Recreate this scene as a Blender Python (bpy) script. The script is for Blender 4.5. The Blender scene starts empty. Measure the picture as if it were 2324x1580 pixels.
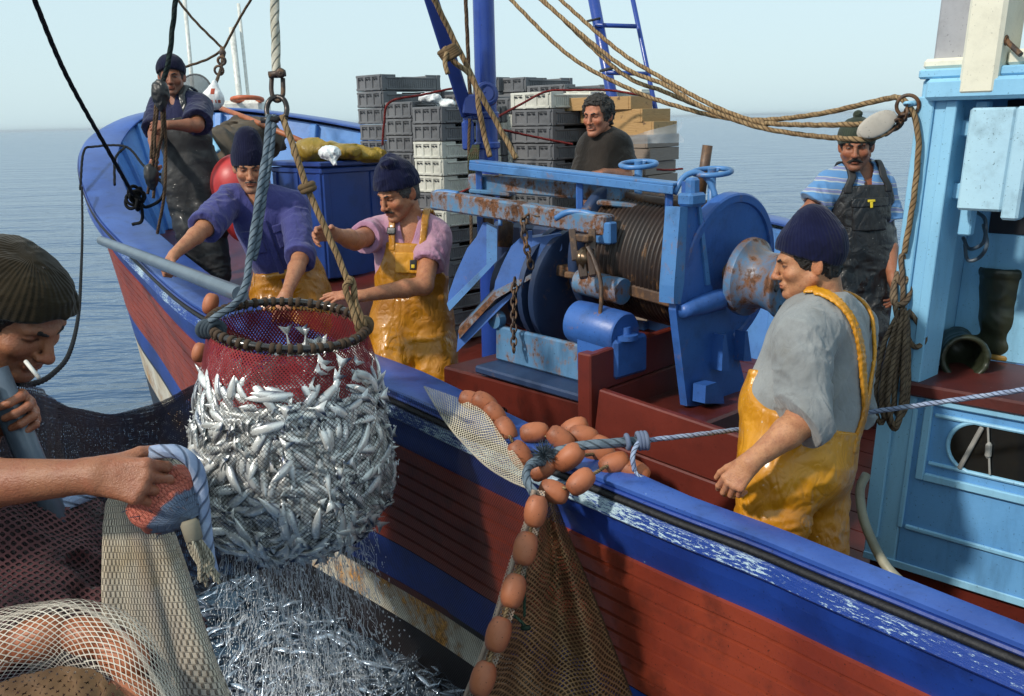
import bpy, math, random
import numpy as np
from mathutils import Vector, Matrix
R = math.radians
scene = bpy.context.scene
COL = scene.collection
# ------------------------------------------------------------------ camera
H = 2.45                      # eye above the sea
F35 = 35.0
FPX = 2324 * F35 / 36.0
PITCH, ROLL = 12.9, 1.27
_f = np.array([0, math.cos(R(PITCH)), -math.sin(R(PITCH))])
_r0 = np.array([1.0, 0, 0]); _u0 = np.array([0, math.sin(R(PITCH)), math.cos(R(PITCH))])
_r = _r0 * math.cos(R(ROLL)) - _u0 * math.sin(R(ROLL))
_u = _u0 * math.cos(R(ROLL)) + _r0 * math.sin(R(ROLL))
CAM = np.array([0, 0, H])
cam_d = bpy.data.cameras.new('camera'); cam = bpy.data.objects.new('camera', cam_d); COL.objects.link(cam)
cam_d.lens = F35; cam_d.sensor_width = 36; cam_d.clip_start = .05; cam_d.clip_end = 20000
cam.matrix_world = Matrix(((_r[0], _u[0], -_f[0], 0), (_r[1], _u[1], -_f[1], 0), (_r[2], _u[2], -_f[2], H), (0, 0, 0, 1)))
scene.camera = cam

def P(x, y, d):
    """a point seen at (x, y) of the 2324 x 1580 photograph, d metres along the view axis"""
    return CAM + d * (_f + (x - 1162) / FPX * _r - (y - 790) / FPX * _u)
def Pz(x, y, z):
    v = _f + (x - 1162) / FPX * _r - (y - 790) / FPX * _u
    return CAM + v * ((z - H) / v[2])
def PP(lst):
    return [P(*q) for q in lst]
# ------------------------------------------------------------------ light
SUN_EL, SUN_AZ = 37.0, -126.0      # azimuth of the sun seen from above, 0 = view direction, negative = left
world = bpy.data.worlds.new('World'); scene.world = world; world.use_nodes = True
wn = world.node_tree; wn.nodes.clear()
wo = wn.nodes.new('ShaderNodeOutputWorld'); wb = wn.nodes.new('ShaderNodeBackground'); sk = wn.nodes.new('ShaderNodeTexSky')
sk.sky_type = 'NISHITA'; sk.sun_disc = False; sk.sun_elevation = R(SUN_EL); sk.sun_rotation = R(SUN_AZ)
sk.altitude = 0; sk.air_density = 1.0; sk.dust_density = 1.5; sk.ozone_density = 3.0
hs = wn.nodes.new('ShaderNodeHueSaturation'); hs.inputs['Saturation'].default_value = .8; hs.inputs['Value'].default_value = 1.0
wn.links.new(sk.outputs[0], hs.inputs['Color']); 
wm = wn.nodes.new('ShaderNodeMix'); wm.data_type = 'RGBA'; wm.inputs[0].default_value = .80          # thin sea haze over the whole sky
wm.inputs[7].default_value = (4.9, 6.3, 6.7, 1)
wn.links.new(hs.outputs[0], wm.inputs[6]); wn.links.new(wm.outputs[2], wb.inputs[0])
wb.inputs[1].default_value = .145
wn.links.new(wb.outputs[0], wo.inputs[0])
sun_d = bpy.data.lights.new('sun', 'SUN'); sun = bpy.data.objects.new('sun', sun_d); COL.objects.link(sun)
sun_d.energy = 3.2; sun_d.angle = R(3.5); sun_d.color = (1, .93, .82)
_sd = Vector((math.sin(R(SUN_AZ)) * math.cos(R(SUN_EL)), math.cos(R(SUN_AZ)) * math.cos(R(SUN_EL)), math.sin(R(SUN_EL))))
sun.rotation_euler = _sd.to_track_quat('Z', 'Y').to_euler(); sun.location = (-8, -6, 12)
scene.view_settings.view_transform = 'Standard'; scene.view_settings.look = 'None'
scene.view_settings.exposure = 0.0; scene.view_settings.gamma = 1
scene.render.engine = 'CYCLES'
scene.cycles.max_bounces = 8; scene.cycles.transparent_max_bounces = 24; scene.cycles.use_denoising = True
scene.cycles.caustics_reflective = False; scene.cycles.caustics_refractive = False
rng = np.random.default_rng(7); random.seed(7)

# ------------------------------------------------------------------ objects
def mk(name, V, F, mats=None, parent=None, smooth=True, uv=None, col=None, mi=None, lab=None):
    """V (n,3) and F (list of faces or (m,4) array) as one mesh object"""
    V = np.asarray(V, np.float32); me = bpy.data.meshes.new(name)
    if isinstance(F, np.ndarray):
        m, k = F.shape
        me.vertices.add(len(V)); me.vertices.foreach_set('co', V.ravel())
        me.loops.add(m * k); me.loops.foreach_set('vertex_index', F.astype(np.int32).ravel())
        me.polygons.add(m); me.polygons.foreach_set('loop_start', np.arange(0, m * k, k, dtype=np.int32))
        me.polygons.foreach_set('loop_total', np.full(m, k, np.int32)); me.update(calc_edges=True)
    else:
        me.from_pydata(V.tolist(), [], F)
    me.polygons.foreach_set('use_smooth', np.full(len(me.polygons), bool(smooth)))
    if uv is not None:                              # per-vertex uv
        l = me.uv_layers.new(name='UVMap'); li = np.empty(len(me.loops), np.int32); me.loops.foreach_get('vertex_index', li)
        l.data.foreach_set('uv', np.asarray(uv, np.float32)[li].ravel())
    if col is not None:
        a = me.color_attributes.new('Col', 'FLOAT_COLOR', 'POINT')
        c = np.ones((len(V), 4), np.float32); c[:, :3] = col; a.data.foreach_set('color', c.ravel())
    if mats is not None:
        for m_ in (mats if isinstance(mats, (list, tuple)) else [mats]): me.materials.append(m_)
    if mi is not None: me.polygons.foreach_set('material_index', np.asarray(mi, np.int32))
    me.validate()
    o = bpy.data.objects.new(name, me); COL.objects.link(o)
    if parent is not None: o.parent = parent; o.matrix_parent_inverse = Matrix.Translation(-Vector(parent.location))
    if lab: o['label'] = lab
    return o
def thing(name, label, cat, loc=(0, 0, 0), group=None):
    o = bpy.data.objects.new(name, None); COL.objects.link(o); o.location = [float(c) for c in loc]; o.empty_display_size = .1
    o['label'] = label; o['category'] = cat
    if group: o['group'] = group
    return o
def tag(o, label=None, cat=None, group=None, kind=None):
    if label: o['label'] = label
    if cat: o['category'] = cat
    if group: o['group'] = group
    if kind: o['kind'] = kind
    return o
def nrm(v):
    v = np.asarray(v, float); n = np.linalg.norm(v); return v / (n if n > 1e-9 else 1)
def frame(fwd, up=(0, 0, 1)):
    """3x3 rows: right, forward, up"""
    f = nrm(fwd); r = np.cross(f, up)
    if np.linalg.norm(r) < 1e-4: r = np.cross(f, (1, 0, 0))
    r = nrm(r); return np.array([r, f, np.cross(r, f)])
def spline(pts, n=None, step=None):
    """Catmull-Rom through pts, resampled at even arc length"""
    p = np.asarray(pts, float)
    if len(p) == 2: q = p
    else:
        e = np.vstack([2 * p[0] - p[1], p, 2 * p[-1] - p[-2]]); q = []
        for i in range(len(p) - 1):
            a, b, c, d = e[i:i + 4]
            for t in np.linspace(0, 1, 16, endpoint=False):
                q.append(.5 * (2 * b + (c - a) * t + (2 * a - 5 * b + 4 * c - d) * t * t + (3 * b - a - 3 * c + d) * t ** 3))
        q.append(p[-1]); q = np.array(q)
    s = np.r_[0, np.cumsum(np.linalg.norm(np.diff(q, axis=0), axis=1))]
    if n is None: n = max(2, int(math.ceil(s[-1] / step)) + 1)
    t = np.linspace(0, s[-1], n)
    return np.stack([np.interp(t, s, q[:, k]) for k in range(q.shape[1])], 1)
def frames(path):
    T = np.gradient(path, axis=0); T /= np.linalg.norm(T, axis=1)[:, None] + 1e-12
    a = np.cross(T[0], (0, 0, 1.0))
    if np.linalg.norm(a) < .1: a = np.cross(T[0], (1.0, 0, 0))
    A = [nrm(a)]
    for i in range(1, len(T)):
        v = A[-1] - T[i] * np.dot(A[-1], T[i]); A.append(nrm(v))
    A = np.array(A); return T, A, np.cross(T, A)
class MB:
    """collects shapes into one mesh"""
    def __init__(s): s.V = []; s.F = []; s.M = []; s.UV = []; s.n = 0
    def add(s, V, F, m=0, uv=None):
        V = np.asarray(V, float); s.V.append(V); s.F += [tuple(int(i) + s.n for i in f) for f in F]; s.M += [m] * len(F)
        s.UV.append(np.zeros((len(V), 2)) if uv is None else np.asarray(uv, float)); s.n += len(V); return s
    def box(s, c, size, rot=None, b=.006, m=0, taper=1.0):
        """chamfered box; rot rows = local axes"""
        hx, hy, hz = [max(q / 2, 1e-4) for q in size]; b = min(b, hx * .9, hy * .9, hz * .9)
        V = []; idx = {}
        for sx in (-1, 1):
            for sy in (-1, 1):
                for sz in (-1, 1):
                    for k in range(3):
                        p = [sx * (hx - b), sy * (hy - b), sz * (hz - b)]; p[k] = (sx, sy, sz)[k] * (hx, hy, hz)[k]
                        idx[sx, sy, sz, k] = len(V); V.append(p)
        F = []
        for k in range(3):
            for q in (-1, 1):
                a, b_ = [j for j in range(3) if j != k]; r = []
                for u, v in ((-1, -1), (1, -1), (1, 1), (-1, 1)):
                    t = [0, 0, 0]; t[k] = q; t[a] = u; t[b_] = v; r.append(idx[t[0], t[1], t[2], k])
                F.append(r)
        for k in range(3):
            a, b_ = [j for j in range(3) if j != k]
            for u in (-1, 1):
                for v in (-1, 1):
                    t = [0, 0, 0]; t[a] = u; t[b_] = v; r = []
                    for e, kk in ((-1, a), (1, a), (1, b_), (-1, b_)):
                        t[k] = e; r.append(idx[t[0], t[1], t[2], kk])
                    F.append(r)
        for sx in (-1, 1):
            for sy in (-1, 1):
                for sz in (-1, 1): F.append([idx[sx, sy, sz, k] for k in range(3)])
        V = np.array(V)
        F2 = []
        for f in F:
            c0 = V[list(f)].mean(0); nn = np.cross(V[f[1]] - V[f[0]], V[f[2]] - V[f[0]])
            F2.append(list(f) if np.dot(nn, c0) > 0 else list(f)[::-1])
        if taper != 1.0:
            k = 1 + (taper - 1) * (V[:, 2] + hz) / (2 * hz); V[:, 0] *= k; V[:, 1] *= k
        if rot is not None: V = V @ np.asarray(rot)
        return s.add(V + np.asarray(c, float), F2, m)
    def bar(s, a, b, w, h, up=(0, 0, 1), bev=.006, m=0):
        a = np.asarray(a, float); b = np.asarray(b, float); fr = frame(b - a, up)
        return s.box((a + b) / 2, (w, np.linalg.norm(b - a), h), fr, bev, m)
    def tube(s, path, r, n=10, cap=True, m=0, uvs=1.0):
        p = np.asarray(path, float); T, A, B = frames(p); rr = np.broadcast_to(np.asarray(r, float), (len(p),))
        ph = np.linspace(0, 2 * math.pi, n, endpoint=False)
        V = (p[:, None] + rr[:, None, None] * (np.cos(ph)[None, :, None] * A[:, None] + np.sin(ph)[None, :, None] * B[:, None])).reshape(-1, 3)
        L = np.r_[0, np.cumsum(np.linalg.norm(np.diff(p, axis=0), axis=1))]
        uv = np.stack([np.repeat(L, n), np.tile(ph / (2 * math.pi), len(p))], 1)
        F = [(i * n + j, i * n + (j + 1) % n, (i + 1) * n + (j + 1) % n, (i + 1) * n + j) for i in range(len(p) - 1) for j in range(n)]
        if cap: F += [tuple(range(n))[::-1], tuple((len(p) - 1) * n + j for j in range(n))]
        return s.add(V, F, m, uv)
    def rope(s, path, r, twist=None, lobes=3, n=12, m=0, step=None):
        """laid rope: a lobed section turning along the path"""
        p = spline(path, step=step or max(r * .7, .006)); T, A, B = frames(p)
        L = np.r_[0, np.cumsum(np.linalg.norm(np.diff(p, axis=0), axis=1))]
        tw = 2 * math.pi / (r * 9) if twist is None else twist
        ph = np.linspace(0, 2 * math.pi, n + 1)
        k = r * (.80 + .25 * np.abs(np.cos((lobes * (ph[None] - L[:, None] * tw / lobes * 1.0)) / 2 * 1.0)))
        V = (p[:, None] + k[..., None] * (np.cos(ph)[None, :, None] * A[:, None] + np.sin(ph)[None, :, None] * B[:, None])).reshape(-1, 3)
        n += 1
        F = [(i * n + j, i * n + j + 1, (i + 1) * n + j + 1, (i + 1) * n + j) for i in range(len(p) - 1) for j in range(n - 1)]
        F += [tuple(range(n - 1))[::-1], tuple((len(p) - 1) * n + j for j in range(n - 1))]
        uv = np.stack([np.repeat(L / r, n), np.tile(ph / (2 * math.pi), len(p))], 1)
        return s.add(V, F, m, uv)
    def lathe(s, prof, o, ax, n=24, m=0, close=True):
        """prof: (along, radius)"""
        fr = frame(ax); o = np.asarray(o, float); ph = np.linspace(0, 2 * math.pi, n, endpoint=False)
        V = []; 
        for a, r in prof: V += [o + fr[1] * a + r * (math.cos(q) * fr[0] + math.sin(q) * fr[2]) for q in ph]
        k = len(prof)
        F = [(i * n + j, (i + 1) * n + j, (i + 1) * n + (j + 1) % n, i * n + (j + 1) % n) for i in range(k - 1) for j in range(n)]
        if close: F += [tuple(range(n)), tuple((k - 1) * n + j for j in range(n))[::-1]]
        return s.add(V, F, m)
    def prism(s, poly, o, ax, ay, th, m=0):
        """outline poly (2-D) in the plane ax, ay through o, th thick along ax x ay"""
        ax, ay = nrm(ax), np.asarray(ay, float); ay = nrm(ay - ax * np.dot(ax, ay)); az = np.cross(ax, ay); o = np.asarray(o, float)
        a = [o + ax * u + ay * v - az * th / 2 for u, v in poly]; b = [q + az * th for q in a]; k = len(poly)
        ar = sum(poly[i][0] * poly[(i + 1) % k][1] - poly[(i + 1) % k][0] * poly[i][1] for i in range(k))
        F = [tuple(range(k))[::-1], tuple(range(k, 2 * k))] + [(i, (i + 1) % k, k + (i + 1) % k, k + i) for i in range(k)]
        if ar < 0: F = [f[::-1] for f in F]
        return s.add(a + b, F, m)
    def ring(s, c, ax, Rr, r, n=28, k=8, m=0, ey=1.0):
        fr = frame(ax); ph = np.linspace(0, 2 * math.pi, n, endpoint=False); c = np.asarray(c, float)
        V = []; 
        for q in ph:
            d = math.cos(q) * fr[0] + math.sin(q) * fr[2]; o = c + Rr * (math.cos(q) * fr[0] + ey * math.sin(q) * fr[2])
            V += [o + r * (math.cos(t) * d + math.sin(t) * fr[1]) for t in np.linspace(0, 2 * math.pi, k, endpoint=False)]
        F = [(i * k + j, i * k + (j + 1) % k, ((i + 1) % n) * k + (j + 1) % k, ((i + 1) % n) * k + j) for i in range(n) for j in range(k)]
        return s.add(V, F, m)
    def grid(s, G, m=0, uv=None, flip=False):
        a, b = G.shape[:2]; V = G.reshape(-1, 3)
        F = [(i * b + j, i * b + j + 1, (i + 1) * b + j + 1, (i + 1) * b + j) for i in range(a - 1) for j in range(b - 1)]
        if flip: F = [f[::-1] for f in F]
        return s.add(V, F, m, None if uv is None else uv.reshape(-1, 2))
    def chain(s, path, r, link, m=0):
        p = spline(path, step=link * .72); T, A, B = frames(p)
        for i in range(len(p)):
            a = A[i] if i % 2 else B[i]; ph = np.linspace(0, 2 * math.pi, 13)[:-1]
            q = np.array([p[i] + T[i] * math.cos(t) * link * .5 + a * math.sin(t) * link * .3 for t in ph]); q = np.vstack([q, q[:1]])
            s.tube(q, r, 6, False, m)
        return s
    def build(s, name, mats, parent=None, smooth=False, lab=None):
        o = mk(name, np.vstack(s.V), s.F, mats, parent, smooth, np.vstack(s.UV), None, s.M, lab)
        return o
def hsm(o, ang=35):
    """smooth shading with sharp edges kept"""
    me = o.data; me.polygons.foreach_set('use_smooth', np.ones(len(me.polygons), bool))
    try: me.set_sharp_from_angle(angle=R(ang))
    except Exception: pass
    return o
# ------------------------------------------------------------------ materials
class NT:
    def __init__(s, name):
        s.m = bpy.data.materials.new(name); s.m.use_nodes = True; s.t = s.m.node_tree; s.t.nodes.clear()
        s.out = s.n('ShaderNodeOutputMaterial'); s._uv = None
    def n(s, t, **k):
        q = s.t.nodes.new(t)
        for a, b in k.items(): setattr(q, a, b)
        return q
    def l(s, a, b): s.t.links.new(a, b)
    def set(s, sock, v):
        if hasattr(v, 'is_output') or isinstance(v, bpy.types.NodeSocket): s.l(v, sock)
        elif isinstance(v, (tuple, list)) and len(v) == 3 and sock.type == 'RGBA': sock.default_value = (*v, 1)
        else: sock.default_value = v
    def co(s, kind='Object'):
        return s.n('ShaderNodeTexCoord').outputs[kind]
    def map(s, v, scale=(1, 1, 1), rot=(0, 0, 0)):
        q = s.n('ShaderNodeMapping'); s.l(v, q.inputs[0]); q.inputs['Scale'].default_value = scale; q.inputs['Rotation'].default_value = rot; return q.outputs[0]
    def noise(s, v, scale, detail=4, rough=.55, dist=0):
        q = s.n('ShaderNodeTexNoise'); s.l(v, q.inputs['Vector']); q.inputs['Scale'].default_value = scale
        q.inputs['Detail'].default_value = detail; q.inputs['Roughness'].default_value = rough; q.inputs['Distortion'].default_value = dist; return q.outputs[0]
    def ramp(s, f, a, b):
        q = s.n('ShaderNodeMapRange', interpolation_type='SMOOTHSTEP'); s.l(f, q.inputs[0]); q.inputs[1].default_value = a; q.inputs[2].default_value = b; return q.outputs[0]
    def mix(s, f, a, b, mode='MIX'):
        q = s.n('ShaderNodeMix', data_type='RGBA', blend_type=mode); s.set(q.inputs[0], f); s.set(q.inputs[6], a); s.set(q.inputs[7], b); return q.outputs[2]
    def math(s, op, a, b=0.0, c=None):
        q = s.n('ShaderNodeMath', operation=op); s.set(q.inputs[0], a); s.set(q.inputs[1], b)
        if c is not None: s.set(q.inputs[2], c)
        return q.outputs[0]
    def bump(s, h, strength=.3, dist=.01, prev=None):
        q = s.n('ShaderNodeBump'); s.l(h, q.inputs['Height']); q.inputs['Strength'].default_value = strength; q.inputs['Distance'].default_value = dist
        if prev is not None: s.l(prev, q.inputs['Normal'])
        return q.outputs[0]
    def bsdf(s, col, rough=.5, metal=0.0, normal=None, coat=0.0, sss=0.0, spec=.5, trans=0.0, sheen=0.0, alpha=None, ior=None):
        q = s.n('ShaderNodeBsdfPrincipled'); s.set(q.inputs['Base Color'], col); s.set(q.inputs['Roughness'], rough); s.set(q.inputs['Metallic'], metal)
        q.inputs['Specular IOR Level'].default_value = spec
        if coat: q.inputs['Coat Weight'].default_value = coat; q.inputs['Coat Roughness'].default_value = .12
        if sheen: q.inputs['Sheen Weight'].default_value = sheen; q.inputs['Sheen Roughness'].default_value = .5
        if trans: q.inputs['Transmission Weight'].default_value = trans
        if ior: q.inputs['IOR'].default_value = ior
        if sss: q.inputs['Subsurface Weight'].default_value = sss; q.inputs['Subsurface Radius'].default_value = (.012, .005, .003); q.inputs['Subsurface Scale'].default_value = 1
        if normal is not None: s.l(normal, q.inputs['Normal'])
        s.l(q.outputs[0], s.out.inputs[0])
        if alpha is not None:
            t = s.n('ShaderNodeBsdfTransparent'); x = s.n('ShaderNodeMixShader'); s.set(x.inputs[0], alpha); s.l(t.outputs[0], x.inputs[1]); s.l(q.outputs[0], x.inputs[2]); s.l(x.outputs[0], s.out.inputs[0])
        return s.m
def paint(name, c, c2=None, rust=0.0, rough=.42, grime=.25, rustc=(.09, .035, .014), rs=14, chip=None, chipa=0.0, bmp=.25, drip=False):
    """brushed oil paint: uneven colour, dark specks, rust eating through, dents"""
    t = NT(name); v = t.co(); c2 = c2 or tuple(q * .72 for q in c)
    col = t.mix(t.ramp(t.noise(v, 2.2, 5), .38, .66), c, c2)
    g = t.noise(t.map(v, (1, 1, .22)) if drip else v, 9, 7, .65)
    col = t.mix(t.math('MULTIPLY', t.ramp(g, .47, .74), grime), col, tuple(q * .25 + .004 for q in c))
    sp = t.noise(v, 120, 2, .5); col = t.mix(t.math('MULTIPLY', t.ramp(sp, .66, .74), min(1, grime * 1.6)), col, tuple(q * .2 for q in c))
    hgt = t.math('ADD', t.math('MULTIPLY', t.noise(v, 6, 3), .7), t.math('MULTIPLY', t.noise(v, 60, 4), .22)); ro = rough
    if chip is not None:
        k = t.ramp(t.noise(v, 34, 6, .7), .70 - chipa * .2, .735 - chipa * .2); col = t.mix(k, col, chip)
    if rust > 0:
        n = t.math('ADD', t.math('MULTIPLY', t.noise(v, rs, 9, .68), .75), t.math('MULTIPLY', t.noise(v, rs * .22, 3), .25))
        n = t.math('ADD', t.math('MULTIPLY', n, .72), t.math('MULTIPLY', t.noise(t.map(v, (1, 1, .45)), rs * 4.5, 6, .7), .28)); th = .66 - .22 * rust
        halo = t.ramp(n, th - .06, th + .03); col = t.mix(t.math('MULTIPLY', halo, .6), col, (.24, .12, .045))
        k = t.ramp(n, th, th + .06); rc = t.mix(t.ramp(t.noise(v, 48, 6, .7), .35, .65), tuple(q * .6 for q in rustc), tuple(q * 2.2 for q in rustc)); col = t.mix(k, col, rc)
        hgt = t.math('SUBTRACT', hgt, t.math('MULTIPLY', k, .35)); ro = t.math('ADD', t.math('MULTIPLY', k, .4), rough)
    return t.bsdf(col, ro, 0, t.bump(hgt, bmp, .012))
def cloth(name, c, c2=None, rough=.85, scale=8, weave=900, bmp=.25, sheen=.2, blot=None):
    t = NT(name); v = t.co(); c2 = c2 or tuple(q * .78 for q in c)
    col = t.mix(t.ramp(t.noise(v, scale, 5), .35, .65), c, c2)
    if blot: col = t.mix(t.math('MULTIPLY', t.ramp(t.noise(v, 5, 4, .6), .5, .72), .75), col, blot)
    col = t.mix(t.math('MULTIPLY', t.noise(v, 160, 3), .45), col, tuple(q * .55 for q in c))
    def rid(sc, d=.8): return t.ramp(t.math('ABSOLUTE', t.math('SUBTRACT', t.noise(t.map(v, (1, 1, .55)), sc, 2, .5, d), .5)), .0, .13)
    cr = t.math('ADD', rid(9), t.math('MULTIPLY', rid(23), .5)); b1 = t.bump(cr, .28, .008)
    col = t.mix(t.math('MULTIPLY', t.ramp(t.noise(v, 3.1, 3), .55, .75), .35), col, tuple(q * .5 for q in c2))
    h = t.math('ADD', t.noise(v, 320, 2), t.math('MULTIPLY', t.noise(v, 38, 3), .8))
    return t.bsdf(col, rough, 0, t.bump(h, bmp, .004, b1), sheen=sheen, spec=.25)
def oilskin(name, c, c2, rough=.30, wr=1.0):
    t = NT(name); v = t.co()
    col = t.mix(t.ramp(t.noise(v, 3.2, 4), .35, .7), c, c2)
    col = t.mix(t.math('MULTIPLY', t.ramp(t.noise(v, 16, 6, .65), .55, .75), .35), col, tuple(q * .45 for q in c2))
    def rid(sc, d=.9, w=.12): return t.ramp(t.math('ABSOLUTE', t.math('SUBTRACT', t.noise(t.map(v, (1, 1, .6)), sc, 1, .5, d), .5)), .0, w)
    cr = t.math('ADD', t.math('ADD', rid(7), t.math('MULTIPLY', rid(16, 1.2), .6)), t.math('MULTIPLY', rid(37), .10))
    dirt = t.ramp(t.noise(v, 6, 6, .7), .56, .74); col = t.mix(t.math('MULTIPLY', dirt, .22), col, (.10, .06, .025)); sp = t.ramp(t.noise(v, 95, 2), .72, .77); col = t.mix(t.math('MULTIPLY', sp, .6), col, (.6, .6, .55))
    h = t.math('ADD', cr, t.math('MULTIPLY', t.noise(v, 90, 3), .10))
    return t.bsdf(col, t.math('ADD', t.math('MULTIPLY', t.ramp(t.noise(v, 9, 5), .3, .7), .35), rough - .06), 0, t.bump(h, .22 * wr, .016), coat=.12)
def ropemat(name, c, c2, s=1.0):
    """three strands; uv: length in radii, turn round the rope"""
    t = NT(name); u = t.co('UV'); v = t.co(); sp = t.n('ShaderNodeSeparateXYZ'); t.l(u, sp.inputs[0])
    ph = t.math('SUBTRACT', t.math('MULTIPLY', sp.outputs[1], 3.0), t.math('MULTIPLY', sp.outputs[0], .42 * s)); st = t.math('ABSOLUTE', t.math('SUBTRACT', t.math('FRACT', ph), .5))
    gr = t.ramp(st, .30, .5); col = t.mix(t.ramp(t.noise(v, 30, 4), .35, .65), c, c2)
    fib = t.noise(t.map(u, (.5, 40, 1)), 6, 3); col = t.mix(t.math('MULTIPLY', fib, .4), col, tuple(q * .45 for q in c2)); col = t.mix(t.math('MULTIPLY', gr, .8), col, tuple(q * .30 for q in c2))
    return t.bsdf(col, .85, 0, t.bump(t.math('SUBTRACT', t.math('MULTIPLY', fib, .3), gr), .9, .004), spec=.2)
def plain(name, c, rough=.5, metal=0.0, var=.25, bmp=.15, sc=12, coat=0.0, spec=.5, bs=60):
    t = NT(name); v = t.co(); col = t.mix(t.math('MULTIPLY', t.ramp(t.noise(v, sc, 5), .35, .7), var * 2), c, tuple(q * .45 for q in c))
    return t.bsdf(col, rough, metal, t.bump(t.noise(v, bs, 4), bmp, .006), coat=coat, spec=spec)
def netmat(name, c, c2, cell, thick, aspect=1.0, diag=True, rough=.7, warp=.25):
    """open netting: twine on the lines of a diamond or square mesh, nothing between; uv is in metres"""
    t = NT(name); uv = t.co('UV'); sp = t.n('ShaderNodeSeparateXYZ')
    wv = t.n('ShaderNodeTexNoise'); t.l(uv, wv.inputs['Vector']); wv.inputs['Scale'].default_value = 7; wv.inputs['Detail'].default_value = 2
    va = t.n('ShaderNodeVectorMath', operation='MULTIPLY_ADD'); t.l(wv.outputs[1], va.inputs[0]); va.inputs[1].default_value = (warp * cell * 4,) * 3; t.l(uv, va.inputs[2])
    t.l(va.outputs[0], sp.inputs[0]); x = t.math('DIVIDE', sp.outputs[0], cell); y = t.math('DIVIDE', sp.outputs[1], cell * aspect)
    if diag: a, b = t.math('ADD', x, y), t.math('SUBTRACT', x, y)
    else: a, b = x, y
    def tri(q): return t.math('ABSOLUTE', t.math('SUBTRACT', t.math('FRACT', q), .5))
    lo = t.math('MINIMUM', tri(a), tri(b)); al = t.math('LESS_THAN', lo, thick)
    kn = t.math('LESS_THAN', t.math('MAXIMUM', tri(a), tri(b)), thick * 1.7); al = t.math('MAXIMUM', al, kn)
    col = t.mix(t.ramp(t.noise(t.co(), 9, 4), .35, .65), c, c2)
    return t.bsdf(col, rough, 0, None, alpha=al, spec=.3)
def skin(name, seed=0, rough=.45):
    t = NT(name); a = t.n('ShaderNodeAttribute', attribute_name='Col'); v = t.co()
    m = t.noise(v, 28, 5, .6); col = t.mix(t.math('MULTIPLY', t.ramp(m, .38, .7), .42), a.outputs[0], (.27, .075, .04), 'MIX')
    col = t.mix(t.math('MULTIPLY', t.ramp(t.noise(v, 55, 4, .65), .5, .72), .35), col, (.20, .075, .04))
    col = t.mix(t.math('MULTIPLY', t.ramp(t.noise(v, 170, 3), .5, .75), .35), col, (.16, .05, .028))
    h = t.math('ADD', t.noise(v, 420, 3), t.math('MULTIPLY', t.noise(v, 90, 3), .9))
    return t.bsdf(col, rough, 0, t.bump(h, .38, .003, t.bump(t.ramp(t.math('ABSOLUTE', t.math('SUBTRACT', t.noise(t.map(v, (1, 1, 2.2)), 46, 2, .5, .8), .5)), 0, .12), .16, .003)), sss=.08, spec=.4)
# ================================================================== SEA
def sea():
    t = NT('sea_water'); v = t.co()
    w1 = t.noise(t.map(v, (.5, 1.3, 1), (0, 0, R(6))), .75, 3, .5, .4); w2 = t.noise(t.map(v, (.7, 1.7, 1), (0, 0, R(-10))), 2.9, 3, .5, .3)
    w3 = t.noise(t.map(v, (.6, 1.2, 1)), .28, 2)
    h = t.math('ADD', t.math('ADD', t.math('MULTIPLY', w1, .55), t.math('MULTIPLY', w2, .22)), t.math('MULTIPLY', w3, 1.2))
    m = t.bsdf((.030, .080, .175), .16, 0, t.bump(h, .75, .36), spec=.5, ior=1.33)
    n = 70; a = np.concatenate([-np.geomspace(9000, .5, n), [0], np.geomspace(.5, 9000, n)])
    X, Y = np.meshgrid(a, a, indexing='ij'); dd = np.hypot(X, Y)
    Z = (.035 * np.sin(X * .9 + .4 * Y) * np.sin(Y * .7 - .2 * X)) * np.exp(-dd / 60)
    b = MB(); b.grid(np.stack([X, Y, Z], -1))
    tag(b.build('sea', m, None, True), kind='structure')
sea()
# ================================================================== THE TRAWLER'S HULL
GW = [Pz(2324, 1470, 1.29), Pz(2041, 1356, 1.295), Pz(1863, 1285, 1.30), Pz(1720, 1226, 1.30), Pz(1507, 1147, 1.31), Pz(1200, 1024, 1.325), Pz(1035, 954, 1.345), Pz(866, 880, 1.38),
      Pz(640, 788, 1.45), Pz(440, 692, 1.56), P(310, 580, 6.6), P(232, 500, 7.3), P(199, 440, 7.75), P(182, 375, 8.25), P(192, 332, 8.7), P(222, 302, 9.1), P(285, 270, 9.4),
      P(360, 254, 9.6), P(463, 248, 9.7), P(605, 254, 9.6), P(817, 285, 9.25), P(1100, 345, 8.6), P(1450, 425, 7.5), P(1770, 498, 6.55), P(2200, 600, 5.9)]
d0 = nrm(GW[0] - GW[2]); d1 = nrm(GW[-1] - GW[-3])
GW = [GW[0] + d0 * 3.2, GW[0] + d0 * 1.5] + GW + [GW[-1] + d1 * 1.2, GW[-1] + d1 * 2.6]
GW = np.array(GW)
gun = spline(GW, n=260)
tan = np.gradient(gun, axis=0); tan[:, 2] = 0; tan /= np.linalg.norm(tan, axis=1)[:, None]
for _ in range(6): tan[1:-1] = (tan[:-2] + tan[1:-1] * 2 + tan[2:]) / 4; tan /= np.linalg.norm(tan, axis=1)[:, None]
out = np.stack([-tan[:, 1], tan[:, 0], 0 * tan[:, 0]], 1)         # tan runs astern->bow on starboard; outward is its left
STEM = Pz(452, 915, 0.0)
L = np.r_[0, np.cumsum(np.linalg.norm(np.diff(gun, axis=0), axis=1))]
i_st = int(np.argmin(gun[:, 0]))                                   # foremost-left point of the rail
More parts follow.
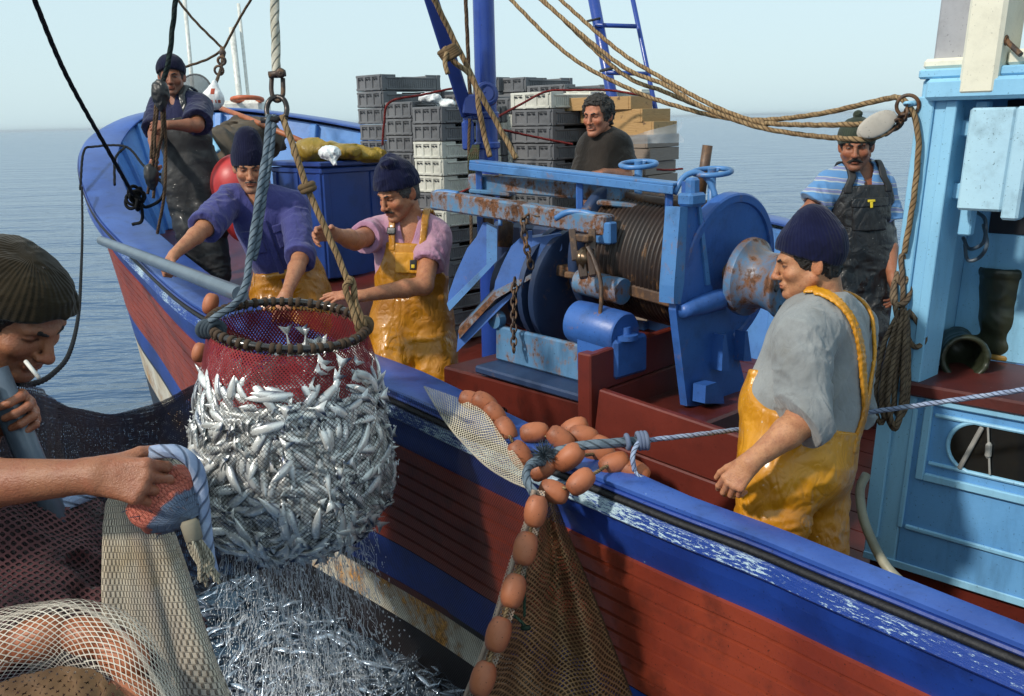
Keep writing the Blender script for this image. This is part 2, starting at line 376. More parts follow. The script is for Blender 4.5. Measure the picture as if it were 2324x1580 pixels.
# waterline point for every rail station
wl = np.zeros_like(gun)
for i, g in enumerate(gun):
    q = g - out[i] * .16
    dist = abs(L[i] - L[i_st]); k = math.exp(-(dist / 1.9) ** 2)
    q = q * (1 - k) + STEM * k; wl[i] = (q[0], q[1], -.25)
for _ in range(3): wl[1:-1] = (wl[:-2] + wl[1:-1] * 2 + wl[2:]) / 4
def hull_pt(i, drop):
    """point on the outer skin of station i, drop metres below the rail top"""
    g, w = gun[i], wl[i]; t = drop / (g[2] - w[2]); k = t ** .85
    return g * (1 - k) * np.array([1, 1, 0]) + w * k * np.array([1, 1, 0]) + np.array([0, 0, g[2] - drop])
BANDS = [(.00, .205, 0), (.205, .635, 1), (.635, .80, 0), (.80, .825, 3), (.825, 1.12, 2), (1.12, 1.6, 3)]
boat = thing('fishing_boat', 'wooden fishing boat with blue rail and red planked hull', 'fishing boat', (-1.0, 6.0, 0))
blue = (.012, .045, .26); blue_l = (.06, .17, .48); cabin_c = (.20, .50, .74)
M_blue = paint('hull_blue', blue, (.008, .026, .16), rough=.42, grime=.5, chip=(.30, .48, .62), chipa=.02)
M_red = paint('hull_red', (.26, .040, .016), (.175, .024, .011), rough=.5, grime=.6, chip=(.55, .42, .38), chipa=-.06, bmp=.4)
M_boot = paint('boot_white', (.62, .58, .48), (.5, .42, .3), rust=.55, rough=.5, grime=.4, rustc=(.35, .16, .03), rs=4, drip=True)
M_black = paint('tar_black', (.008, .007, .008), (.014, .008, .008), rough=.4, grime=.1)
rows = []; rm = []
for a, b, m in BANDS:
    if m == 1:
        n = 8; e = np.linspace(a, b, n + 1)
        for j in range(n): rows += [(e[j] + .0036, -.003), (e[j] + .0075, .009), (e[j + 1] - .0055, .011), (e[j + 1] - .0024, -.003)]; rm += [1, 1, 1, 3]
    else:
        for t_ in np.linspace(a, b, 4)[:-1]: rows.append((t_ + .0005, .008)); rm.append(m)
rows.append((1.6, 0)); rm.append(3)
G = np.zeros((len(gun), len(rows), 3)); UV = np.zeros((len(gun), len(rows), 2))
for i in range(len(gun)):
    dmax = gun[i][2] - wl[i][2]
    sc = 1.0 if dmax > 1.62 else 1.0
    for j, (dr, of) in enumerate(rows):
        q = dr if dr < 1.0 else 1.0 + (dr - 1.0) / .6 * max(.05, dmax - 1.0)
        # the painted bands widen towards the high bow
        q *= (1 + .45 * max(0, (gun[i][2] - 1.38)) / 1.3 + .16 * np.clip((9.2 - L[i]) / 3.0, 0, 1) * (i < i_st)) if dr < 1.0 else 1
        q = min(q, dmax); G[i, j] = hull_pt(i, q) + out[i] * of; UV[i, j] = (L[i], q)
hb = MB()
for j in range(len(rows) - 1): hb.grid(G[:, j:j + 2], rm[j], UV[:, j:j + 2], flip=False)
hull = hsm(hb.build('hull', [M_blue, M_red, M_boot, M_black], boat, True), 22)
HG = G.copy()
_kx = np.array([0, 3.0, L[int(np.argmin(np.abs(gun[:, 0] - Pz(1507, 1147, 1.31)[0])))], L[int(np.argmin(np.abs(gun[:, 0] - P(866, 888, 4.32)[0])))], L[i_st], L[-1]])
def capw(i):
    """the capping is narrow amidships and broad round the bow"""
    return float(np.interp(L[i], _kx, [.07, .07, .085, .25, .30, .16]))
def sweep(prof, i0=0, i1=None, m=0, mb=None, close=True):
    """profile of (outward, up) swept along the rail"""
    mb = mb or MB(); i1 = i1 or len(gun); pr = list(prof) + ([prof[0]] if close else [])
    Gs = np.array([[gun[i] + out[i] * (a * capw(i) if a < -.4 else a) + np.array([0, 0, b]) for a, b in pr] for i in range(i0, i1)])
    Us = np.array([[(L[i], k * .1) for k in range(len(pr))] for i in range(i0, i1)])
    return mb.grid(Gs, m, Us, flip=True)
M_cap = paint('rail_blue', (.040, .100, .36), (.025, .066, .27), rough=.36, grime=.5, chip=(.35, .5, .7), chipa=-.05)
def scuffmat():
    t = NT('scuffed_strake'); u = t.co('UV'); v = t.co()
    n = t.noise(t.map(u, (11, 20, 1)), 2.6, 9, .78); n2 = t.noise(v, 1.3, 3)
    k = t.ramp(t.math('ADD', n, t.math('MULTIPLY', n2, .85)), .955, .99)
    col = t.mix(k, (.014, .052, .28), (.52, .68, .76)); k2 = t.ramp(t.noise(t.map(u, (3, 40, 1)), 3.1, 6, .7), .64, .7); col = t.mix(k2, col, (.02, .02, .03))
    return t.bsdf(col, .42, 0, t.bump(n, .5, .006))
sweep([(-1, .0), (-1, .012), (-.95, .018), (.0, .018), (.010, .012), (.010, .0)]).build('cap_rail', M_cap, boat, False)
hsm(bpy.data.objects['cap_rail'])
sweep([(.0, -.002), (.018, -.002), (.022, -.008), (.018, -.014), (.0, -.016)]).build('rail_moulding', M_blue, boat, False)
sweep([(.0, -.018), (.016, -.019), (.025, -.026), (.025, -.036), (.016, -.042), (.0, -.043)]).build('rubber_strip', plain('black_rubber', (.007, .007, .010), .62, bmp=.5), boat, True)
sweep([(.0, -.045), (.016, -.046), (.022, -.052), (.024, -.094), (.016, -.102), (.0, -.105)]).build('rubbing_strake', scuffmat(), boat, False)
# ---- inside of the bulwark and the deck
def deck_z(x, y):
    base = H - 2.05 + .13 * (y - 3.1) + .06 * (x - .9); s_ = -.69 * (x - .06) + .72 * (y - 3.37)
    return base + .60 / (1 + math.exp(-max(-30, min(30, (s_ - 3.05) / .03))))
M_in = paint('bulwark_light_blue', (.10, .27, .62), (.075, .20, .52), rough=.4, grime=.35)
M_inr = paint('bulwark_red', (.19, .022, .013), (.12, .015, .010), rough=.45, grime=.5)
M_deck = paint('deck_red', (.105, .016, .010), (.06, .010, .007), rough=.38, grime=.6)
ib = MB(); na = len(gun)
def inside(i, fr):
    g = gun[i]; zb = deck_z(g[0], g[1]) - .06; dr = .03 + (g[2] - .03 - zb) * fr
    q = hull_pt(i, min(dr, g[2] + .2)) - out[i] * (capw(i) * .75 + .03 * fr)
    return q
for i in range(na - 1):
    m = 1 if (gun[i][1] < 6.4 and i < i_st) or (i > i_st + 100 and gun[i][1] < 7.2) else 0
    for e in range(4):
        ib.add([inside(i, e / 4), inside(i + 1, e / 4), inside(i + 1, e / 4 + .25), inside(i, e / 4 + .25)], [(0, 1, 2, 3)], m)
inn = ib.build('bulwark', [M_in, M_inr], boat, False)
for i in range(8, na, 6):
    a = inside(i, .01) - out[i] * .02; b = inside(i, .98) - out[i] * .02
    MB().bar(b, a, .07, .06, out[i], .008, 0).build('bulwark_timber', [M_in, M_inr][ 1 if (gun[i][1] < 6.4 and i < i_st) or (i > i_st + 100 and gun[i][1] < 7.2) else 0], boat, False)
ns, nt = 60, 90; D = np.zeros((nt, ns, 3))
S0 = spline((gun - out * .17)[: i_st + 1], n=nt); S1 = spline((gun - out * .17)[i_st:][::-1], n=nt)
for i in range(nt):
    for j in range(ns):
        q = S0[i] * (1 - j / (ns - 1)) + S1[i] * j / (ns - 1); D[i, j] = (q[0], q[1], deck_z(q[0], q[1]))
db = MB(); db.grid(D, 0, None, True); db.build('deck', M_deck, boat, True)
pl = MB()                                                        # planks stand a little proud with seams between
ax = nrm(np.array([-.69, .72, 0])); pb = np.array([.72, .69, 0])
for k in range(-1, 22):
    o = np.array([.35, 3.3, 0]) + pb * (.06 + .145 * k)
    for s0, s1 in ((-2.2, .4), (.41, 2.95)):
        q = [o + ax * s0, o + ax * s1, o + ax * s1 + pb * .137, o + ax * s0 + pb * .137]
        v = [np.array([p_[0], p_[1], deck_z(p_[0], p_[1]) + .012]) for p_ in q]; w = [p_ - np.array([0, 0, .03]) for p_ in v]
        pl.add(v + w, [(0, 1, 2, 3)[::-1], (0, 4, 5, 1), (1, 5, 6, 2), (2, 6, 7, 3), (3, 7, 4, 0)])
pl.build('deck_planking', M_deck, boat, False)
# ================================================================== smooth solids (people, clothing) as distance fields
f32 = np.float32
def V3(a): return np.asarray(a, f32)
def ell(c, r, rot=None):
    c = V3(c); r = V3(r)
    def f(p):
        q = p - c
        if rot is not None: q = q @ V3(rot).T
        k0 = np.sqrt(((q / r) ** 2).sum(1)); k1 = np.sqrt(((q / (r * r)) ** 2).sum(1)) + 1e-9
        return k0 * (k0 - 1) / k1
    return f
def cap(a, b, ra, rb=None, n=None, s=1.0):
    """tapered capsule; thinner by s along n"""
    a = V3(a); b = V3(b); rb = ra if rb is None else rb; ab = b - a
    if n is not None:
        n = V3(nrm(n)); 
        def st(q): return q + (s - 1) * (q @ n)[:, None] * n
        ab2 = st(ab[None])[0]
    else: ab2 = ab
    L2 = float((ab2 * ab2).sum()) + 1e-12
    def f(p):
        q = p - a
        if n is not None: q = st(q)
        t = np.clip(q @ ab2 / L2, 0, 1)
        return np.sqrt(((q - t[:, None] * ab2) ** 2).sum(1)) - (ra + (rb - ra) * t)
    return f
def poly(pts, rs, n=None, s=1.0, k=.008):
    fs = [cap(pts[i], pts[i + 1], rs[i], rs[i + 1], n, s) for i in range(len(pts) - 1)]
    return su(k, *fs)
def smin(a, b, k):
    h = np.clip(.5 + .5 * (b - a) / k, 0, 1); return b + (a - b) * h - k * h * (1 - h)
def su(k, *fs):
    def f(p):
        d = fs[0](p)
        for g in fs[1:]: d = smin(d, g(p), k)
        return d
    return f
def ssub(k, a, b): return lambda p: -smin(-a(p), b(p), k)
def sint(k, a, b): return lambda p: -smin(-a(p), -b(p), k)
def grow(f, r): return lambda p: f(p) - r
def plane(o, n):
    o = V3(o); n = V3(nrm(n)); return lambda p: (p - o) @ n      # inside where negative
_lat = np.random.default_rng(3).random((32, 32, 32)).astype(f32) * 2 - 1
def vnoise(p, seed=0):
    q = p + f32(seed * 7.31 + 100); i = np.floor(q).astype(np.int32); t = (q - i).astype(f32); t = t * t * (3 - 2 * t); i &= 31; j = (i + 1) & 31
    x0, y0, z0 = i.T; x1, y1, z1 = j.T; a, b, c = t.T
    g = _lat
    return ((g[x0, y0, z0] * (1 - a) + g[x1, y0, z0] * a) * (1 - b) + (g[x0, y1, z0] * (1 - a) + g[x1, y1, z0] * a) * b) * (1 - c) + \
           ((g[x0, y0, z1] * (1 - a) + g[x1, y0, z1] * a) * (1 - b) + (g[x0, y1, z1] * (1 - a) + g[x1, y1, z1] * a) * b) * c
def folds(f, amp, scale=9.0, seed=0, ax=None, stretch=.45):
    """cloth creases: warped ridges, drawn out along ax"""
    def g(p):
        d = f(p); q = p * f32(scale)
        if ax is not None:
            a = V3(nrm(ax)); q = q - (1 - stretch) * (q @ a)[:, None] * a
        w = np.stack([vnoise(q * .6, seed + 1), vnoise(q * .6, seed + 2), vnoise(q * .6, seed + 3)], 1)
        n = 1 - np.abs(vnoise(q + w * 1.3, seed + 4)) * 2.2; n2 = 1 - np.abs(vnoise(q * 2.1 + w, seed + 5)) * 2.2
        return d - f32(amp) * (n * .7 + n2 * .35)
    return g
def mesh_sdf(f, lo, hi, h, B=8):
    lo = np.asarray(lo, float); nb = np.ceil((np.asarray(hi, float) - lo) / (h * B)).astype(int) + 1; n = nb * B
    bi = np.stack(np.meshgrid(*[np.arange(k) for k in nb], indexing='ij'), -1).reshape(-1, 3)
    fc = f((lo + (bi * B + B / 2 - .5) * h).astype(f32)); act = np.abs(fc) < B * h * .87 + 4 * h + .012
    Fv = np.where(fc < 0, -1, 1).astype(f32).reshape(nb); Fv = np.repeat(np.repeat(np.repeat(Fv, B, 0), B, 1), B, 2)
    off = np.stack(np.meshgrid(*[np.arange(B)] * 3, indexing='ij'), -1).reshape(-1, 3)
    ids = (bi[act][:, None] * B + off[None]).reshape(-1, 3)
    for s in range(0, len(ids), 400000):
        c = ids[s:s + 400000]; Fv[c[:, 0], c[:, 1], c[:, 2]] = f((lo + c * h).astype(f32))
    Fv[0] = Fv[-1] = 1; Fv[:, 0] = Fv[:, -1] = 1; Fv[:, :, 0] = Fv[:, :, -1] = 1
    S = Fv < 0
    cnt = sum(S[i:n[0] - 1 + i, j:n[1] - 1 + j, k:n[2] - 1 + k].astype(np.int8) for i in (0, 1) for j in (0, 1) for k in (0, 1))
    C = np.argwhere((cnt > 0) & (cnt < 8)); acc = np.zeros((len(C), 3)); num = np.zeros(len(C))
    for ax in range(3):
        o = [k for k in range(3) if k != ax]
        for u in (0, 1):
            for v in (0, 1):
                a = C.copy(); a[:, o[0]] += u; a[:, o[1]] += v; b = a.copy(); b[:, ax] += 1
                fa = Fv[a[:, 0], a[:, 1], a[:, 2]]; fb = Fv[b[:, 0], b[:, 1], b[:, 2]]; m = (fa < 0) != (fb < 0)
                t = np.where(m, fa / np.where(m, fa - fb, 1), 0); pt = a.astype(float); pt[:, ax] += t; acc[m] += pt[m]; num[m] += 1
    Vv = lo + acc / num[:, None] * h
    idm = np.full(n, -1, np.int32); idm[C[:, 0], C[:, 1], C[:, 2]] = np.arange(len(C)); Q = []
    for ax in range(3):
        o = [(ax + 1) % 3, (ax + 2) % 3]; sl = [slice(None)] * 3; sl[ax] = slice(0, n[ax] - 1); s2 = list(sl); s2[ax] = slice(1, n[ax])
        A = S[tuple(sl)]; Bm = S[tuple(s2)]; E = np.argwhere(A != Bm)
        E = E[(E[:, o[0]] > 0) & (E[:, o[1]] > 0)]
        fl = A[E[:, 0], E[:, 1], E[:, 2]]; q = []
        for du, dv in ((0, 0), (-1, 0), (-1, -1), (0, -1)):
            c = E.copy(); c[:, o[0]] += du; c[:, o[1]] += dv; q.append(idm[c[:, 0], c[:, 1], c[:, 2]])
        q = np.stack(q, 1); q[~fl] = q[~fl][:, ::-1]; Q.append(q)
    Q = np.vstack(Q); Q = Q[(Q >= 0).all(1)]
    return Vv, Q
def bounds(pts, m):
    p = np.asarray(pts, float); return p.min(0) - m, p.max(0) + m

# ------------------------------------------------------------------ heads; local axes: x to the man's right, y the way he looks, z up
def head_sdf(v):
    w = v.get('w', 1.0); jw = v.get('jaw', 1.0); ns = v.get('nose', 1.0); ch = v.get('chin', 1.0); br = v.get('brow', 1.0)
    f = su(.03, ell((0, -.014, .034), (.0775 * w, .099, .088)), ell((0, .030, -.03), (.063 * w, .064, .082)))
    for s in (-1, 1):
        f = su(.03, f, cap((s * .056 * w * jw, -.004, -.052), (s * .018 * jw, .068, -.104 * ch), .020, .017))
        f = su(.022, f, ell((s * .044 * w, .062, -.030), (.023, .022, .019)))
    f = su(.02, f, ell((0, .079, -.106 * ch), (.021, .018, .016)))
    f = su(.014, f, cap((-.040, .078, .0215), (-.012, .090, .016), .0105 * br), cap((.040, .078, .0215), (.012, .090, .016), .0105 * br))
    for s in (-1, 1): f = ssub(.016, f, ell((s * .032, .101, .000), (.019, .017, .0105)))
    for s in (-1, 1): f = su(.004, f, ell((s * .0315, .0735, -.001), (.0145, .0145, .0125)))
    f = su(.010, f, cap((0, .093, .010), (0, .113 + .006 * (ns - 1), -.034), .0085, .0105 * ns))
    f = su(.008, f, ell((0, .1135 * (.9 + .1 * ns), -.039), (.0125 * ns, .0125, .0105)))
    for s in (-1, 1):
        f = su(.007, f, ell((s * .0135 * ns, .101, -.0415), (.0085, .0115, .0085)))
        f = ssub(.004, f, ell((s * .0065 * ns, .1085, -.0505), (.0035, .0055, .004)))
        f = ssub(.012, f, cap((s * .024, .098, -.043), (s * .034, .086, -.068), .003))
    f = su(.010, f, ell((0, .088, -.070), (.027, .0125, .018)))
    f = su(.004, f, ell((0, .0985, -.0655), (.021, .0055, .0048)), ell((0, .0965, -.0765), (.018, .0068, .0055)))
    f = ssub(.003, f, ell((0, .1035, -.0712), (.023, .006 + v.get('open', 0) * .008, .0013 + v.get('open', 0) * .004)))
    f = ssub(.010, f, ell((0, .098, -.0895), (.018, .005, .004)))
    for s in (-1, 1):
        a = .25 * s; rot = np.array([[math.cos(.5), s * math.sin(.5), 0], [-s * math.sin(.5), math.cos(.5), 0], [0, 0, 1]])
        e = ell((s * .083 * w, -.016, -.006), (.0075, .021, .034), rot); e = ssub(.006, e, ell((s * .092 * w, -.010, -.002), (.006, .0125, .021), rot))
        f = su(.008, f, e)
    return f
def head_colors(p, v):
    c = np.tile(V3(v['skin']), (len(p), 1)); x, y, z = p.T
    def blend(m, q, a=1.0):
        k = (np.clip(m, 0, 1) * a)[:, None]; c[:] = c * (1 - k) + V3(q) * k
    sk = V3(v['skin'])
    red = sk * V3((1.05, .72, .66)); dk = sk * V3((.55, .5, .48))
    for s in (-1, 1):
        blend(1.4 - np.sqrt(((x - s * .043) / .024) ** 2 + ((y - .075) / .03) ** 2 + ((z + .03) / .022) ** 2), red, .5)
        blend(1.5 - np.sqrt(((x - s * .031) / .021) ** 2 + ((z - .001) / .012) ** 2) - (y < .05) * 3, dk, .5)
    blend(1.5 - np.sqrt((x / .016) ** 2 + ((y - .115) / .014) ** 2 + ((z + .038) / .016) ** 2), red, .7)
    blend((np.abs(x) - .075) / .008, red, .5)
    st = np.clip((-.040 - z) / .012, 0, 1) * np.clip((y + .015) / .02, 0, 1) * np.clip((z + .145) / .015, 0, 1)
    blend(st * (1 - np.clip(1.3 - np.sqrt((x / .02) ** 2 + ((z + .071) / .011) ** 2), 0, 1)), v.get('stub', (.16, .11, .085)), v.get('stubble', .4))
    blend(1.6 - np.sqrt((x / .021) ** 2 + ((z + .071) / .0085) ** 2) - (y < .08) * 3, sk * V3((.78, .42, .40)), .75)
    if v.get('open', 0): blend(1.5 - np.sqrt((x / .015) ** 2 + ((z + .0712) / .004) ** 2) - (y < .08) * 3, (.45, .38, .30), 1)
    for s in (-1, 1):
        xx = (x - s * .0315) / .0150; op = v.get('eye', .0042); zc = -.0012 + .0015 * xx * s * .3 + v.get('eyez', 0)
        lid = np.abs(z - zc) - op * (1 - xx * xx); fr = (y > .07) & (np.abs(xx) < 1.15)
        blend(fr * (.0032 - lid) / .0016, dk * .35, .85)
        blend(fr * np.where(z > zc, (.0046 - lid) / .0016, 0), dk * .22, .8)
        if op > .002:
            blend(fr * (.0002 - lid) / .0008, (.26, .22, .19), .85); gx = v.get('gaze', 0) * .005
            blend(fr * (lid < .0006) * (1.35 - np.hypot(x - s * .0315 - gx, z - zc) / .0052) / .2, (.018, .010, .007), 1)
    return c
def hat_sdf(v):
    """knitted cap; zf, zb: edge height at the front and the back; zt: top; pk: where the top leans"""
    zf, zb, zt = v['zf'], v['zb'], v['zt']; pk = v.get('pk', (0, -.01)); rw, rl = v.get('r', (.089, .110))
    top = cap((0, -.012, .055), (pk[0], pk[1], zt - v.get('pr', .055)), .09, v.get('pr', .055))
    dome = su(.05, ell((0, -.012, .035), (rw, rl, .095)), ell((pk[0] * .6, pk[1] * .6 - .005, .055), (rw * .93, rl * .93, max(.04, (zt - .055) * .82))), ell((pk[0], pk[1], zt - v.get('pr', .05)), (v.get('pr', .05) * 1.05,) * 2 + (v.get('pr', .05),)))
    n = nrm((0, (zb - zf), -.2)); o = (0, .10, zf)                # lower side is cut away
    cut = plane(o, -np.array((0, -(zf - zb) / .2, 1.0)))
    body = sint(.008, dome, cut)
    ch = v.get('cuff', .04); up = plane((0, .10, zf + ch), np.array((0, -(zf - zb) / .2, 1.0)))
    cuff = sint(.008, sint(.008, grow(ell((0, -.012, .035), (rw, rl, .098)), .0065), cut), up)
    f = su(.004, body, cuff) if ch else body
    for q in v.get('lumps', []): f = su(.02, f, ell(q[:3], q[3:]))
    return f
def hair_sdf(v):
    """hair that shows under a cap or the whole head of curls"""
    base = ell((0, -.016, .030), (.0815 * v.get('w', 1), .1035, .092)); base = su(.02, base, ell((0, -.055, -.035), (.062, .045, .045)))
    lo = v.get('hlow', -.055); fr = v.get('hfront', .035)
    def f(p):
        d = base(p) - v.get('hth', .004); x, y, z = p.T
        line = np.where(y < -.03, lo, np.where(y < .055, -.012 + v.get('side', 0) + (y + .0) * .25, fr)) ; line = np.where((y >= -.03) & (y < .012), -.03 + v.get('side', 0), line)
        m = np.maximum(line - z, y - .075 + np.clip(.06 - z, -.1, .06) * .6)
        d = d - v.get('hn', .003) * (vnoise(p * f32(v.get('hs', 120)), 5) + .6 * vnoise(p * f32(v.get('hs', 120) * 2.1), 6))
        return -smin(-d, -m, .010)
    return f
def to_local(hc, fr): hc = V3(hc); fr = V3(fr); return lambda p: (p - hc) @ fr.T
# ------------------------------------------------------------------ hands
def hand_sdf(W, fd, pn, side, curl=(.5, .55, .6, .65), spread=.05, thumb=(.65, .7, .15), tcurl=.3, s=1.0):
    """W wrist, fd the way the fingers point, pn the way the palm faces, side +1 right / -1 left"""
    W = np.asarray(W, float); fd = nrm(fd); pn = np.asarray(pn, float); pn = nrm(pn - fd * np.dot(pn, fd)); th = -side * np.cross(pn, fd)
    fs = []; kn = [(.086, .029), (.091, .009), (.087, -.011), (.079, -.029)]
    ln = [(.041, .025, .021), (.046, .029, .022), (.042, .027, .021), (.033, .021, .019)]
    f = cap(W - fd * .01, W + fd * .03, .026 * s, .028 * s, pn, 1.4)
    for i, (a, b) in enumerate(kn):
        k0 = W + (fd * a + th * b) * s
        f = su(.014, f, cap(W + (fd * .015 + th * b * .5) * s, k0 - pn * .004, .015 * s, .0115 * s))
    f = su(.02, f, cap(W + (fd * .02 + th * .018 + pn * .008) * s, W + (fd * .055 + th * .022 + pn * .012) * s, .017 * s, .013 * s))
    for i, (a, b) in enumerate(kn):
        q = W + (fd * a + th * b) * s - pn * .004; ang = 0; r = (.0098, .0092, .0085, .0072) if i < 3 else (.0086, .008, .0073, .0064); pts = [q]
        for j, l in enumerate(ln[i]):
            ang += curl[i] * (1.05, 1.25, .8)[j]; d = math.cos(ang) * fd + math.sin(ang) * pn + th * (1.5 - i) * spread * (1 if j == 0 else .6)
            q = q + nrm(d) * l * s; pts.append(q)
        g = su(.003, *[cap(pts[j], pts[j + 1], r[j] * s, r[j + 1] * s) for j in range(3)])
        f = su(.005, f, g)
    q = W + (fd * .028 + th * .026 + pn * .006) * s; d = nrm(th * thumb[0] + fd * thumb[1] + pn * thumb[2]); pts = [q]; ang = 0
    for j, l in enumerate((.042, .031, .025)):
        d2 = nrm(d + (pn * .5 - th * .6) * tcurl * j); q = q + d2 * l * s; pts.append(q)
    f = su(.009, f, su(.003, *[cap(pts[j], pts[j + 1], (.0145, .0115, .0105, .0085)[j] * s, (.0145, .0115, .0105, .0085)[j + 1] * s) for j in range(3)]))
    return f
# ================================================================== PEOPLE
def knit(name, c, c2, ribs=520, bmp=.28):
    t = NT(name); u = t.co('UV'); v = t.co(); sp = t.n('ShaderNodeSeparateXYZ'); t.l(u, sp.inputs[0])
    w = t.math('SINE', t.math('MULTIPLY', sp.outputs[0], ribs)); w2 = t.math('SINE', t.math('MULTIPLY', sp.outputs[1], 1500))
    col = t.mix(t.ramp(t.noise(v, 14, 5), .3, .7), c, c2); col = t.mix(t.math('MULTIPLY', t.ramp(w, .2, -1.0), .22), col, tuple(q * .5 for q in c2))
    h = t.math('ADD', t.math('ADD', w, t.math('MULTIPLY', w2, .25)), t.math('MULTIPLY', t.noise(v, 260, 3), 1.2))
    return t.bsdf(col, .95, 0, t.bump(h, bmp, .003), sheen=.12, spec=.15)
M_hair = plain('hair_dark', (.016, .012, .010), .55, var=.3, bmp=.9, bs=260)
M_hair_g = plain('hair_greying', (.085, .078, .072), .6, var=.5, bmp=.9, sc=60, bs=260)
M_boot_r = plain('boot_rubber', (.012, .014, .012), .3)
def person(s):
    J = {k: np.asarray(v, float) for k, v in s['J'].items()}; h = s.get('h', .003)
    N, PE, SL, SR = J['N'], J['PE'], J['SL'], J['SR']
    up = nrm(N - PE); side = SL - SR; side = nrm(side - up * np.dot(side, up)); fw = np.cross(side, up); rot = np.array([-side, fw, up])
    TL = np.linalg.norm(N - PE); w = s.get('w', 1.0); dp = s.get('dp', 1.0); bel = s.get('belly', 1.0)
    if s.get('deck', True):
        s['foot'] = deck_z(PE[0], PE[1]) + .012
        for k in 'LR':
            J['A' + k][2] = s['foot'] + .09; kn = (J['H' + k] + J['A' + k]) / 2; J['K' + k] = np.array([J['K' + k][0], J['K' + k][1], kn[2] + .02])
    root = thing('person', s['label'], 'person', (PE[0], PE[1], s['foot']), s.get('group'))
    # -------- the body under the clothes
    def tor(g):
        c = N - up * TL * .30; b = N - up * TL * .64
        return su(.06, ell(c, (.168 * w + g, .112 * dp + g, .20 + g), rot), ell(b + fw * .012 * bel, (.152 * w * bel ** .5 + g, .108 * dp * bel + g, .17 + g), rot), ell(PE, (.165 * w + g, .118 * dp + g, .125 + g), rot),
                  cap(SR * .88 + N * .12 - up * .012, SL * .88 + N * .12 - up * .012, .058 + g), cap(N - up * .03, SL - up * .005, .056 + g, .05 + g), cap(N - up * .03, SR - up * .005, .056 + g, .05 + g))
    ra = s.get('ra', 1.0)
    def arm(S, E, W, g=0):
        return su(.02, cap(S, E, .056 * ra + g, .045 * ra + g), su(.015, cap(E, E * .7 + W * .3, .044 * ra + g, .044 * ra + g), cap(E * .7 + W * .3, W, .044 * ra + g, .0275 * ra + g, None)))
    def leg(hp, k, a, g=0):
        return su(.03, cap(hp, k, .088 + g, .062 + g), cap(k, a, .060 + g, .045 + g))
    hd = s['head']; Hc = np.asarray(hd['c'], float); fwd = nrm(hd['f']); upv = np.asarray(hd.get('up', (0, 0, 1.0))); fr = frame(fwd, upv)
    v = s['v']; loc = to_local(Hc, fr); hs_ = head_sdf(v); sc = s.get('hs', 1.0)
    headf = lambda p: hs_(loc(p) / f32(sc)) * f32(sc)
    nk = Hc + fr.T @ np.array([0, -.035, -.05]) ; neck = cap(nk, N - up * .02 + fw * -.005, .055 * s.get('nk', 1), .062 * s.get('nk', 1))
    chest = sint(.02, tor(0.0), plane(N - up * .24, -up))
    hf = su(.03, su(.022, headf, neck), chest)
    lo, hi = bounds([Hc - .17, Hc + .17, SL, SR, N - up * .24], .07)
    V1, Q1 = mesh_sdf(hf, lo, hi, h); lp = loc(V1.astype(f32)) / sc
    C1 = head_colors(lp, v); below = (lp[:, 2] < -.125)
    C1[below] = C1[below] * V3((.97, .9, .88))
    Vs, Qs, Cs, n0 = [V1], [Q1], [C1], len(V1)
    ask = V3(s.get('arm_skin', v['skin']))
    for k, S, E, W in (('L', SL, J['EL'], J['WL']), ('R', SR, J['ER'], J['WR'])):
        hp = s['hand' + k]; f = arm(S, E, W)
        fd = hp.get('fd', W - E); f = su(.018, f, hand_sdf(W, fd, hp['pn'], -1 if k == 'L' else 1, hp.get('curl', (.4, .45, .5, .55)), hp.get('spread', .05), hp.get('thumb', (.6, .75, .2)), hp.get('tcurl', .3), hp.get('s', 1.0)))
        lo, hi = bounds([S, E, W, W + nrm(fd) * .12], .12)
        a, b = mesh_sdf(f, lo, hi, h); c = np.tile(ask, (len(a), 1)); t = np.clip(((a - W) @ nrm(fd)) / .09, 0, 1)[:, None]
        hz = vnoise((a * 35).astype(f32), 3)[:, None]; c = c * (1 - .12 * np.clip(hz, 0, 1)) * (1 - t * .2) + V3((.42, .13, .08)) * t * .2
        Vs.append(a); Qs.append(b + n0); Cs.append(c); n0 += len(a)
    g = su(.05, tor(-.006), leg(J['HL'], J['KL'], J['AL'], -.006), leg(J['HR'], J['KR'], J['AR'], -.006))
    lo, hi = bounds([SL, SR, N - up * .1, J['AL'], J['AR'], J['KL'], J['KR'], PE], .2); a, b = mesh_sdf(g, lo, hi, .02)
    Vs.append(a); Qs.append(b + n0); Cs.append(np.tile(ask, (len(a), 1)))
    mk('body', np.vstack(Vs), np.vstack(Qs), s['skinmat'], root, True, None, np.vstack(Cs))
    hc = max(.004, h * 1.6)
    # -------- shirt
    sh = s['shirt']; g = sh.get('g', .016); f = tor(g); ends = []; lens = sh.get('len', (.55, .55)); hol = []
    for S, E, W, ln in ((SL, J['EL'], J['WL'], lens[0]), (SR, J['ER'], J['WR'], lens[1])):
        if ln <= 1: e = S + (E - S) * ln; ar = cap(S, e + (E - S) * .1, .056 * ra + g + .004, .052 * ra + g + sh.get('flare', .012)); dirv = E - S; hl = cap(e - nrm(dirv) * .035, e + dirv * .4, .047 * ra + g * .4)
        else: e = E + (W - E) * (ln - 1); ar = su(.03, cap(S, E, .058 * ra + g, .052 * ra + g), cap(E, e + nrm(W - E) * .03, .052 * ra + g, .046 * ra + g)); dirv = W - E; hl = cap(e - nrm(dirv) * .008, e + dirv * .4, .040 * ra + g * .3)
        ar = sint(.006, ar, plane(e, dirv)); ar = folds(ar, sh.get('fold', .005), 11, 11, dirv, 1.7)
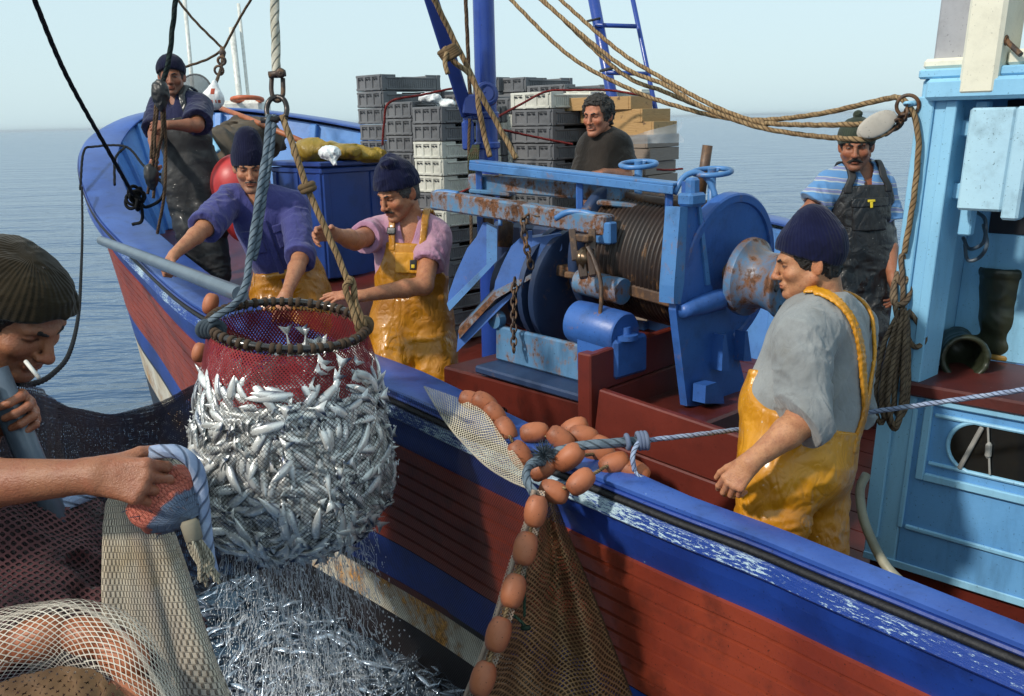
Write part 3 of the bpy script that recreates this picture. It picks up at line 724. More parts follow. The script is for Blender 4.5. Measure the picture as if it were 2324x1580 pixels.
        if sh.get('cuff'): 
            cu = sint(.004, sint(.004, cap(e - nrm(dirv) * .06, e + nrm(dirv) * .03, .054 * ra + g + .008), plane(e + nrm(dirv) * .004, dirv)), plane(e - nrm(dirv) * sh['cuff'], -dirv)); ar = su(.003, ar, cu)
        f = su(.018, f, ar); hol.append(hl)
    f = folds(f, sh.get('fold', .005), sh.get('fs', 8), sh.get('seed', 0), up, .5)
    hem = sh.get('hem', -.10); f = sint(.008, f, plane(PE + up * hem, -up))
    for q in hol: f = ssub(.003, f, q)
    f = ssub(.006, f, grow(cap(nk, N + (nk - N) * .0 + up * sh.get('nlow', .02), .056, .064 + sh.get('nw', .0)), .008))
    if sh.get('vneck'): 
        a = N + up * .05 + fw * .06; b = N - up * sh['vneck'] + fw * .15; f = ssub(.004, f, su(.01, cap(a, b, .05, .006, side, .9), cap(a + fw * .08, b + fw * .08, .05, .006)))
    if sh.get('collar'):
        o = N + up * .018 + fw * .0; cyl = cap(o - up * .06, o + up * .08, .082, .066); band = lambda p: np.abs(cyl(p)) - .0055
        top = plane(o + up * .038 + fw * .0, up - fw * -.35); bot = plane(o - up * .05, -up)
        col = sint(.004, sint(.004, band, top), bot); col = ssub(.006, col, cap(o + fw * .05, o + fw * .22, .012 + .03 * bool(sh.get('vneck'))))
        for sg in (-1, 1):
            a = o + fw * .055 + side * sg * .035 + up * .02; col = su(.006, col, cap(a, a + side * sg * .03 - up * .055 + fw * .025, .016, .008, fw, 2.2))
        f = su(.006, f, col)
    lo, hi = bounds([SL, SR, N + up * .1, PE + up * hem, J['EL'], J['ER']] + ([J['WL'], J['WR']] if max(lens) > 1 else []), .22)
    a, b = mesh_sdf(f, lo, hi, hc); shirt_g = tor(g)
    mk('shirt', a, b, sh['mat'], root, True)
    # -------- trousers, bib, braces
    tr = s['trousers']; tg = tr.get('g', .028); lg = [leg(J['HL'], J['KL'], J['AL'], tg + .004), leg(J['HR'], J['KR'], J['AR'], tg + .004)]
    lg = [folds(q, tr.get('fold', .007), 8, 21 + i, J['KL'] - J['HL'], 1.9) for i, q in enumerate(lg)]
    f = su(.05, sint(.02, tor(tg), plane(PE + up * tr.get('waist', .10), up)), *lg)
    if tr.get('bib'):
        bw, bh = tr.get('bw', .13), tr['bib']; sh_l = grow(tor(g), .012)
        def lim(p):
            q = (p - V3(PE)) @ V3(rot).T; x, y, z = q.T; wv = tr.get('waist', .10)
            t = np.clip((z - wv) / (bh - wv), 0, 1); wid = .26 * (1 - t) ** 1.6 + bw * (1 - (1 - t) ** 1.6)
            zz = np.where(y > -.01, np.maximum(z - bh, (np.abs(x) - wid) * .8), z - wv - tr.get('back', .04))
            return np.maximum(zz, wv - .08 - z)
        f = su(.012, f, sint(.006, sh_l, lim))
    f = folds(f, tr.get('fold', .006), tr.get('fs', 6.5), tr.get('seed', 30), None)
    ends = []
    for k, an in (('L', J['AL']), ('R', J['AR'])): pass
    lo, hi = bounds([J['HL'], J['HR'], J['KL'], J['KR'], J['AL'], J['AR'], PE + up * max(tr.get('waist', .1), tr.get('bib', 0))], .22)
    a, b = mesh_sdf(f, lo, hi, max(.006, hc * 1.15)); t_ = mk('trousers', a, b, tr['mat'], root, True)
    if tr.get('bib') and tr.get('strapm'):
        sw = tr.get('sw', .019); off = tr.get('so', .085); wob = tr.get('wob', 0)
        base = tor(g)
        for sg in (-1, 1):
            def strap(p, sg=sg):
                q = (p - V3(PE)) @ V3(rot).T; x, y, z = q.T
                back = y < 0; cx = np.where(back, sg * off * np.clip((z - tr.get('xz', .18)) / (TL - tr.get('xz', .18)), 0.0, 1.05) + sg * .006, sg * (off + (bw - .025 - off) * np.clip((TL - z) / max(.05, TL - bh), 0, 1)))
                d = np.abs(base(p) - tr.get('sh', .014)) - tr.get('st', .008)
                lat = np.abs(x - cx) - sw
                if wob: d = d - wob * np.sin(z * 330 + y * 250 + 2 * vnoise(p * f32(60), 4)) ; lat = lat - wob * 1.5 * np.sin(z * 210 + y * 180)
                m = np.maximum(lat, np.where(back, tr.get('waist', .1) - .03 - z, bh - .035 - z)); m = np.maximum(m, z - TL - .09)
                if tr.get('backonly'): m = np.maximum(m, y - .035)
                return -smin(-d, -m, .006)
            lo, hi = bounds([N + side * .2, N - side * .2, PE + side * .2, PE - side * .2, N + fw * .2, N - fw * .2], .1)
            a, b = mesh_sdf(strap, lo, hi, max(.0045, hc)); mk('strap', a, b, tr['strapm'], root, True)
    # -------- pockets, badges, buckles lying on the cloth
    for q in s.get('patches', []):
        base = tor(g); cx, cz, pw, ph = q['r']; of, th = q.get('off', .006), q.get('th', .004)
        def pf(p, cx=cx, cz=cz, pw=pw, ph=ph, of=of, th=th):
            l_ = (p - V3(PE)) @ V3(rot).T; x, y, z = l_.T; d = np.abs(base(p) - of) - th
            m = np.maximum(np.maximum(np.abs(x - cx) - pw / 2, np.abs(z - cz) - ph / 2), -y); return -smin(-d, -m, .003)
        c_ = PE + up * cz + rot[0] * cx + fw * .13; a, b = mesh_sdf(pf, c_ - max(pw, ph) * .7 - .09, c_ + max(pw, ph) * .7 + .09, q.get('h', .004)); mk(q['name'], a, b, q['mat'], root, True)
    # -------- boots
    for A, K in ((J['AL'], J['KL']), (J['AR'], J['KR'])):
        ff = nrm(fw * np.array([1, 1, 0])); z0 = s['foot']; A2 = np.array([A[0], A[1], z0 + .09])
        f = su(.03, cap(A2 + nrm(K - A) * .22, A2, .066, .056), cap(A2 - np.array([0, 0, .045]) - ff * .02, A2 - np.array([0, 0, .05]) + ff * .15, .044, .038)); f = sint(.006, f, plane((0, 0, z0 + .004), (0, 0, -1)))
        a, b = mesh_sdf(f, *bounds([A2, A2 + nrm(K - A) * .22, A2 + ff * .2], .12), .009); mk('boot', a, b, s.get('bootm', M_boot_r), root, True)
    # -------- hat, hair, moustache, brows
    def put(name, f, lo, hi, hh, m, uvk=False):
        a, b = mesh_sdf(f, lo, hi, hh); uv = None
        if uvk: uv = np.stack([np.arctan2(a[:, 0], a[:, 1] + .012) * .095, a[:, 2]], 1)
        return mk(name, (a * sc) @ fr + Hc, b, m, root, True, uv)
    if s.get('hat'):
        hv = s['hat']; q = hat_sdf(hv)
        fq = folds(q, hv.get('fold', .0022), 22, 3) 
        if hv.get('pom'): fq = su(.006, fq, folds(ell(hv['pom'], (.024, .024, .02)), .004, 60, 2))
        put(hv.get('name', 'knitted_cap'), fq, (-.15, -.19, -.12), (.15, .18, .30), max(.0022, h), hv['mat'], True)
    if s.get('hair'):
        put('hair', hair_sdf(s['hair']), (-.14, -.16, -.16), (.14, .16, .18), h * .9, s['hair']['mat'])
    mu = s.get('moustache')
    if mu:
        t_ = mu.get('t', .006); f = None
        for sg in (-1, 1):
            q = cap((sg * .002, .1045, -.0575), (sg * .024, .094, -.0625 - mu.get('dr', .0)), t_, t_ * .75); q = su(.004, q, cap((sg * .024, .094, -.0625 - mu.get('dr', .0)), (sg * mu.get('w', .031), .086, -.068 - mu.get('dr', 0)), t_ * .75, t_ * .35)); f = q if f is None else su(.003, f, q)
        ff_ = f; f = lambda p: ff_(p) - f32(.0013) * vnoise(p * f32(300), 8)
        put('moustache', f, (-.06, .06, -.10), (.06, .13, -.03), min(h, .0022), s['hair']['mat'] if not mu.get('mat') else mu['mat'])
    bm = s.get('browm', M_hair); bt = s.get('browt', .0042)
    f = None
    for sg in (-1, 1):
        q = su(.003, cap((sg * .013, .0985, .0165 + s.get('frown', 0) * -.003), (sg * .030, .0925, .0215), bt, bt), cap((sg * .030, .0925, .0215), (sg * .048, .0765, .0165), bt, bt * .55)); f = q if f is None else su(.001, f, q)
    f3 = f; put('eyebrows', lambda p: f3(p) - f32(.0012) * vnoise(p * f32(320), 9), (-.07, .05, -.01), (.07, .125, .05), min(h, .0022), bm)
    return root, dict(rot=rot, fw=fw, up=up, side=side, N=N, PE=PE, fr=fr, Hc=Hc, tor=tor)
def camdir(p): return nrm(CAM - np.asarray(p))
def tilt(f, dz): f = nrm(f); return nrm(np.array([f[0], f[1], 0]) / np.linalg.norm(f[:2]) + np.array([0, 0, dz]))
M_yel = oilskin('yellow_oilskin', (.62, .27, .010), (.42, .16, .006)); M_yel2 = oilskin('ochre_oilskin', (.50, .21, .010), (.33, .12, .006), .26)
M_blk = oilskin('black_oilskin', (.010, .010, .011), (.018, .018, .020), .28)
M_navy = knit('navy_knit', (.007, .009, .040), (.005, .006, .026)); M_navy2 = knit('navy_knit_dark', (.008, .009, .033), (.006, .006, .022))
M_olive = knit('olive_knit', (.028, .019, .009), (.017, .012, .006)); M_green = knit('green_knit', (.045, .055, .038), (.03, .038, .028))
# ------------------------------------------------------------------ man in the grey pullover
Hc = P(1833, 592, 3.2)
fwdA = np.array([-.86, .5, 0])
J = dict(N=P(1872, 703, 3.24), PE=P(1808, 1045, 3.24), SL=P(1822, 765, 3.05), SR=P(1925, 735, 3.42), EL=P(1822, 955, 2.98), WL=P(1705, 1048, 2.93),
         ER=P(1930, 930, 3.52), WR=P(1850, 1040, 3.58), HL=P(1762, 1085, 3.16), HR=P(1838, 1085, 3.34), KL=P(1742, 1290, 3.12), KR=P(1858, 1290, 3.34), AL=P(1745, 1500, 3.2), AR=P(1890, 1490, 3.42))
gA = person(dict(hs=.94, label='stout man in grey pullover and yellow bib overalls standing in profile by the blue cabin', J=J, foot=P(1800, 1560, 3.25)[2], h=.0026, w=1.12, dp=1.25, belly=1.22, ra=1.06, nk=1.08,
    head=dict(c=Hc, f=(-1, .13, -.16)), v=dict(skin=(.50, .235, .115), stubble=.18, stub=(.30, .15, .09), w=1.03, jaw=1.12, chin=.98, nose=1.08, eye=.0026, eyez=-.001),
    skinmat=skin('skin_a'), hair=dict(mat=M_hair, hth=.007, hn=.004, hs=110, side=-.022, hlow=-.075, hfront=.06),
    hat=dict(zf=.058, zb=-.03, zt=.185, pk=(0, -.035), pr=.048, r=(.091, .114), cuff=.0, mat=M_navy),
    shirt=dict(mat=cloth('grey_wool', (.30, .31, .31), (.24, .25, .255), scale=5, bmp=.22, sheen=.25, blot=(.20, .19, .17)), g=.020, len=(1.04, 1.1), cuff=.05, fold=.009, fs=7, hem=-.05, seed=2, nlow=.035, nw=.006),
    trousers=dict(mat=M_yel, g=.032, waist=.09, bib=.26, bw=.15, back=.03, fold=.006, fs=6, seed=41, strapm=M_yel, sw=.019, so=.125, st=.006, wob=.0009, xz=.20, backonly=1),
    handL=dict(pn=(.45, .75, -.35), fd=(-.62, .0, -.78), curl=(.5, .6, .68, .75), thumb=(.5, .85, .25), tcurl=.3), handR=dict(pn=(0, -1, 0))))
# ------------------------------------------------------------------ man in the pink shirt
Hc = P(903, 437, 4.82)
J = dict(N=P(935, 512, 4.92), PE=P(935, 712, 5.0), SL=P(985, 533, 4.93), SR=P(858, 528, 4.95), ER=P(806, 546, 4.70), WR=P(760, 532, 4.46), EL=P(962, 648, 4.72), WL=P(820, 672, 4.56),
         HL=P(972, 742, 5.0), HR=P(895, 742, 5.0), KL=P(1003, 868, 4.9), KR=P(880, 868, 4.86), AL=P(1010, 1000, 5.0), AR=P(890, 990, 5.0))
gB = person(dict(label='man with dark moustache in pink shirt and yellow bib overalls steadying the net', J=J, foot=P(950, 1035, 5.0)[2], h=.0032, w=1.0, dp=1.0, ra=.98,
    head=dict(c=Hc, f=tilt((-.66, -.72, 0), -.36)), v=dict(skin=(.47, .20, .10), stubble=.28, stub=(.22, .12, .085), jaw=.95, nose=1.1, eye=.0016, eyez=-.002, w=.97),
    skinmat=skin('skin_b'), hair=dict(mat=M_hair_g, hth=.006, side=-.012, hlow=-.06, hfront=.06), moustache=dict(t=.0062, mat=M_hair),
    hat=dict(zf=.050, zb=.012, zt=.172, pk=(0, -.01), pr=.062, r=(.092, .112), cuff=.045, mat=M_navy, lumps=[(-.03, .03, .165, .04, .035, .022), (.02, -.03, .16, .04, .04, .025)], fold=.004),
    shirt=dict(mat=cloth('pink_cotton', (.50, .27, .36), (.42, .21, .33), scale=7, bmp=.3, blot=(.56, .34, .32)), g=.014, len=(.60, .58), flare=.010, fold=.0075, hem=-.04, seed=6, vneck=.13, collar=1),
    trousers=dict(mat=M_yel2, g=.034, waist=.10, bib=.36, bw=.10, back=.06, fold=.007, fs=6.2, seed=52, strapm=M_yel2, sw=.017, so=.08),
    patches=[dict(name='bib_pocket', r=(-.01, .27, .13, .10), off=.022, th=.005, mat=M_yel), dict(name='badge', r=(-.035, .262, .035, .05), off=.028, th=.003, mat=plain('badge_black', (.02, .02, .02), .5)), dict(name='badge', r=(-.035, .255, .018, .02), off=.032, th=.002, h=.003, mat=plain('badge_yellow', (.7, .5, .02), .5)), dict(name='buckle', r=(.078, .42, .046, .034), off=.026, th=.006, mat=plain('buckle_black', (.012, .012, .014), .4))],
    handR=dict(fd=(-.55, -.65, .1), pn=(.45, -.75, -.35), curl=(.35, .4, .5, .55), thumb=(.55, .7, .5), tcurl=.3, spread=.04), handL=dict(fd=(-1, -.1, .04), pn=(.05, .25, -1), curl=(.10, .14, .2, .26), thumb=(.45, .9, .1), spread=.03)))
# ------------------------------------------------------------------ man in the blue shirt
M_bsh = cloth('blue_cotton', (.058, .060, .22), (.042, .044, .17), scale=6, bmp=.3)
Hc = P(566, 378, 5.25)
J = dict(N=P(592, 452, 5.40), PE=P(660, 640, 5.62), SL=P(668, 470, 5.42), SR=P(524, 452, 5.36), ER=P(464, 518, 5.12), WR=P(396, 577, 4.94), EL=P(682, 585, 5.22), WL=P(650, 668, 4.92),
         HL=P(698, 668, 5.62), HR=P(622, 668, 5.6), KL=P(705, 790, 5.5), KR=P(632, 790, 5.42), AL=P(720, 890, 5.7), AR=P(650, 890, 5.65))
gC = person(dict(label='man in blue shirt and tall navy cap leaning over the rail with a grey pole', J=J, foot=P(680, 925, 5.68)[2], h=.0034, w=1.0, ra=.98,
    head=dict(c=Hc, f=tilt(camdir(Hc), -.20)), v=dict(skin=(.46, .205, .105), stubble=.42, stub=(.20, .13, .10), w=.93, jaw=.9, chin=1.03, nose=1.12, eye=.0028, brow=1.15),
    skinmat=skin('skin_c'), moustache=dict(t=.004, mat=M_hair_g), hair=dict(mat=M_hair_g, hth=.003, side=-.02, hfront=.06), frown=1, browt=.0046,
    hat=dict(zf=.026, zb=-.02, zt=.205, pk=(0, -.015), pr=.05, r=(.084, .106), cuff=.0, mat=M_navy2),
    shirt=dict(mat=M_bsh, g=.02, len=(1.03, .98), cuff=.045, fold=.0065, hem=-.06, seed=9, vneck=.085, collar=1),
    trousers=dict(mat=M_yel2, g=.034, waist=.12, fold=.007, seed=61),
    patches=[dict(name='pocket_flap', r=(sx, .36, .115, .042), off=.014, th=.006, mat=M_bsh) for sx in (-.09, .09)] + [dict(name='pocket', r=(sx, .295, .105, .09), off=.011, th=.005, mat=M_bsh) for sx in (-.09, .09)] + [dict(name='placket', r=(0, .20, .032, .44), off=.011, th=.005, mat=M_bsh)],
    handR=dict(fd=(-.55, -.55, -.62), pn=(.35, -.1, -.9), curl=(.9, .95, 1.0, 1.0), thumb=(.5, .7, .55), tcurl=.5), handL=dict(fd=(-.12, -.55, -.8), pn=(-.2, .7, -.4), curl=(.2, .22, .26, .3), spread=.1, thumb=(.75, .6, .1))))
# ------------------------------------------------------------------ man in black at the bow
Hc = P(389, 174, 6.85)
J = dict(N=P(408, 226, 6.95), PE=P(437, 385, 7.0), SL=P(452, 243, 6.93), SR=P(366, 240, 7.0), EL=P(447, 285, 6.74), WL=P(384, 284, 6.62), ER=P(352, 305, 6.84), WR=P(352, 352, 6.66),
         HL=P(466, 412, 7.0), HR=P(412, 412, 7.0), KL=P(480, 515, 6.95), KR=P(432, 520, 6.93), AL=P(495, 610, 7.0), AR=P(455, 615, 7.0))
gD = person(dict(label='man in dark shirt and black waders hauling the tackle at the bow', J=J, foot=P(470, 632, 7.0)[2], h=.004, w=1.02,
    head=dict(c=Hc, f=tilt(camdir(Hc) + np.array([-.1, 0, 0]), -.05)), v=dict(skin=(.30, .125, .068), stubble=.6, stub=(.12, .07, .05), eye=.003, w=1.0, nose=1.1),
    skinmat=skin('skin_d'), hair=dict(mat=M_hair, hth=.004, side=-.02, hfront=.06),
    hat=dict(zf=.055, zb=-.02, zt=.142, pk=(0, -.01), pr=.06, cuff=.0, mat=M_navy2),
    shirt=dict(mat=cloth('navy_cotton', (.014, .016, .065), (.010, .011, .045)), g=.022, len=(.85, .85), flare=.025, fold=.006, hem=-.02, seed=14, vneck=.08, collar=1),
    trousers=dict(mat=oilskin('grey_black_oilskin', (.012, .012, .014), (.006, .006, .008), .62, .35), g=.036, waist=.10, bib=.34, bw=.14, fold=.007, seed=71, strapm=M_blk, sw=.02),
    handL=dict(fd=(-.9, -.35, -.1), pn=(-.2, .6, -.6), curl=(.8, .9, .95, 1.0)), handR=dict(fd=(-.1, -.5, -.5), pn=(.7, .2, -.3), curl=(.8, .9, .95, 1.0))))
# ------------------------------------------------------------------ man in the brown T-shirt
Hc = P(1356, 262, 6.35)
J = dict(N=P(1368, 316, 6.45), PE=P(1372, 470, 6.5), SL=P(1402, 330, 6.40), SR=P(1342, 336, 6.5), EL=P(1420, 400, 6.38), WL=P(1372, 392, 6.16), ER=P(1326, 412, 6.48), WR=P(1330, 455, 6.25),
         HL=P(1398, 500, 6.5), HR=P(1350, 500, 6.5), KL=P(1402, 600, 6.45), KR=P(1350, 600, 6.45), AL=P(1405, 715, 6.5), AR=P(1350, 715, 6.5))
gE = person(dict(label='bareheaded man with curly dark hair in brown T-shirt standing before the crates', J=J, foot=P(1375, 735, 6.5)[2], h=.0036, w=.92, ra=.95,
    head=dict(c=Hc, f=tilt(camdir(Hc) + np.array([-.62, 0, 0]), -.10)), v=dict(skin=(.50, .20, .11), stubble=.2, stub=(.24, .12, .09), open=1, eye=.0022, jaw=1.02, w=.98, chin=1.03),
    skinmat=skin('skin_e'), hair=dict(mat=plain('hair_curly', (.03, .024, .02), .6, var=.5, bmp=1, sc=50, bs=200), hth=.014, hn=.010, hs=75, side=-.03, hlow=-.085, hfront=.068),
    shirt=dict(mat=cloth('brown_cotton', (.035, .026, .020), (.022, .017, .014), scale=5), g=.022, len=(.8, .8), flare=.03, fold=.006, hem=-.10, seed=19, nlow=-.02, nw=.022),
    trousers=dict(mat=cloth('dark_cloth', (.02, .02, .03)), g=.03, seed=81), handL=dict(fd=(-.6, -.8, 0), pn=(0, 0, -1)), handR=dict(fd=(0, -.9, -.2), pn=(0, 0, -1))))
# ------------------------------------------------------------------ man in the striped shirt
M_bdg = plain('badge_bright_yellow', (.75, .55, .02), .5)
def stripes():
    t = NT('striped_shirt'); v = t.co(); sp = t.n('ShaderNodeSeparateXYZ'); t.l(v, sp.inputs[0])
    z = t.math('ADD', t.math('ADD', sp.outputs[2], t.math('MULTIPLY', sp.outputs[0], .10)), t.math('MULTIPLY', t.noise(v, 6, 2), .03)); q = t.math('FRACT', t.math('MULTIPLY', z, 15.5))
    col = t.mix(t.math('COMPARE', q, .28, .055), (.10, .26, .52), (.46, .50, .48)); col = t.mix(t.math('COMPARE', q, .44, .09), col, (.22, .22, .40)); col = t.mix(t.math('COMPARE', q, .60, .035), col, (.50, .46, .40))
    col = t.mix(t.math('MULTIPLY', t.noise(v, 40, 4), .4), col, (.07, .17, .36))
    return t.bsdf(col, .85, 0, t.bump(t.noise(v, 260, 3), .3, .004), sheen=.2)
Hc = P(1943, 331, 5.35)
J = dict(N=P(1950, 402, 5.46), PE=P(1948, 560, 5.52), SL=P(1992, 424, 5.46), SR=P(1884, 422, 5.45), EL=P(2014, 535, 5.50), WL=P(2026, 632, 5.36), ER=P(1828, 490, 5.45), WR=P(1800, 560, 5.25),
         HL=P(1980, 590, 5.52), HR=P(1918, 590, 5.52), KL=P(1980, 715, 5.5), KR=P(1918, 715, 5.48), AL=P(1985, 840, 5.55), AR=P(1920, 840, 5.55))
gF = person(dict(label='man with thick moustache in striped blue polo shirt and black bib waders', J=J, foot=P(1950, 865, 5.55)[2], h=.0034, w=.98, ra=1.0,
    head=dict(c=Hc, f=tilt(camdir(Hc) + np.array([-.03, 0, 0]), -.12)), v=dict(skin=(.33, .13, .065), stubble=.45, stub=(.14, .075, .05), eye=.0026, w=1.0, nose=1.15, jaw=1.05, brow=1.15),
    skinmat=skin('skin_f'), moustache=dict(t=.0085, w=.040, dr=.006), hair=dict(mat=M_hair, hth=.006, side=-.03, hfront=.06), browt=.0052, frown=1,
    hat=dict(zf=.030, zb=-.02, zt=.140, pk=(0, -.01), pr=.06, r=(.090, .110), cuff=.0, mat=M_green, pom=(0, -.01, .165)),
    shirt=dict(mat=stripes(), g=.02, len=(.68, .62), flare=.03, fold=.006, hem=-.02, seed=24, vneck=.13, collar=1),
    trousers=dict(mat=M_blk, g=.036, waist=.10, bib=.33, bw=.135, back=.05, fold=.009, seed=91, strapm=plain('black_webbing', (.018, .018, .02), .6), sw=.021, so=.085, st=.009),
    patches=[dict(name='bib_pocket', r=(0, .17, .19, .15), off=.024, th=.005, mat=M_blk), dict(name='pocket_flap', r=(0, .245, .20, .05), off=.029, th=.005, mat=M_blk), dict(name='badge', r=(0, .253, .042, .015), off=.036, th=.003, h=.003, mat=M_bdg), dict(name='badge', r=(0, .232, .016, .035), off=.036, th=.003, h=.003, mat=M_bdg)],
    handL=dict(fd=(.1, -.3, -.9), pn=(-1, 0, 0)), handR=dict(fd=(-.1, -.5, -.7), pn=(1, 0, 0))))
# ------------------------------------------------------------------ foreground man
Hc = P(34, 706, 2.06)
J = dict(N=P(-118, 800, 2.14), PE=P(-330, 1240, 2.2), SR=P(-170, 880, 1.95), SL=P(-70, 850, 2.34), ER=P(-135, 1105, 1.74), WR=P(216, 1080, 1.68), EL=P(-70, 1010, 2.22), WL=P(-14, 958, 2.0),
         HL=P(-300, 1290, 2.3), HR=P(-370, 1290, 2.12), KL=P(-230, 1640, 2.2), KR=P(-330, 1640, 2.05), AL=P(-250, 2000, 2.25), AR=P(-350, 2000, 2.15))
gG = person(dict(deck=False, label='man in brown knitted cap smoking a cigarette with head bowed in left foreground', J=J, foot=P(-300, 2080, 2.2)[2], h=.0021, w=1.0, ra=1.0,
    head=dict(c=Hc, f=(.74, -.27, -.56)), v=dict(skin=(.35, .15, .078), stubble=.35, stub=(.115, .06, .04), nose=1.12, jaw=1.04, eye=.0012, eyez=-.003, brow=1.2, chin=1.02),
    arm_skin=(.31, .125, .062), skinmat=skin('skin_g', rough=.4), hair=dict(mat=M_hair, hth=.010, hn=.007, hs=120, side=-.022, hlow=-.07, hfront=.040), browt=.005,
    hat=dict(zf=.060, zb=-.040, zt=.112, pk=(0, -.035), pr=.06, r=(.096, .124), cuff=.042, mat=M_olive, lumps=[(0, -.06, .100, .05, .045, .03), (0, .035, .088, .05, .045, .025)], fold=.0035),
    shirt=dict(mat=cloth('dark_jumper', (.03, .02, .03)), g=.022, len=(.8, .85), flare=.02, hem=-.05, seed=29), trousers=dict(mat=cloth('dark_trousers', (.02, .018, .02)), g=.03, seed=97),
    handR=dict(fd=(1, -.12, -.10), pn=(.1, .85, -.45), curl=(1.0, 1.05, 1.1, 1.1), thumb=(.6, .8, .45), tcurl=.4, s=1.0), handL=dict(fd=(.75, -.1, .3), pn=(.3, -.9, 0), curl=(.95, 1.0, 1.0, 1.0), thumb=(.7, .6, .4), tcurl=.45)))
# ================================================================== WHEELHOUSE (its starboard side is one upright plane)
axB = nrm(np.array([.69, -.72, 0.0])); nS = nrm(np.array([-.72, -.69, 0.0])); bB = -nS; UP = np.array([0, 0, 1.0])
C0 = P(1957, 1263, 3.9); RAKE = .062                              # the house side leans aft a little
def ray_plane(x, y, o, n):
    v = _f + (x - 1162) / FPX * _r - (y - 790) / FPX * _u; return CAM + v * (np.dot(o - CAM, n) / np.dot(v, n))
def uz(x, y, off=0.0):
    q = ray_plane(x, y, C0 + nS * off, nS); return float(np.dot(q - C0, axB) - RAKE * (q[2] - C0[2])), float(q[2])
def wpt(u, z, o=0.0): return C0 * np.array([1, 1, 0]) + axB * (u + RAKE * (z - C0[2])) + nS * o + UP * z
def PW(x, y, o=.03): return wpt(*uz(x, y, o), o)
rotW = np.array([axB, bB, UP])
def wbox(mb, u0, u1, z0, z1, o0, o1, m=0, b=.006):
    mb.box(C0 * np.array([1, 1, 0]) + axB * (u0 + u1) / 2 + nS * (o0 + o1) / 2 + UP * (z0 + z1) / 2, (abs(u1 - u0), abs(o1 - o0), abs(z1 - z0)), rotW, b, m)
    v = mb.V[-1]; v += (RAKE * (v[:, 2] - C0[2]))[:, None] * axB; return mb
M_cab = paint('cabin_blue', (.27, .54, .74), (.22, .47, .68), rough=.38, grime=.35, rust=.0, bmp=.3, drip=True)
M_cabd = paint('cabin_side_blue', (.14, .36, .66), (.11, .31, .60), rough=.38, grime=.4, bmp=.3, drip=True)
M_cream = paint('cream_paint', (.78, .74, .60), (.72, .68, .54), rough=.4, grime=.22); M_shadeg = paint('shaded_face_grey', (.40, .40, .42), (.34, .34, .36), rough=.5, grime=.3)
M_dark = plain('dark_inside', (.010, .011, .016), .6)
M_ledge = paint('ledge_red', (.10, .018, .014), (.06, .012, .010), rough=.5, grime=.5, chip=(.5, .45, .42), chipa=.05)
M_iron = paint('rusty_iron', (.055, .030, .020), (.03, .02, .016), rust=.6, rough=.55)
wh = thing('wheelhouse', 'light blue painted wheelhouse with open ledge, sliding shutter and rounded window', 'wheelhouse', C0 * np.array([1, 1, 0]) + UP * (C0[2] - .3))
zt = uz(2072, 180)[1]; zb = C0[2]; uR = 2.4; zl = uz(2090, 868)[1]; zbm = uz(2150, 228)[1]; uP = uz(2148, 420)[0]
DEP = .50
mb = MB(); wbox(mb, 0, uP, zb, zt - .002, -.16, 0, 0, .008); wbox(mb, -.004, .055, zb + .1, zt - .06, .001, .014, 0, .004); wbox(mb, uP - .035, uP + .002, zl, zbm, .001, .009, 0, .003); mb.build('corner_post', M_cab, wh)
mb = MB(); wbox(mb, -.006, uR, zt - .001, zt + .03, -1.3, .028, 0, .006); wbox(mb, -.003, uR, zbm + .075, zt - .002, -.10, .016, 0, .006); wbox(mb, uz(2111, 210)[0], uR, zbm, zbm + .072, -.12, .05, 0, .012); mb.build('roof_beam', M_cab, wh)
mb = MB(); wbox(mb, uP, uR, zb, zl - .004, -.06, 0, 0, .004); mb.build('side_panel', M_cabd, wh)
mb = MB(); wbox(mb, uP - .005, uR, zl - .055, zl - .005, .0, .016, 0, .005); wbox(mb, uP - .06, uR, uz(2100, 895)[1] - .004, zl - .058, .0, .009, 0, .004)
zmo = uz(2041, 1195)[1]; wbox(mb, uz(2055, 1195)[0], uR, zmo, zmo + .02, .0, .012, 0, .005); wbox(mb, uz(2050, 1100)[0], uz(2062, 1100)[0], zmo, zl - .1, .0, .010, 0, .004); wbox(mb, .005, uR, zb + .0, zb + .03, .002, .010, 0, .003); mb.build('trim', M_cab, wh)
mb = MB(); wbox(mb, .02, uR, zb - .36, zb - .002, -.10, -.02, 0, .006); mb.build('coaming', M_deck, wh)
mb = MB(); wbox(mb, uP - .06, uR, zl - .05, zl, -DEP, .03, 0, .008); mb.build('ledge', M_ledge, wh)
mb = MB(); wbox(mb, uP - .1, uR, zl + .001, zbm + .06, -DEP - .04, -DEP, 0, .004); wbox(mb, -.0, .03, zb, zt - .01, -1.3, -.161, 0, .004); mb.build('inner_wall', M_cab, wh)
mb = MB(); wbox(mb, uP - .02, uP + .33, uz(2140, 560)[1], zbm - .0, -DEP + .002, -DEP + .008, 0, .002); mb.build('window_dark_sheet', M_dark, wh)  # thin dark sheet, its colour stands for the unlit room behind
mb = MB(); ub, zz0 = uz(2172, 538); uc = uz(2198, 231)[0]
wbox(mb, ub - .022, ub + .022, zz0, zbm - .004, -.09, -.05, 0, .005)
for y_ in (292, 438): wbox(mb, uP - .02, ub - .022, uz(2180, y_)[1] - .028, uz(2180, y_)[1] + .028, -.10, -.06, 0, .005)
mb.build('window_frame', M_cab, wh)
u0, z1 = uz(2205, 238, .05); u1, z0 = uz(2300, 484, .05); mb = MB(); wbox(mb, u0 - .01, u1 - .045, z0, z1 - .01, -.02, .035, 0, .008); wbox(mb, u1 - .043, u1 + .012, z0 - .025, z1 - .008, -.02, .045, 0, .008); sh_ = mb.build('sliding_shutter', paint('shutter_blue', (.42, .63, .74), (.38, .58, .70), rough=.4, grime=.5, chip=(.7, .8, .82), chipa=.0), wh)
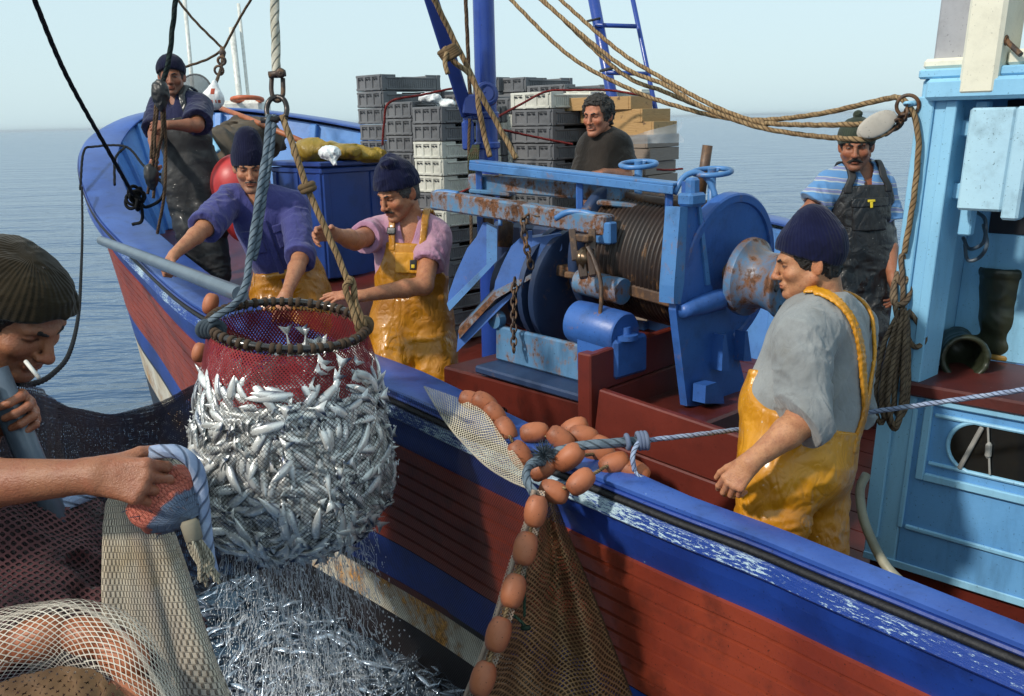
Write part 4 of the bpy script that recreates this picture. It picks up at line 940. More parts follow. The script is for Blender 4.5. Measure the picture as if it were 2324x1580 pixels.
# rounded window low in the side
cxu, cz = uz(2330, 1040)[0], uz(2330, 1040)[1]; uL, zLm = uz(2152, 1008); hh = (uz(2230, 962)[1] - uz(2230, 1078)[1]) / 2; zc = (uz(2230, 962)[1] + uz(2230, 1078)[1]) / 2
uC = uL + hh * 1.05; n_ = 20
def stadium(h, grow_=0):
    a = [(uC + math.cos(t) * -(h * 1.05 + grow_) * math.sin(t) ** 0, zc + math.sin(t) * (h + grow_)) for t in np.linspace(-math.pi / 2, math.pi / 2, n_)]
    return a
mb = MB(); wf0 = uz(2122, 918); wf1 = uz(2112, 1074); zT, zB = wf0[1], wf1[1]; uF = wf0[0]; uE = uR
for (a, b, c, d) in ((uF - .03, uF, zB - .03, zT + .03), (uF + .0005, uE, zT, zT + .03), (uF + .0005, uE, zB - .03, zB)): wbox(mb, a, b, c, d, .0, .018, 0, .004)
mb.build('window_frame', M_cab, wh)
arc = stadium(hh); front = []; mbp = MB()
ol = [wpt(u, z, .0035) for u, z in arc] + [wpt(uE, zc + hh, .0035), wpt(uE, zc - hh, .0035)]
k = len(ol); mbp.add(ol, [tuple(range(k))]); pm = NT('window_glass'); pm_ = pm.bsdf((.012, .013, .014), .08, 0, None, spec=.6); mbp.build('window_pane', pm_, wh)
mb = MB(); path = [wpt(uE, zc - hh, .004)] + [wpt(u, z, .004) for u, z in arc] + [wpt(uE, zc + hh, .004)]; mb.tube(spline(path, step=.02), .008, 8); mb.build('window_trim', M_cab, wh)
mb = MB(); a = uz(2180, 1062); b = uz(2232, 968); mb.bar(wpt(*a, .012), wpt(*b, .012), .016, .012, nS, .003); c = uz(2246, 968); d = uz(2250, 1075); mb.tube([wpt(*c, .014), wpt(*d, .014)], .004, 6); e = uz(2247, 1020); mb.lathe([(-.03, .004), (-.02, .011), (.02, .011), (.03, .004)], wpt(*e, .014), UP, 10); mb.build('wiper', plain('wiper_grey', (.32, .31, .29), .5), wh)
# upper works on the roof
mb = MB(); ua, za = uz(2100, 149); ut = uz(2083, 0)[0]; ug = uz(2196, 140)[0]; zz = zt + .03
wbox(mb, ua, ug + .04, zz, zz + 1.2, -.30, -.05, 0, .01); mb.build('upper_panel', M_shadeg, wh)  # grey colour stands for the face in shade beside the lit pillar
mb = MB(); wbox(mb, ug, uz(2283, 130)[0], zt - .06, zz + 1.2, -.12, .055, 0, .012); wbox(mb, ua - .01, ug - .001, zz + .0005, zz + .035, -.31, .0, 0, .01); mb.build('upper_pillar', M_cream, wh)
mb = MB(); wbox(mb, uz(2283, 130)[0] + .002, uR, zz, zz + .05, -.2, .0, 0, .01); mb.build('window_sill', M_cream, wh)
mb = MB(); wbox(mb, uz(2283, 130)[0] + .002, uR, zz + .051, zz + 1.1, -.16, -.14, 0, .004); mb.build('upper_window', plain('upper_glass', (.25, .29, .33), .12), wh)
mb = MB(); q = [wpt(*uz(2288, 92), .02), wpt(*uz(2330, 125), .05)]; mb.tube(spline(q, step=.03), .009, 8); mb.ring(q[0], axB, .012, .006, 12, 6); mb.build('iron_hook', M_iron, wh)
# ring, links and block on the post
o = wpt(*uz(2070, 236), .03)
rg = tag(MB().ring(PW(2060, 240, .035), (.35, .9, .2), .036, .0065, 26, 8).build('iron_ring', M_iron, None, True), 'rusty iron ring hanging from the cabin post', 'ring')
mb = MB(); mb.tube([wpt(*uz(2086, 233), .0), wpt(*uz(2078, 236), .05)], .010, 8); mb.ring(wpt(*uz(2076, 236), .05), (.2, .3, 1), .012, .006, 12, 6); mb.build('eye_bolt', M_cab, wh, True)
mb = MB(); mb.chain([PW(2056, 258, .05), P(2036, 282, 3.62), P(2022, 296, 3.62)], .0055, .058); mb.build('shackle', M_iron, None, True); tag(bpy.data.objects['shackle'], 'pair of rusty shackle links between the ring and the pulley', 'shackle')
blk = thing('pulley_block', 'whitish oval wooden pulley block beside the cabin post', 'pulley', P(1990, 284, 3.62))
fr = frame(P(2030, 262, 3.62) - P(1950, 306, 3.64), -_f); cB = P(1990, 284, 3.62)
t_ = NT('worn_white_wood'); M_wood = paint('worn_white_wood', (.52, .48, .42), (.40, .36, .31), rough=.7, grime=.6, rust=.12)
def blockcheek(sgn):
    f_ = ell(cB + fr[2] * sgn * .016, (.042, .074, .011), fr); a, b = mesh_sdf(f_, cB - .1, cB + .1, .004); mk('cheek', a, b, M_wood, blk)
blockcheek(1); blockcheek(-1)
mb = MB(); mb.lathe([(-.009, .03), (-.004, .025), (.004, .025), (.009, .03)], cB, fr[2], 20); mb.build('sheave', M_iron, blk, True)
# ================================================================== MAST, BOOM, LADDER FRAME
M_mast = paint('mast_blue', (.022, .062, .31), (.017, .048, .25), rough=.26, grime=.25); M_boom = paint('boom_blue', (.018, .038, .20), (.014, .03, .15), rough=.32, grime=.25)
mp = P(1106, 340, 5.7); mt = thing('mast', 'stout round blue mast standing between the crate stacks', 'mast', (mp[0], mp[1], deck_z(mp[0], mp[1])))
mb = MB(); mb.lathe([(0, .075), (.3, .066), (2.2, .060), (4.2, .056)], (mp[0], mp[1], deck_z(mp[0], mp[1])), (0, 0, 1), 28); mb.build('pole', M_mast, mt, True); hsm(bpy.data.objects['pole'])
mb = MB(); 
for y_, r_ in ((262, .066), (330, .068)):
    q = P(1106, y_, 5.7); mb.lathe([(-.02, r_), (-.012, r_ + .006), (.012, r_ + .006), (.02, r_)], (mp[0], mp[1], q[2]), (0, 0, 1), 28)
q = P(1064, 262, 5.6); mb.box((q + np.array([mp[0], mp[1], q[2]])) / 2, (.10, .05, .05)); mb.build('band', M_mast, mt, True); hsm(bpy.data.objects['band'])
mb = MB(); q = P(1062, 300, 5.58); mb.lathe([(-.1, .022), (-.09, .034), (.05, .034), (.06, .026), (.12, .026)], q, (0, 0, 1), 16); mb.build('gooseneck', M_mast, mt, True); hsm(bpy.data.objects['gooseneck'])
bm_ = thing('boom', 'dark blue square boom slanting up to the left from the mast', 'boom', P(1070, 270, 5.55))
mb = MB(); a, b = P(1062, 262, 5.55), P(970, -30, 5.2); mb.bar(a, b, .075, .055, _f, .008); mb.bar(P(1072, 215, 5.5), P(1068, 262, 5.52), .09, .06, _f, .01); mb.build('spar', M_boom, bm_)
mb = MB(); c = P(1104, 214, 5.48); mb.ring(c, -_f + np.array([.3, 0, 0]), .05, .020, 24, 8); mb.lathe([(-.015, .04), (0, .03), (.015, .04)], c, -_f, 20); mb.bar(P(1080, 200, 5.5), c, .04, .03); mb.build('sheave', M_boom, bm_, True); hsm(bpy.data.objects['sheave.001'] if 'sheave.001' in bpy.data.objects else bpy.data.objects['sheave'])
lf = thing('ladder_frame', 'blue tubular frame with two rungs rising behind the wooden boxes', 'ladder', P(1390, 420, 7.2))
legb = Pz(1400, 420, deck_z(.75, 7.0) + .3)
for nm, a, b, r in (('leg', P(1340, -40, 6.9), P(1410, 330, 7.25), .040), ('leg', P(1428, -40, 6.95), P(1505, 330, 7.3), .017)):
    d_ = nrm(b - a); e = b + d_ * ((b[2] - deck_z(b[0], b[1])) / -d_[2]); MB().tube([a, e], r, 14).build(nm, M_mast, lf, True)
for x0, x1, y_ in ((1350, 1444, 57), (1376, 1470, 165)): MB().tube([P(x0, y_, 6.95), P(x1, y_ + 3, 7.0)], .016, 10).build('rung', M_mast, lf, True)
mb = MB()
for y_ in (45, 158): mb.ring(P(1347 + (y_ - 45) * .26, y_, 6.93), P(1410, 330, 7.25) - P(1340, -40, 6.9), .043, .009, 20, 6)
mb.build('lashing', plain('dark_cord', (.03, .03, .03), .8), lf, True)
# ================================================================== WINCH
M_w = paint('winch_blue', (.038, .125, .40), (.028, .095, .33), rust=.2, rough=.4, grime=.45); M_wr = paint('winch_blue_rusty', (.095, .225, .37), (.065, .17, .32), rust=.72, rough=.5, grime=.5, rs=11)
M_wl = paint('winch_light_blue', (.072, .205, .45), (.052, .16, .39), rust=.28, rough=.4, grime=.55); M_wd = paint('winch_dark_blue', (.022, .045, .11), (.016, .03, .08), rust=.2, rough=.5)
M_rust = paint('rusted_steel', (.10, .055, .034), (.06, .035, .024), rust=.5, rough=.5); M_pol = plain('worn_steel', (.16, .11, .07), .28, .75, var=.4)
ax_ = nrm(np.array([.69, -.72, -.09])); Cd = P(1672, 622, 4.05)
wn_ = thing('winch', 'blue and rusty trawl winch with wire drum, capstan head and handwheels', 'winch', (Cd[0], Cd[1], deck_z(Cd[0], Cd[1])))
def A_(t): return Cd + ax_ * t
mb = MB(); mb.lathe([(-.035, .05), (-.035, .315), (-.028, .325), (.018, .325), (.024, .318), (.024, .29), (.014, .285), (.006, .08), (.006, .05)], A_(-.05), ax_, 56); mb.build('drum_flange', M_w, wn_, True); hsm(bpy.data.objects['drum_flange'])
mb = MB(); mb.lathe([(-.03, .05), (-.03, .31), (-.02, .32), (.01, .32), (.02, .31), (.02, .05)], A_(-.62), ax_, 48); mb.build('drum_flange', M_wd, wn_, True)
prof = [(-.60, .05)]; tt = -.60
while tt < -.10: prof += [(tt, .262), (tt + .005, .272), (tt + .011, .275), (tt + .017, .272), (tt + .0215, .262)]; tt += .022
prof.append((-.09, .05)); mb = MB(); mb.lathe(prof, Cd, ax_, 48, 0, False); mb.build('wire_coil', paint('rusty_wire', (.032, .016, .010), (.013, .008, .007), rust=.4, rough=.5, grime=.3), wn_, True)
mb = MB(); mb.lathe([(.04, .05), (.04, .155), (.052, .160), (.075, .158), (.09, .135), (.115, .118), (.15, .112), (.19, .118), (.215, .130), (.225, .136), (.237, .136), (.243, .128), (.243, .08), (.228, .07), (.228, .03)], Cd, ax_, 40); cap_ = mb.build('capstan_head', paint('worn_capstan', (.09, .22, .40), (.10, .07, .05), rust=.62, rough=.34, rs=8), wn_, True); hsm(cap_, 50)
mb = MB(); fr = frame(ax_)
for k in range(6):
    q = A_(.240) + .098 * (math.cos(k * 1.047) * fr[0] + math.sin(k * 1.047) * fr[2]); mb.lathe([(0, .0), (0, .014), (.006, .014), (.006, 0)], q, ax_, 10)
mb.build('flange_hole_discs', M_dark, cap_, True)  # raised dark discs, coloured as the shade inside bolt holes
mb = MB(); mb.lathe([(-.72, .04), (.235, .04)], Cd, ax_, 16); mb.build('shaft', M_rust, wn_, True)
# side frame
fo = A_(-.005) - bB * .16; zd = deck_z(Cd[0], Cd[1])
def fpt(b_, z, t=0): return fo + bB * b_ + np.array([0, 0, z - fo[2]]) + axB * t
def slab(mb, pts, vec, m=0):
    pts = [np.asarray(p, float) for p in pts]; k = len(pts); nn = np.cross(pts[1] - pts[0], pts[2] - pts[0])
    if np.dot(nn, vec) > 0: pts = pts[::-1]
    q = [p + vec for p in pts]
    return mb.add(pts + q, [tuple(range(k)), tuple(range(k, 2 * k))[::-1]] + [(i, k + i, k + (i + 1) % k, (i + 1) % k) for i in range(k)], m)
oF = P(1600, 620, 3.93)
def onF(x, y, off=0): return ray_plane(x, y, oF + axB * off, axB)
mb = MB(); slab(mb, [onF(*q) for q in ((1564, 412), (1580, 412), (1592, 470), (1612, 645), (1652, 712), (1700, 905), (1636, 922), (1560, 922), (1534, 705), (1540, 640), (1562, 470))], -axB * .035); mb.build('side_frame', M_w, wn_)
mb = MB(); slab(mb, [onF(*q, .012) for q in ((1544, 470), (1561, 470), (1553, 640), (1545, 690), (1529, 690), (1530, 650))], -axB * .07); slab(mb, [onF(*q, .01) for q in ((1586, 470), (1592, 470), (1613, 645), (1604, 648))], -axB * .03); mb.build('frame_lit_edge', M_wl, wn_)  # lighter blue puts the light on the thin starboard face into colour
mb = MB(); slab(mb, [onF(*q, .05) for q in ((1642, 760), (1648, 760), (1658, 842), (1638, 842))], -axB * .05); slab(mb, [onF(*q, .05) for q in ((1692, 752), (1697, 752), (1706, 820), (1688, 820))], -axB * .05); slab(mb, [onF(*q, .07) for q in ((1600, 916), (1602, 876), (1626, 868), (1640, 884), (1644, 916))], -axB * .06); mb.build('gusset', M_w, wn_)
mb = MB(); a = onF(1548, 708, .02); b = onF(1655, 672, .03); mb.tube(spline([a, a * .6 + b * .4, b], n=6), [.026, .034, .040, .042, .042, .036], 12); mb.build('bearing_arm', M_w, wn_, True)
mb = MB(); mb.box(onF(1570, 452), (.07, .10, .05), rotW, .01); mb.box(onF(1571, 424), (.045, .05, .07), rotW, .01); mb.build('bearing_cap', M_wl, wn_)
# fairlead beams and rollers
mb = MB(); a, b = P(1070, 412, 4.72), P(1420, 440, 4.28); mb.bar(a, b, .07, .075, UP, .008); mb.build('fairlead_beam', M_wr, wn_)
for x0, x1, d_ in ((1072, 1165, 4.68), (1360, 1452, 4.28)):
    q0, q1 = P(x0, 432 + (x0 - 1072) * .09, d_), P(x1, 440 + (x0 - 1072) * .09, d_ - .05); mb = MB(); mb.bar(q0, q1, .11, .022, UP, .006); mb.build('roller_plate', M_wr, wn_)
for x0, y0, y1, d_, r_ in ((1108, 440, 560, 4.70, .035), (1152, 444, 560, 4.66, .035), (1383, 462, 622, 4.30, .036), (1424, 468, 632, 4.25, .037)):
    mb = MB(); mb.tube([P(x0, y0, d_), P(x0 - 6, y1, d_)], r_, 18); mb.build('guide_roller', M_rust, wn_, True); hsm(bpy.data.objects[mb and 'guide_roller'])
mb = MB(); mb.tube([P(1425, 446, 4.27), P(1572, 470, 4.02)], .019, 12); mb.build('tie_rod', M_rust, wn_, True)
mb = MB(); mb.bar(P(1300, 618, 4.35), P(1455, 640, 4.18), .16, .028, UP, .006); mb.bar(P(1430, 655, 4.16), P(1558, 690, 3.96), .06, .05, UP, .006); mb.bar(P(1180, 590, 4.6), P(1330, 625, 4.40), .07, .05, UP, .006); mb.build('roller_shelf', M_rust, wn_)
mb = MB(); mb.lathe([(-.12, .055), (.12, .055)], P(1365, 650, 4.18), ax_, 20); mb.build('shelf_pipe', M_wr, wn_, True); hsm(bpy.data.objects['shelf_pipe'])
# long angle-iron cover
mb = MB(); a, b = P(1078, 366, 4.62), P(1540, 418, 3.98); mb.bar(a, b, .085, .012, UP, .003); dv = frame(b - a)[0]; mb.bar(a - dv * .04 - UP * .034, b - dv * .04 - UP * .034, .010, .07, UP, .003) if False else mb.bar(a + dv * .042 - UP * .022, b + dv * .042 - UP * .022, .008, .034, UP, .003); cv = mb.build('cover_plate', M_wl, wn_)
for t in (.02, .55, .96):
    q = a * (1 - t) + b * t; mb = MB(); mb.bar(q - UP * .012, q - UP * .36, .03, .03, (1, 0, 0), .004); mb.build('cover_bracket', M_w, wn_)
# handwheels
for x0, y0, d_, r_, zlo in ((1449, 373, 4.25, .076, 470), (1616, 390, 4.02, .077, 470)):
    c = P(x0, y0, d_); hw = MB(); nrmw = nrm(np.array([-.05, -.12, 1.0])); hw.ring(c, nrmw, r_, .0105, 30, 10)
    fr = frame(nrmw, (1, 0, 0))
    for k in range(3):
        e = c + r_ * (math.cos(k * 2.094 + .5) * fr[0] + math.sin(k * 2.094 + .5) * fr[2]); hw.bar(c - UP * .012, e, .026, .010, UP, .003)
    hw.lathe([(-.02, .018), (.015, .018)], c, nrmw, 14); o_ = hw.build('handwheel', M_wl, wn_, True); hsm(o_, 45)
    MB().lathe([(0, .017), (.24, .017)], c - UP * .26, UP, 12).build('valve_stem', M_wl, wn_, True)
mb = MB(); mb.tube(spline(PP([(1530, 440, 3.98), (1552, 402, 3.98), (1585, 392, 3.98), (1612, 415, 3.98), (1625, 450, 3.98)]), step=.015), .012, 10); mb.build('pipe_bow', M_wl, wn_, True)
mb = MB(); mb.tube([P(1606, 330, 4.25), P(1590, 440, 4.3)], .022, 12); mb.build('brake_lever', M_rust, wn_, True)
# gallows: rusty square beam on two winged arms
mb = MB(); a, b = P(988, 452, 4.62), P(1384, 512, 4.12); mb.bar(a, b, .085, .085, UP, .008); mb.build('gallows_beam', M_wr, wn_)
def gp(lst, d_, th, m, nm, mt_):
    mb = MB(); slab(mb, [P(x, y, d_(x) if callable(d_) else d_) for x, y in lst], nrm(_f * np.array([1, 1, 0])) * th); mb.build(nm, mt_, wn_)
dA = lambda x: 4.56 - (x - 1000) * .0004
arm1 = [(1096, 506), (1104, 506), (1104, 605), (1016, 692), (1018, 668), (1034, 622), (1060, 565), (1080, 540)]
gp(arm1, dA, .02, 0, 'arm_plate', M_w); gp([(1104, 508), (1128, 520), (1128, 592), (1020, 706), (1014, 690), (1104, 602)], lambda x: dA(x) - .02, .09, 0, 'arm_rib', M_wl)
arm2 = [(1200, 524), (1208, 524), (1208, 632), (1120, 668), (1124, 640), (1138, 604), (1160, 560), (1186, 536)]
gp(arm2, dA, .02, 0, 'arm_plate', M_w); gp([(1208, 540), (1274, 530), (1276, 566), (1224, 612), (1036, 800), (1040, 756), (1208, 628)], lambda x: dA(x) - .02, .10, 0, 'arm_rib', M_w)
gp([(1040, 752), (1122, 664), (1206, 622), (1206, 632), (1124, 680), (1042, 770)], lambda x: dA(x) - .05, .14, 0, 'arm_flange', M_wr)
mb = MB(); mb.tube(spline(PP([(1135, 512, 4.40), (1137, 488, 4.40), (1150, 478, 4.40), (1165, 484, 4.40), (1168, 506, 4.40)]), step=.01), .010, 10); mb.build('lifting_eye', M_wl, wn_, True); mb = MB(); mb.tube(spline(PP([(985, 470, 4.60), (986, 440, 4.58), (1010, 436, 4.56), (1040, 440, 4.54)]), step=.01), .012, 10); mb.build('lifting_eye', M_wl, wn_, True); mb = MB(); mb.tube(spline(PP([(1262, 496, 4.22), (1290, 482, 4.18), (1330, 484, 4.15), (1360, 496, 4.12)]), step=.01), .014, 10); mb.build('lifting_eye', M_wl, wn_, True)
mb = MB(); mb.box(P(1376, 528, 4.12), (.08, .05, .09), rotW, .006); mb.build('beam_end', M_wl, wn_)
# snatch block under the beam end
mb = MB(); mb.bar(P(1298, 520, 4.08), P(1306, 592, 4.06), .028, .018, _f, .004); mb.bar(P(1343, 520, 4.08), P(1346, 592, 4.06), .03, .018, _f, .004); mb.box(P(1320, 540, 4.07), (.10, .04, .03), rotW, .005); mb.bar(P(1316, 570, 4.06), P(1326, 632, 4.05), .035, .05, _f, .006); mb.bar(P(1338, 570, 4.04), P(1346, 628, 4.03), .03, .04, _f, .006); mb.build('snatch_block', M_rust, wn_)
mb = MB(); mb.lathe([(-.012, .05), (-.006, .042), (.006, .042), (.012, .05)], P(1331, 588, 4.05), axB, 24); mb.build('sheave', M_pol, wn_, True)
mb = MB(); mb.rope(PP([(1334, 560, 4.02), (1352, 600, 4.0), (1364, 650, 3.99), (1362, 720, 4.0), (1355, 800, 4.05)]), .009, n=8); mb.build('wire', M_rust, wn_, True)
# gearbox, motor, bed
mb = MB(); mb.lathe([(-.06, .05), (-.06, .27), (-.05, .285), (-.02, .285), (-.02, .22), (.02, .22), (.02, .285), (.05, .285), (.06, .27), (.06, .05)], P(1290, 650, 4.62), ax_, 40); mb.build('gear_wheel', M_wd, wn_, True); hsm(bpy.data.objects['gear_wheel'])
mb = MB(); mb.lathe([(-.06, .03), (-.06, .2), (.06, .2), (.06, .03)], P(1200, 650, 4.75), ax_, 32); mb.box(P(1235, 560, 4.9), (.45, .3, .25), rotW, .02); mb.build('gearbox', M_wd, wn_, True); hsm(bpy.data.objects['gearbox'])
mb = MB(); mb.lathe([(-.16, .0), (-.16, .088), (-.10, .092), (.09, .092), (.10, .085), (.10, .0)], P(1376, 748, 4.05), ax_, 28, 0, False); mb.box(P(1388, 800, 4.08), (.22, .2, .16), rotW, .012); mb.lathe([(0, .05), (.02, .05), (.022, .022), (.05, .02), (.05, 0)], P(1420, 770, 3.98), UP, 16, 0, False); mb.build('motor', M_w, wn_, True); hsm(bpy.data.objects['motor'])  # motor in a darker blue, the deep shade down here put into colour
q0, q1 = P(1128, 742, 4.55), P(1372, 800, 4.12); mb = MB(); mb.bar(q0 - UP * .07, q1 - UP * .07, .03, .16, UP, .008); mb.lathe([(-.02, .04), (.02, .04)], P(1128, 725, 4.53), nS, 16); mb.build('bed', paint('bed_blue', (.10, .23, .40), (.06, .16, .30), rust=.55, rough=.5, grime=.5, drip=True), wn_)
mb = MB(); mb.bar(q0 - UP * .17, q1 - UP * .17 , .30, .035, UP, .008); mb.build('bed_plate', M_wd, wn_)
mb = MB(); mb.bar(q0 + bB * .22 - axB * .25 - UP * .42, q1 + bB * .22 + axB * .5 - UP * .42, .7, .44, UP, .01); mb.build('foundation', M_deck, wn_)
# chains over the beam
mb = MB(); mb.chain(PP([(1236, 492, 4.26), (1200, 488, 4.30), (1188, 505, 4.27), (1192, 545, 4.26), (1204, 600, 4.28)]), .0055, .045); mb.chain(PP([(1168, 640, 4.40), (1166, 700, 4.40), (1166, 790, 4.38)]), .005, .042)
tag(mb.build('chain', M_iron, None, True), 'rusty chain slung over the square winch beam', 'chain')
# ================================================================== POUND BOARDS, LOCKER
pound = thing('pound_boards', 'dark red planked fish pound boards around a corner post beside the winch', 'partition', P(1336, 990, 3.86))
M_pound = paint('pound_red', (.155, .024, .015), (.11, .017, .011), rough=.42, grime=.4)
pc = P(1336, 800, 3.86); zd_ = deck_z(pc[0], pc[1])
mb = MB(); mb.box((pc[0], pc[1], (pc[2] + zd_) / 2 - .1), (.07, .06, pc[2] - zd_ + .2), rotW, .006); mb.build('corner_post', M_pound, pound)
for k in range(5):
    z1 = pc[2] - .004 - k * .165; mb = MB(); a = np.array([pc[0], pc[1], z1 - .08]) + bB * .035; mb.bar(a, a + bB * .74 + UP * .03, .035, .16, UP, .006); mb.build('board', M_pound, pound)
s0 = P(1352, 882, 3.85); s1 = P(1668, 988, 3.50); dS = nrm((s1 - s0) * np.array([1, 1, 0])); slp = (s1[2] - s0[2]) / np.linalg.norm((s1 - s0)[:2])
for k in range(4):
    a = np.array([pc[0], pc[1], s0[2] - .10 - k * .205]) + dS * .045; e = a + dS * .92 + UP * slp * .92; mb = MB(); mb.bar(a, e, .035, .20, UP, .006); mb.build('board', M_pound, pound)
lk = P(728, 372, 6.75); zL = deck_z(lk[0] - .3, lk[1] + .4)
loc_ = thing('deck_locker', 'dark blue deck locker with panelled sides under the yellow oilskins', 'locker', (lk[0], lk[1], zL))
rotL = rotW; M_lk = paint('locker_blue', (.020, .055, .24), (.015, .042, .18), rough=.36, grime=.3)
lw, ld = .85, .62; cen = lk + bB * lw / 2 - axB * ld / 2; hgt = lk[2] - zL
mb = MB(); mb.box((cen[0], cen[1], zL + hgt / 2 - .02), (ld, lw, hgt - .04), rotL, .008); mb.build('cabinet', M_lk, loc_)
mb = MB(); mb.box((cen[0], cen[1], lk[2] - .005), (ld + .06, lw + .06, .035), rotL, .008); mb.box((cen[0], cen[1], lk[2] - .05), (ld + .025, lw + .025, .04), rotL, .008); mb.build('lid', M_lk, loc_)
mb = MB()
for s_ in (.03, lw / 2, lw - .03): q = lk + bB * s_ + axB * .004; mb.box((q[0], q[1], zL + hgt / 2 - .03), (.02, .05, hgt - .08), rotL, .004)
for s_ in (.03, ld / 2, ld - .03): q = lk - axB * s_ + nS * .004; mb.box((q[0], q[1], zL + hgt / 2 - .03), (.05, .02, hgt - .08), rotL, .004)
mb.build('batten', M_lk, loc_)
# oilskins thrown on top, and a plastic bag
def crumple(name, c, size, rot, mat, seed, h=.012, amp=.022, sc=9):
    f_ = ell(c, size, rot); f2 = folds(f_, amp, sc, seed); a, b = mesh_sdf(f2, np.asarray(c) - max(size) * 1.4 - .05, np.asarray(c) + max(size) * 1.4 + .05, h); return mk(name, a, b, mat)
M_och = oilskin('folded_oilskin', (.34, .22, .012), (.22, .13, .010), .4)
f_ = su(.04, ell(P(712, 342, 6.9), (.17, .13, .075), rotW), ell(P(770, 345, 6.95), (.2, .14, .05), rotW), ell(P(825, 352, 7.05), (.17, .14, .05), rotW))
a, b = mesh_sdf(folds(f_, .020, 10, 5), P(760, 345, 6.95) - .75, P(760, 345, 6.95) + .75, .012); tag(mk('oilskins', a, b, M_och), 'crumpled ochre yellow oilskins lying on the blue locker', 'oilskins')
t = NT('white_plastic'); M_bag = t.bsdf((.72, .74, .74), .35, 0, t.bump(t.noise(t.co(), 40, 4, .6), .7, .01))
f_ = su(.02, ell(P(748, 347, 6.62), (.085, .06, .045), rotW), cap(P(752, 350, 6.6), P(760, 372, 6.58), .02, .012)); a, b = mesh_sdf(folds(f_, .010, 26, 9), P(748, 350, 6.6) - .25, P(748, 350, 6.6) + .25, .006); tag(mk('plastic_bag', a, b, M_bag), 'small white plastic bag on the yellow oilskins', 'bag')
# red buoy
cb = P(546, 416, 6.85); f_ = su(.1, ell(cb, (.20, .20, .205)), ell(cb - UP * .16, (.15, .15, .25))); a, b = mesh_sdf(f_, cb - .6, cb + .4, .012)
bu = mk('buoy', a, b, plain('red_vinyl', (.50, .035, .035), .42, var=.2, bmp=.08)); tag(bu, 'big red inflatable buoy behind the man in blue', 'buoy')
# heap of old netting, pole, plank, scoop in the bow
f_ = su(.06, ell(P(535, 335, 8.0), (.26, .2, .16)), ell(P(585, 320, 8.2), (.2, .2, .14)), ell(P(555, 300, 8.3), (.18, .16, .1)), ell(P(505, 360, 7.8), (.2, .2, .2)))
hp_ = paint('old_canvas', (.10, .075, .05), (.035, .03, .028), rough=.85, grime=.6, rs=8); a, b = mesh_sdf(folds(f_, .05, 6, 12), P(545, 330, 8.0) - .8, P(545, 330, 8.0) + .8, .016); hp = mk('net_heap', a, b, hp_); tag(hp, 'brown heap of old canvas and netting in the bow', 'heap')
mb = MB(); mb.tube([P(480, 238, 8.6), P(560, 268, 8.2), P(692, 324, 7.5)], .022, 12); tag(mb.build('wooden_pole', plain('pole_wood', (.42, .13, .05), .5), None, True), 'orange varnished pole leaning across the port bow', 'pole')
mb = MB(); mb.bar(P(466, 300, 7.6), P(494, 345, 7.4), .05, .025, _f, .006); tag(mb.build('painted_plank', M_cab, None), 'short light blue plank beside the man at the bow', 'plank')
sc_ = thing('scoop_net', 'grey round scoop net hanging behind the bow man', 'scoop net', P(445, 205, 8.4)); c = P(445, 205, 8.4)
MB().ring(c, (.3, -1, .1), .125, .008, 30, 8, 0, 1.05).build('hoop', plain('grey_hoop', (.18, .18, .18), .6), sc_, True)
fr = frame((.3, -1, .1)); G = np.array([[c + r_ * .124 * (math.cos(t) * fr[0] + 1.05 * math.sin(t) * fr[2]) - fr[1] * -.06 * (1 - r_ * r_) for t in np.linspace(0, 2 * math.pi, 28)] for r_ in np.linspace(.02, 1, 8)]); U = np.array([[(r_ * .12 * math.cos(t), r_ * .12 * math.sin(t)) for t in np.linspace(0, 2 * math.pi, 28)] for r_ in np.linspace(.02, 1, 8)])
mb = MB(); mb.grid(G, 0, U); mb.build('netting', netmat('scoop_mesh', (.14, .14, .15), (.1, .1, .1), .011, .22), sc_, True)
# shopping bag with red print, hooked to the tackle
cb = P(484, 222, 7.7); f_ = su(.05, cap(P(487, 188, 7.7), P(484, 215, 7.7), .018, .06), ell(P(484, 228, 7.7), (.078, .06, .07))); a, b = mesh_sdf(folds(f_, .008, 22, 4, UP, .4), cb - .3, cb + .3, .007)
t = NT('printed_bag'); v = t.co(); sp = t.n('ShaderNodeSeparateXYZ'); t.l(v, sp.inputs[0]); zc_ = P(484, 231, 7.7)[2]; zc2 = P(487, 208, 7.7)[2]; xc = P(488, 208, 7.7)[0]
k1 = t.math('COMPARE', sp.outputs[2], zc_, .011); k1 = t.math('MULTIPLY', k1, t.ramp(t.noise(t.map(v, (1, 0, 0)), 55, 0), .48, .52)); k2 = t.math('MULTIPLY', t.math('COMPARE', sp.outputs[2], zc2, .022), t.math('COMPARE', sp.outputs[0], xc, .014))
k = t.math('MAXIMUM', k1, k2); col = t.mix(k, (.74, .73, .72), (.45, .07, .03)); M_pb = t.bsdf(col, .4, 0, t.bump(t.noise(v, 30, 4), .5, .01)); tag(mk('shopping_bag', a, b, M_pb), 'white carrier bag with red print hanging at the bow tackle', 'bag')
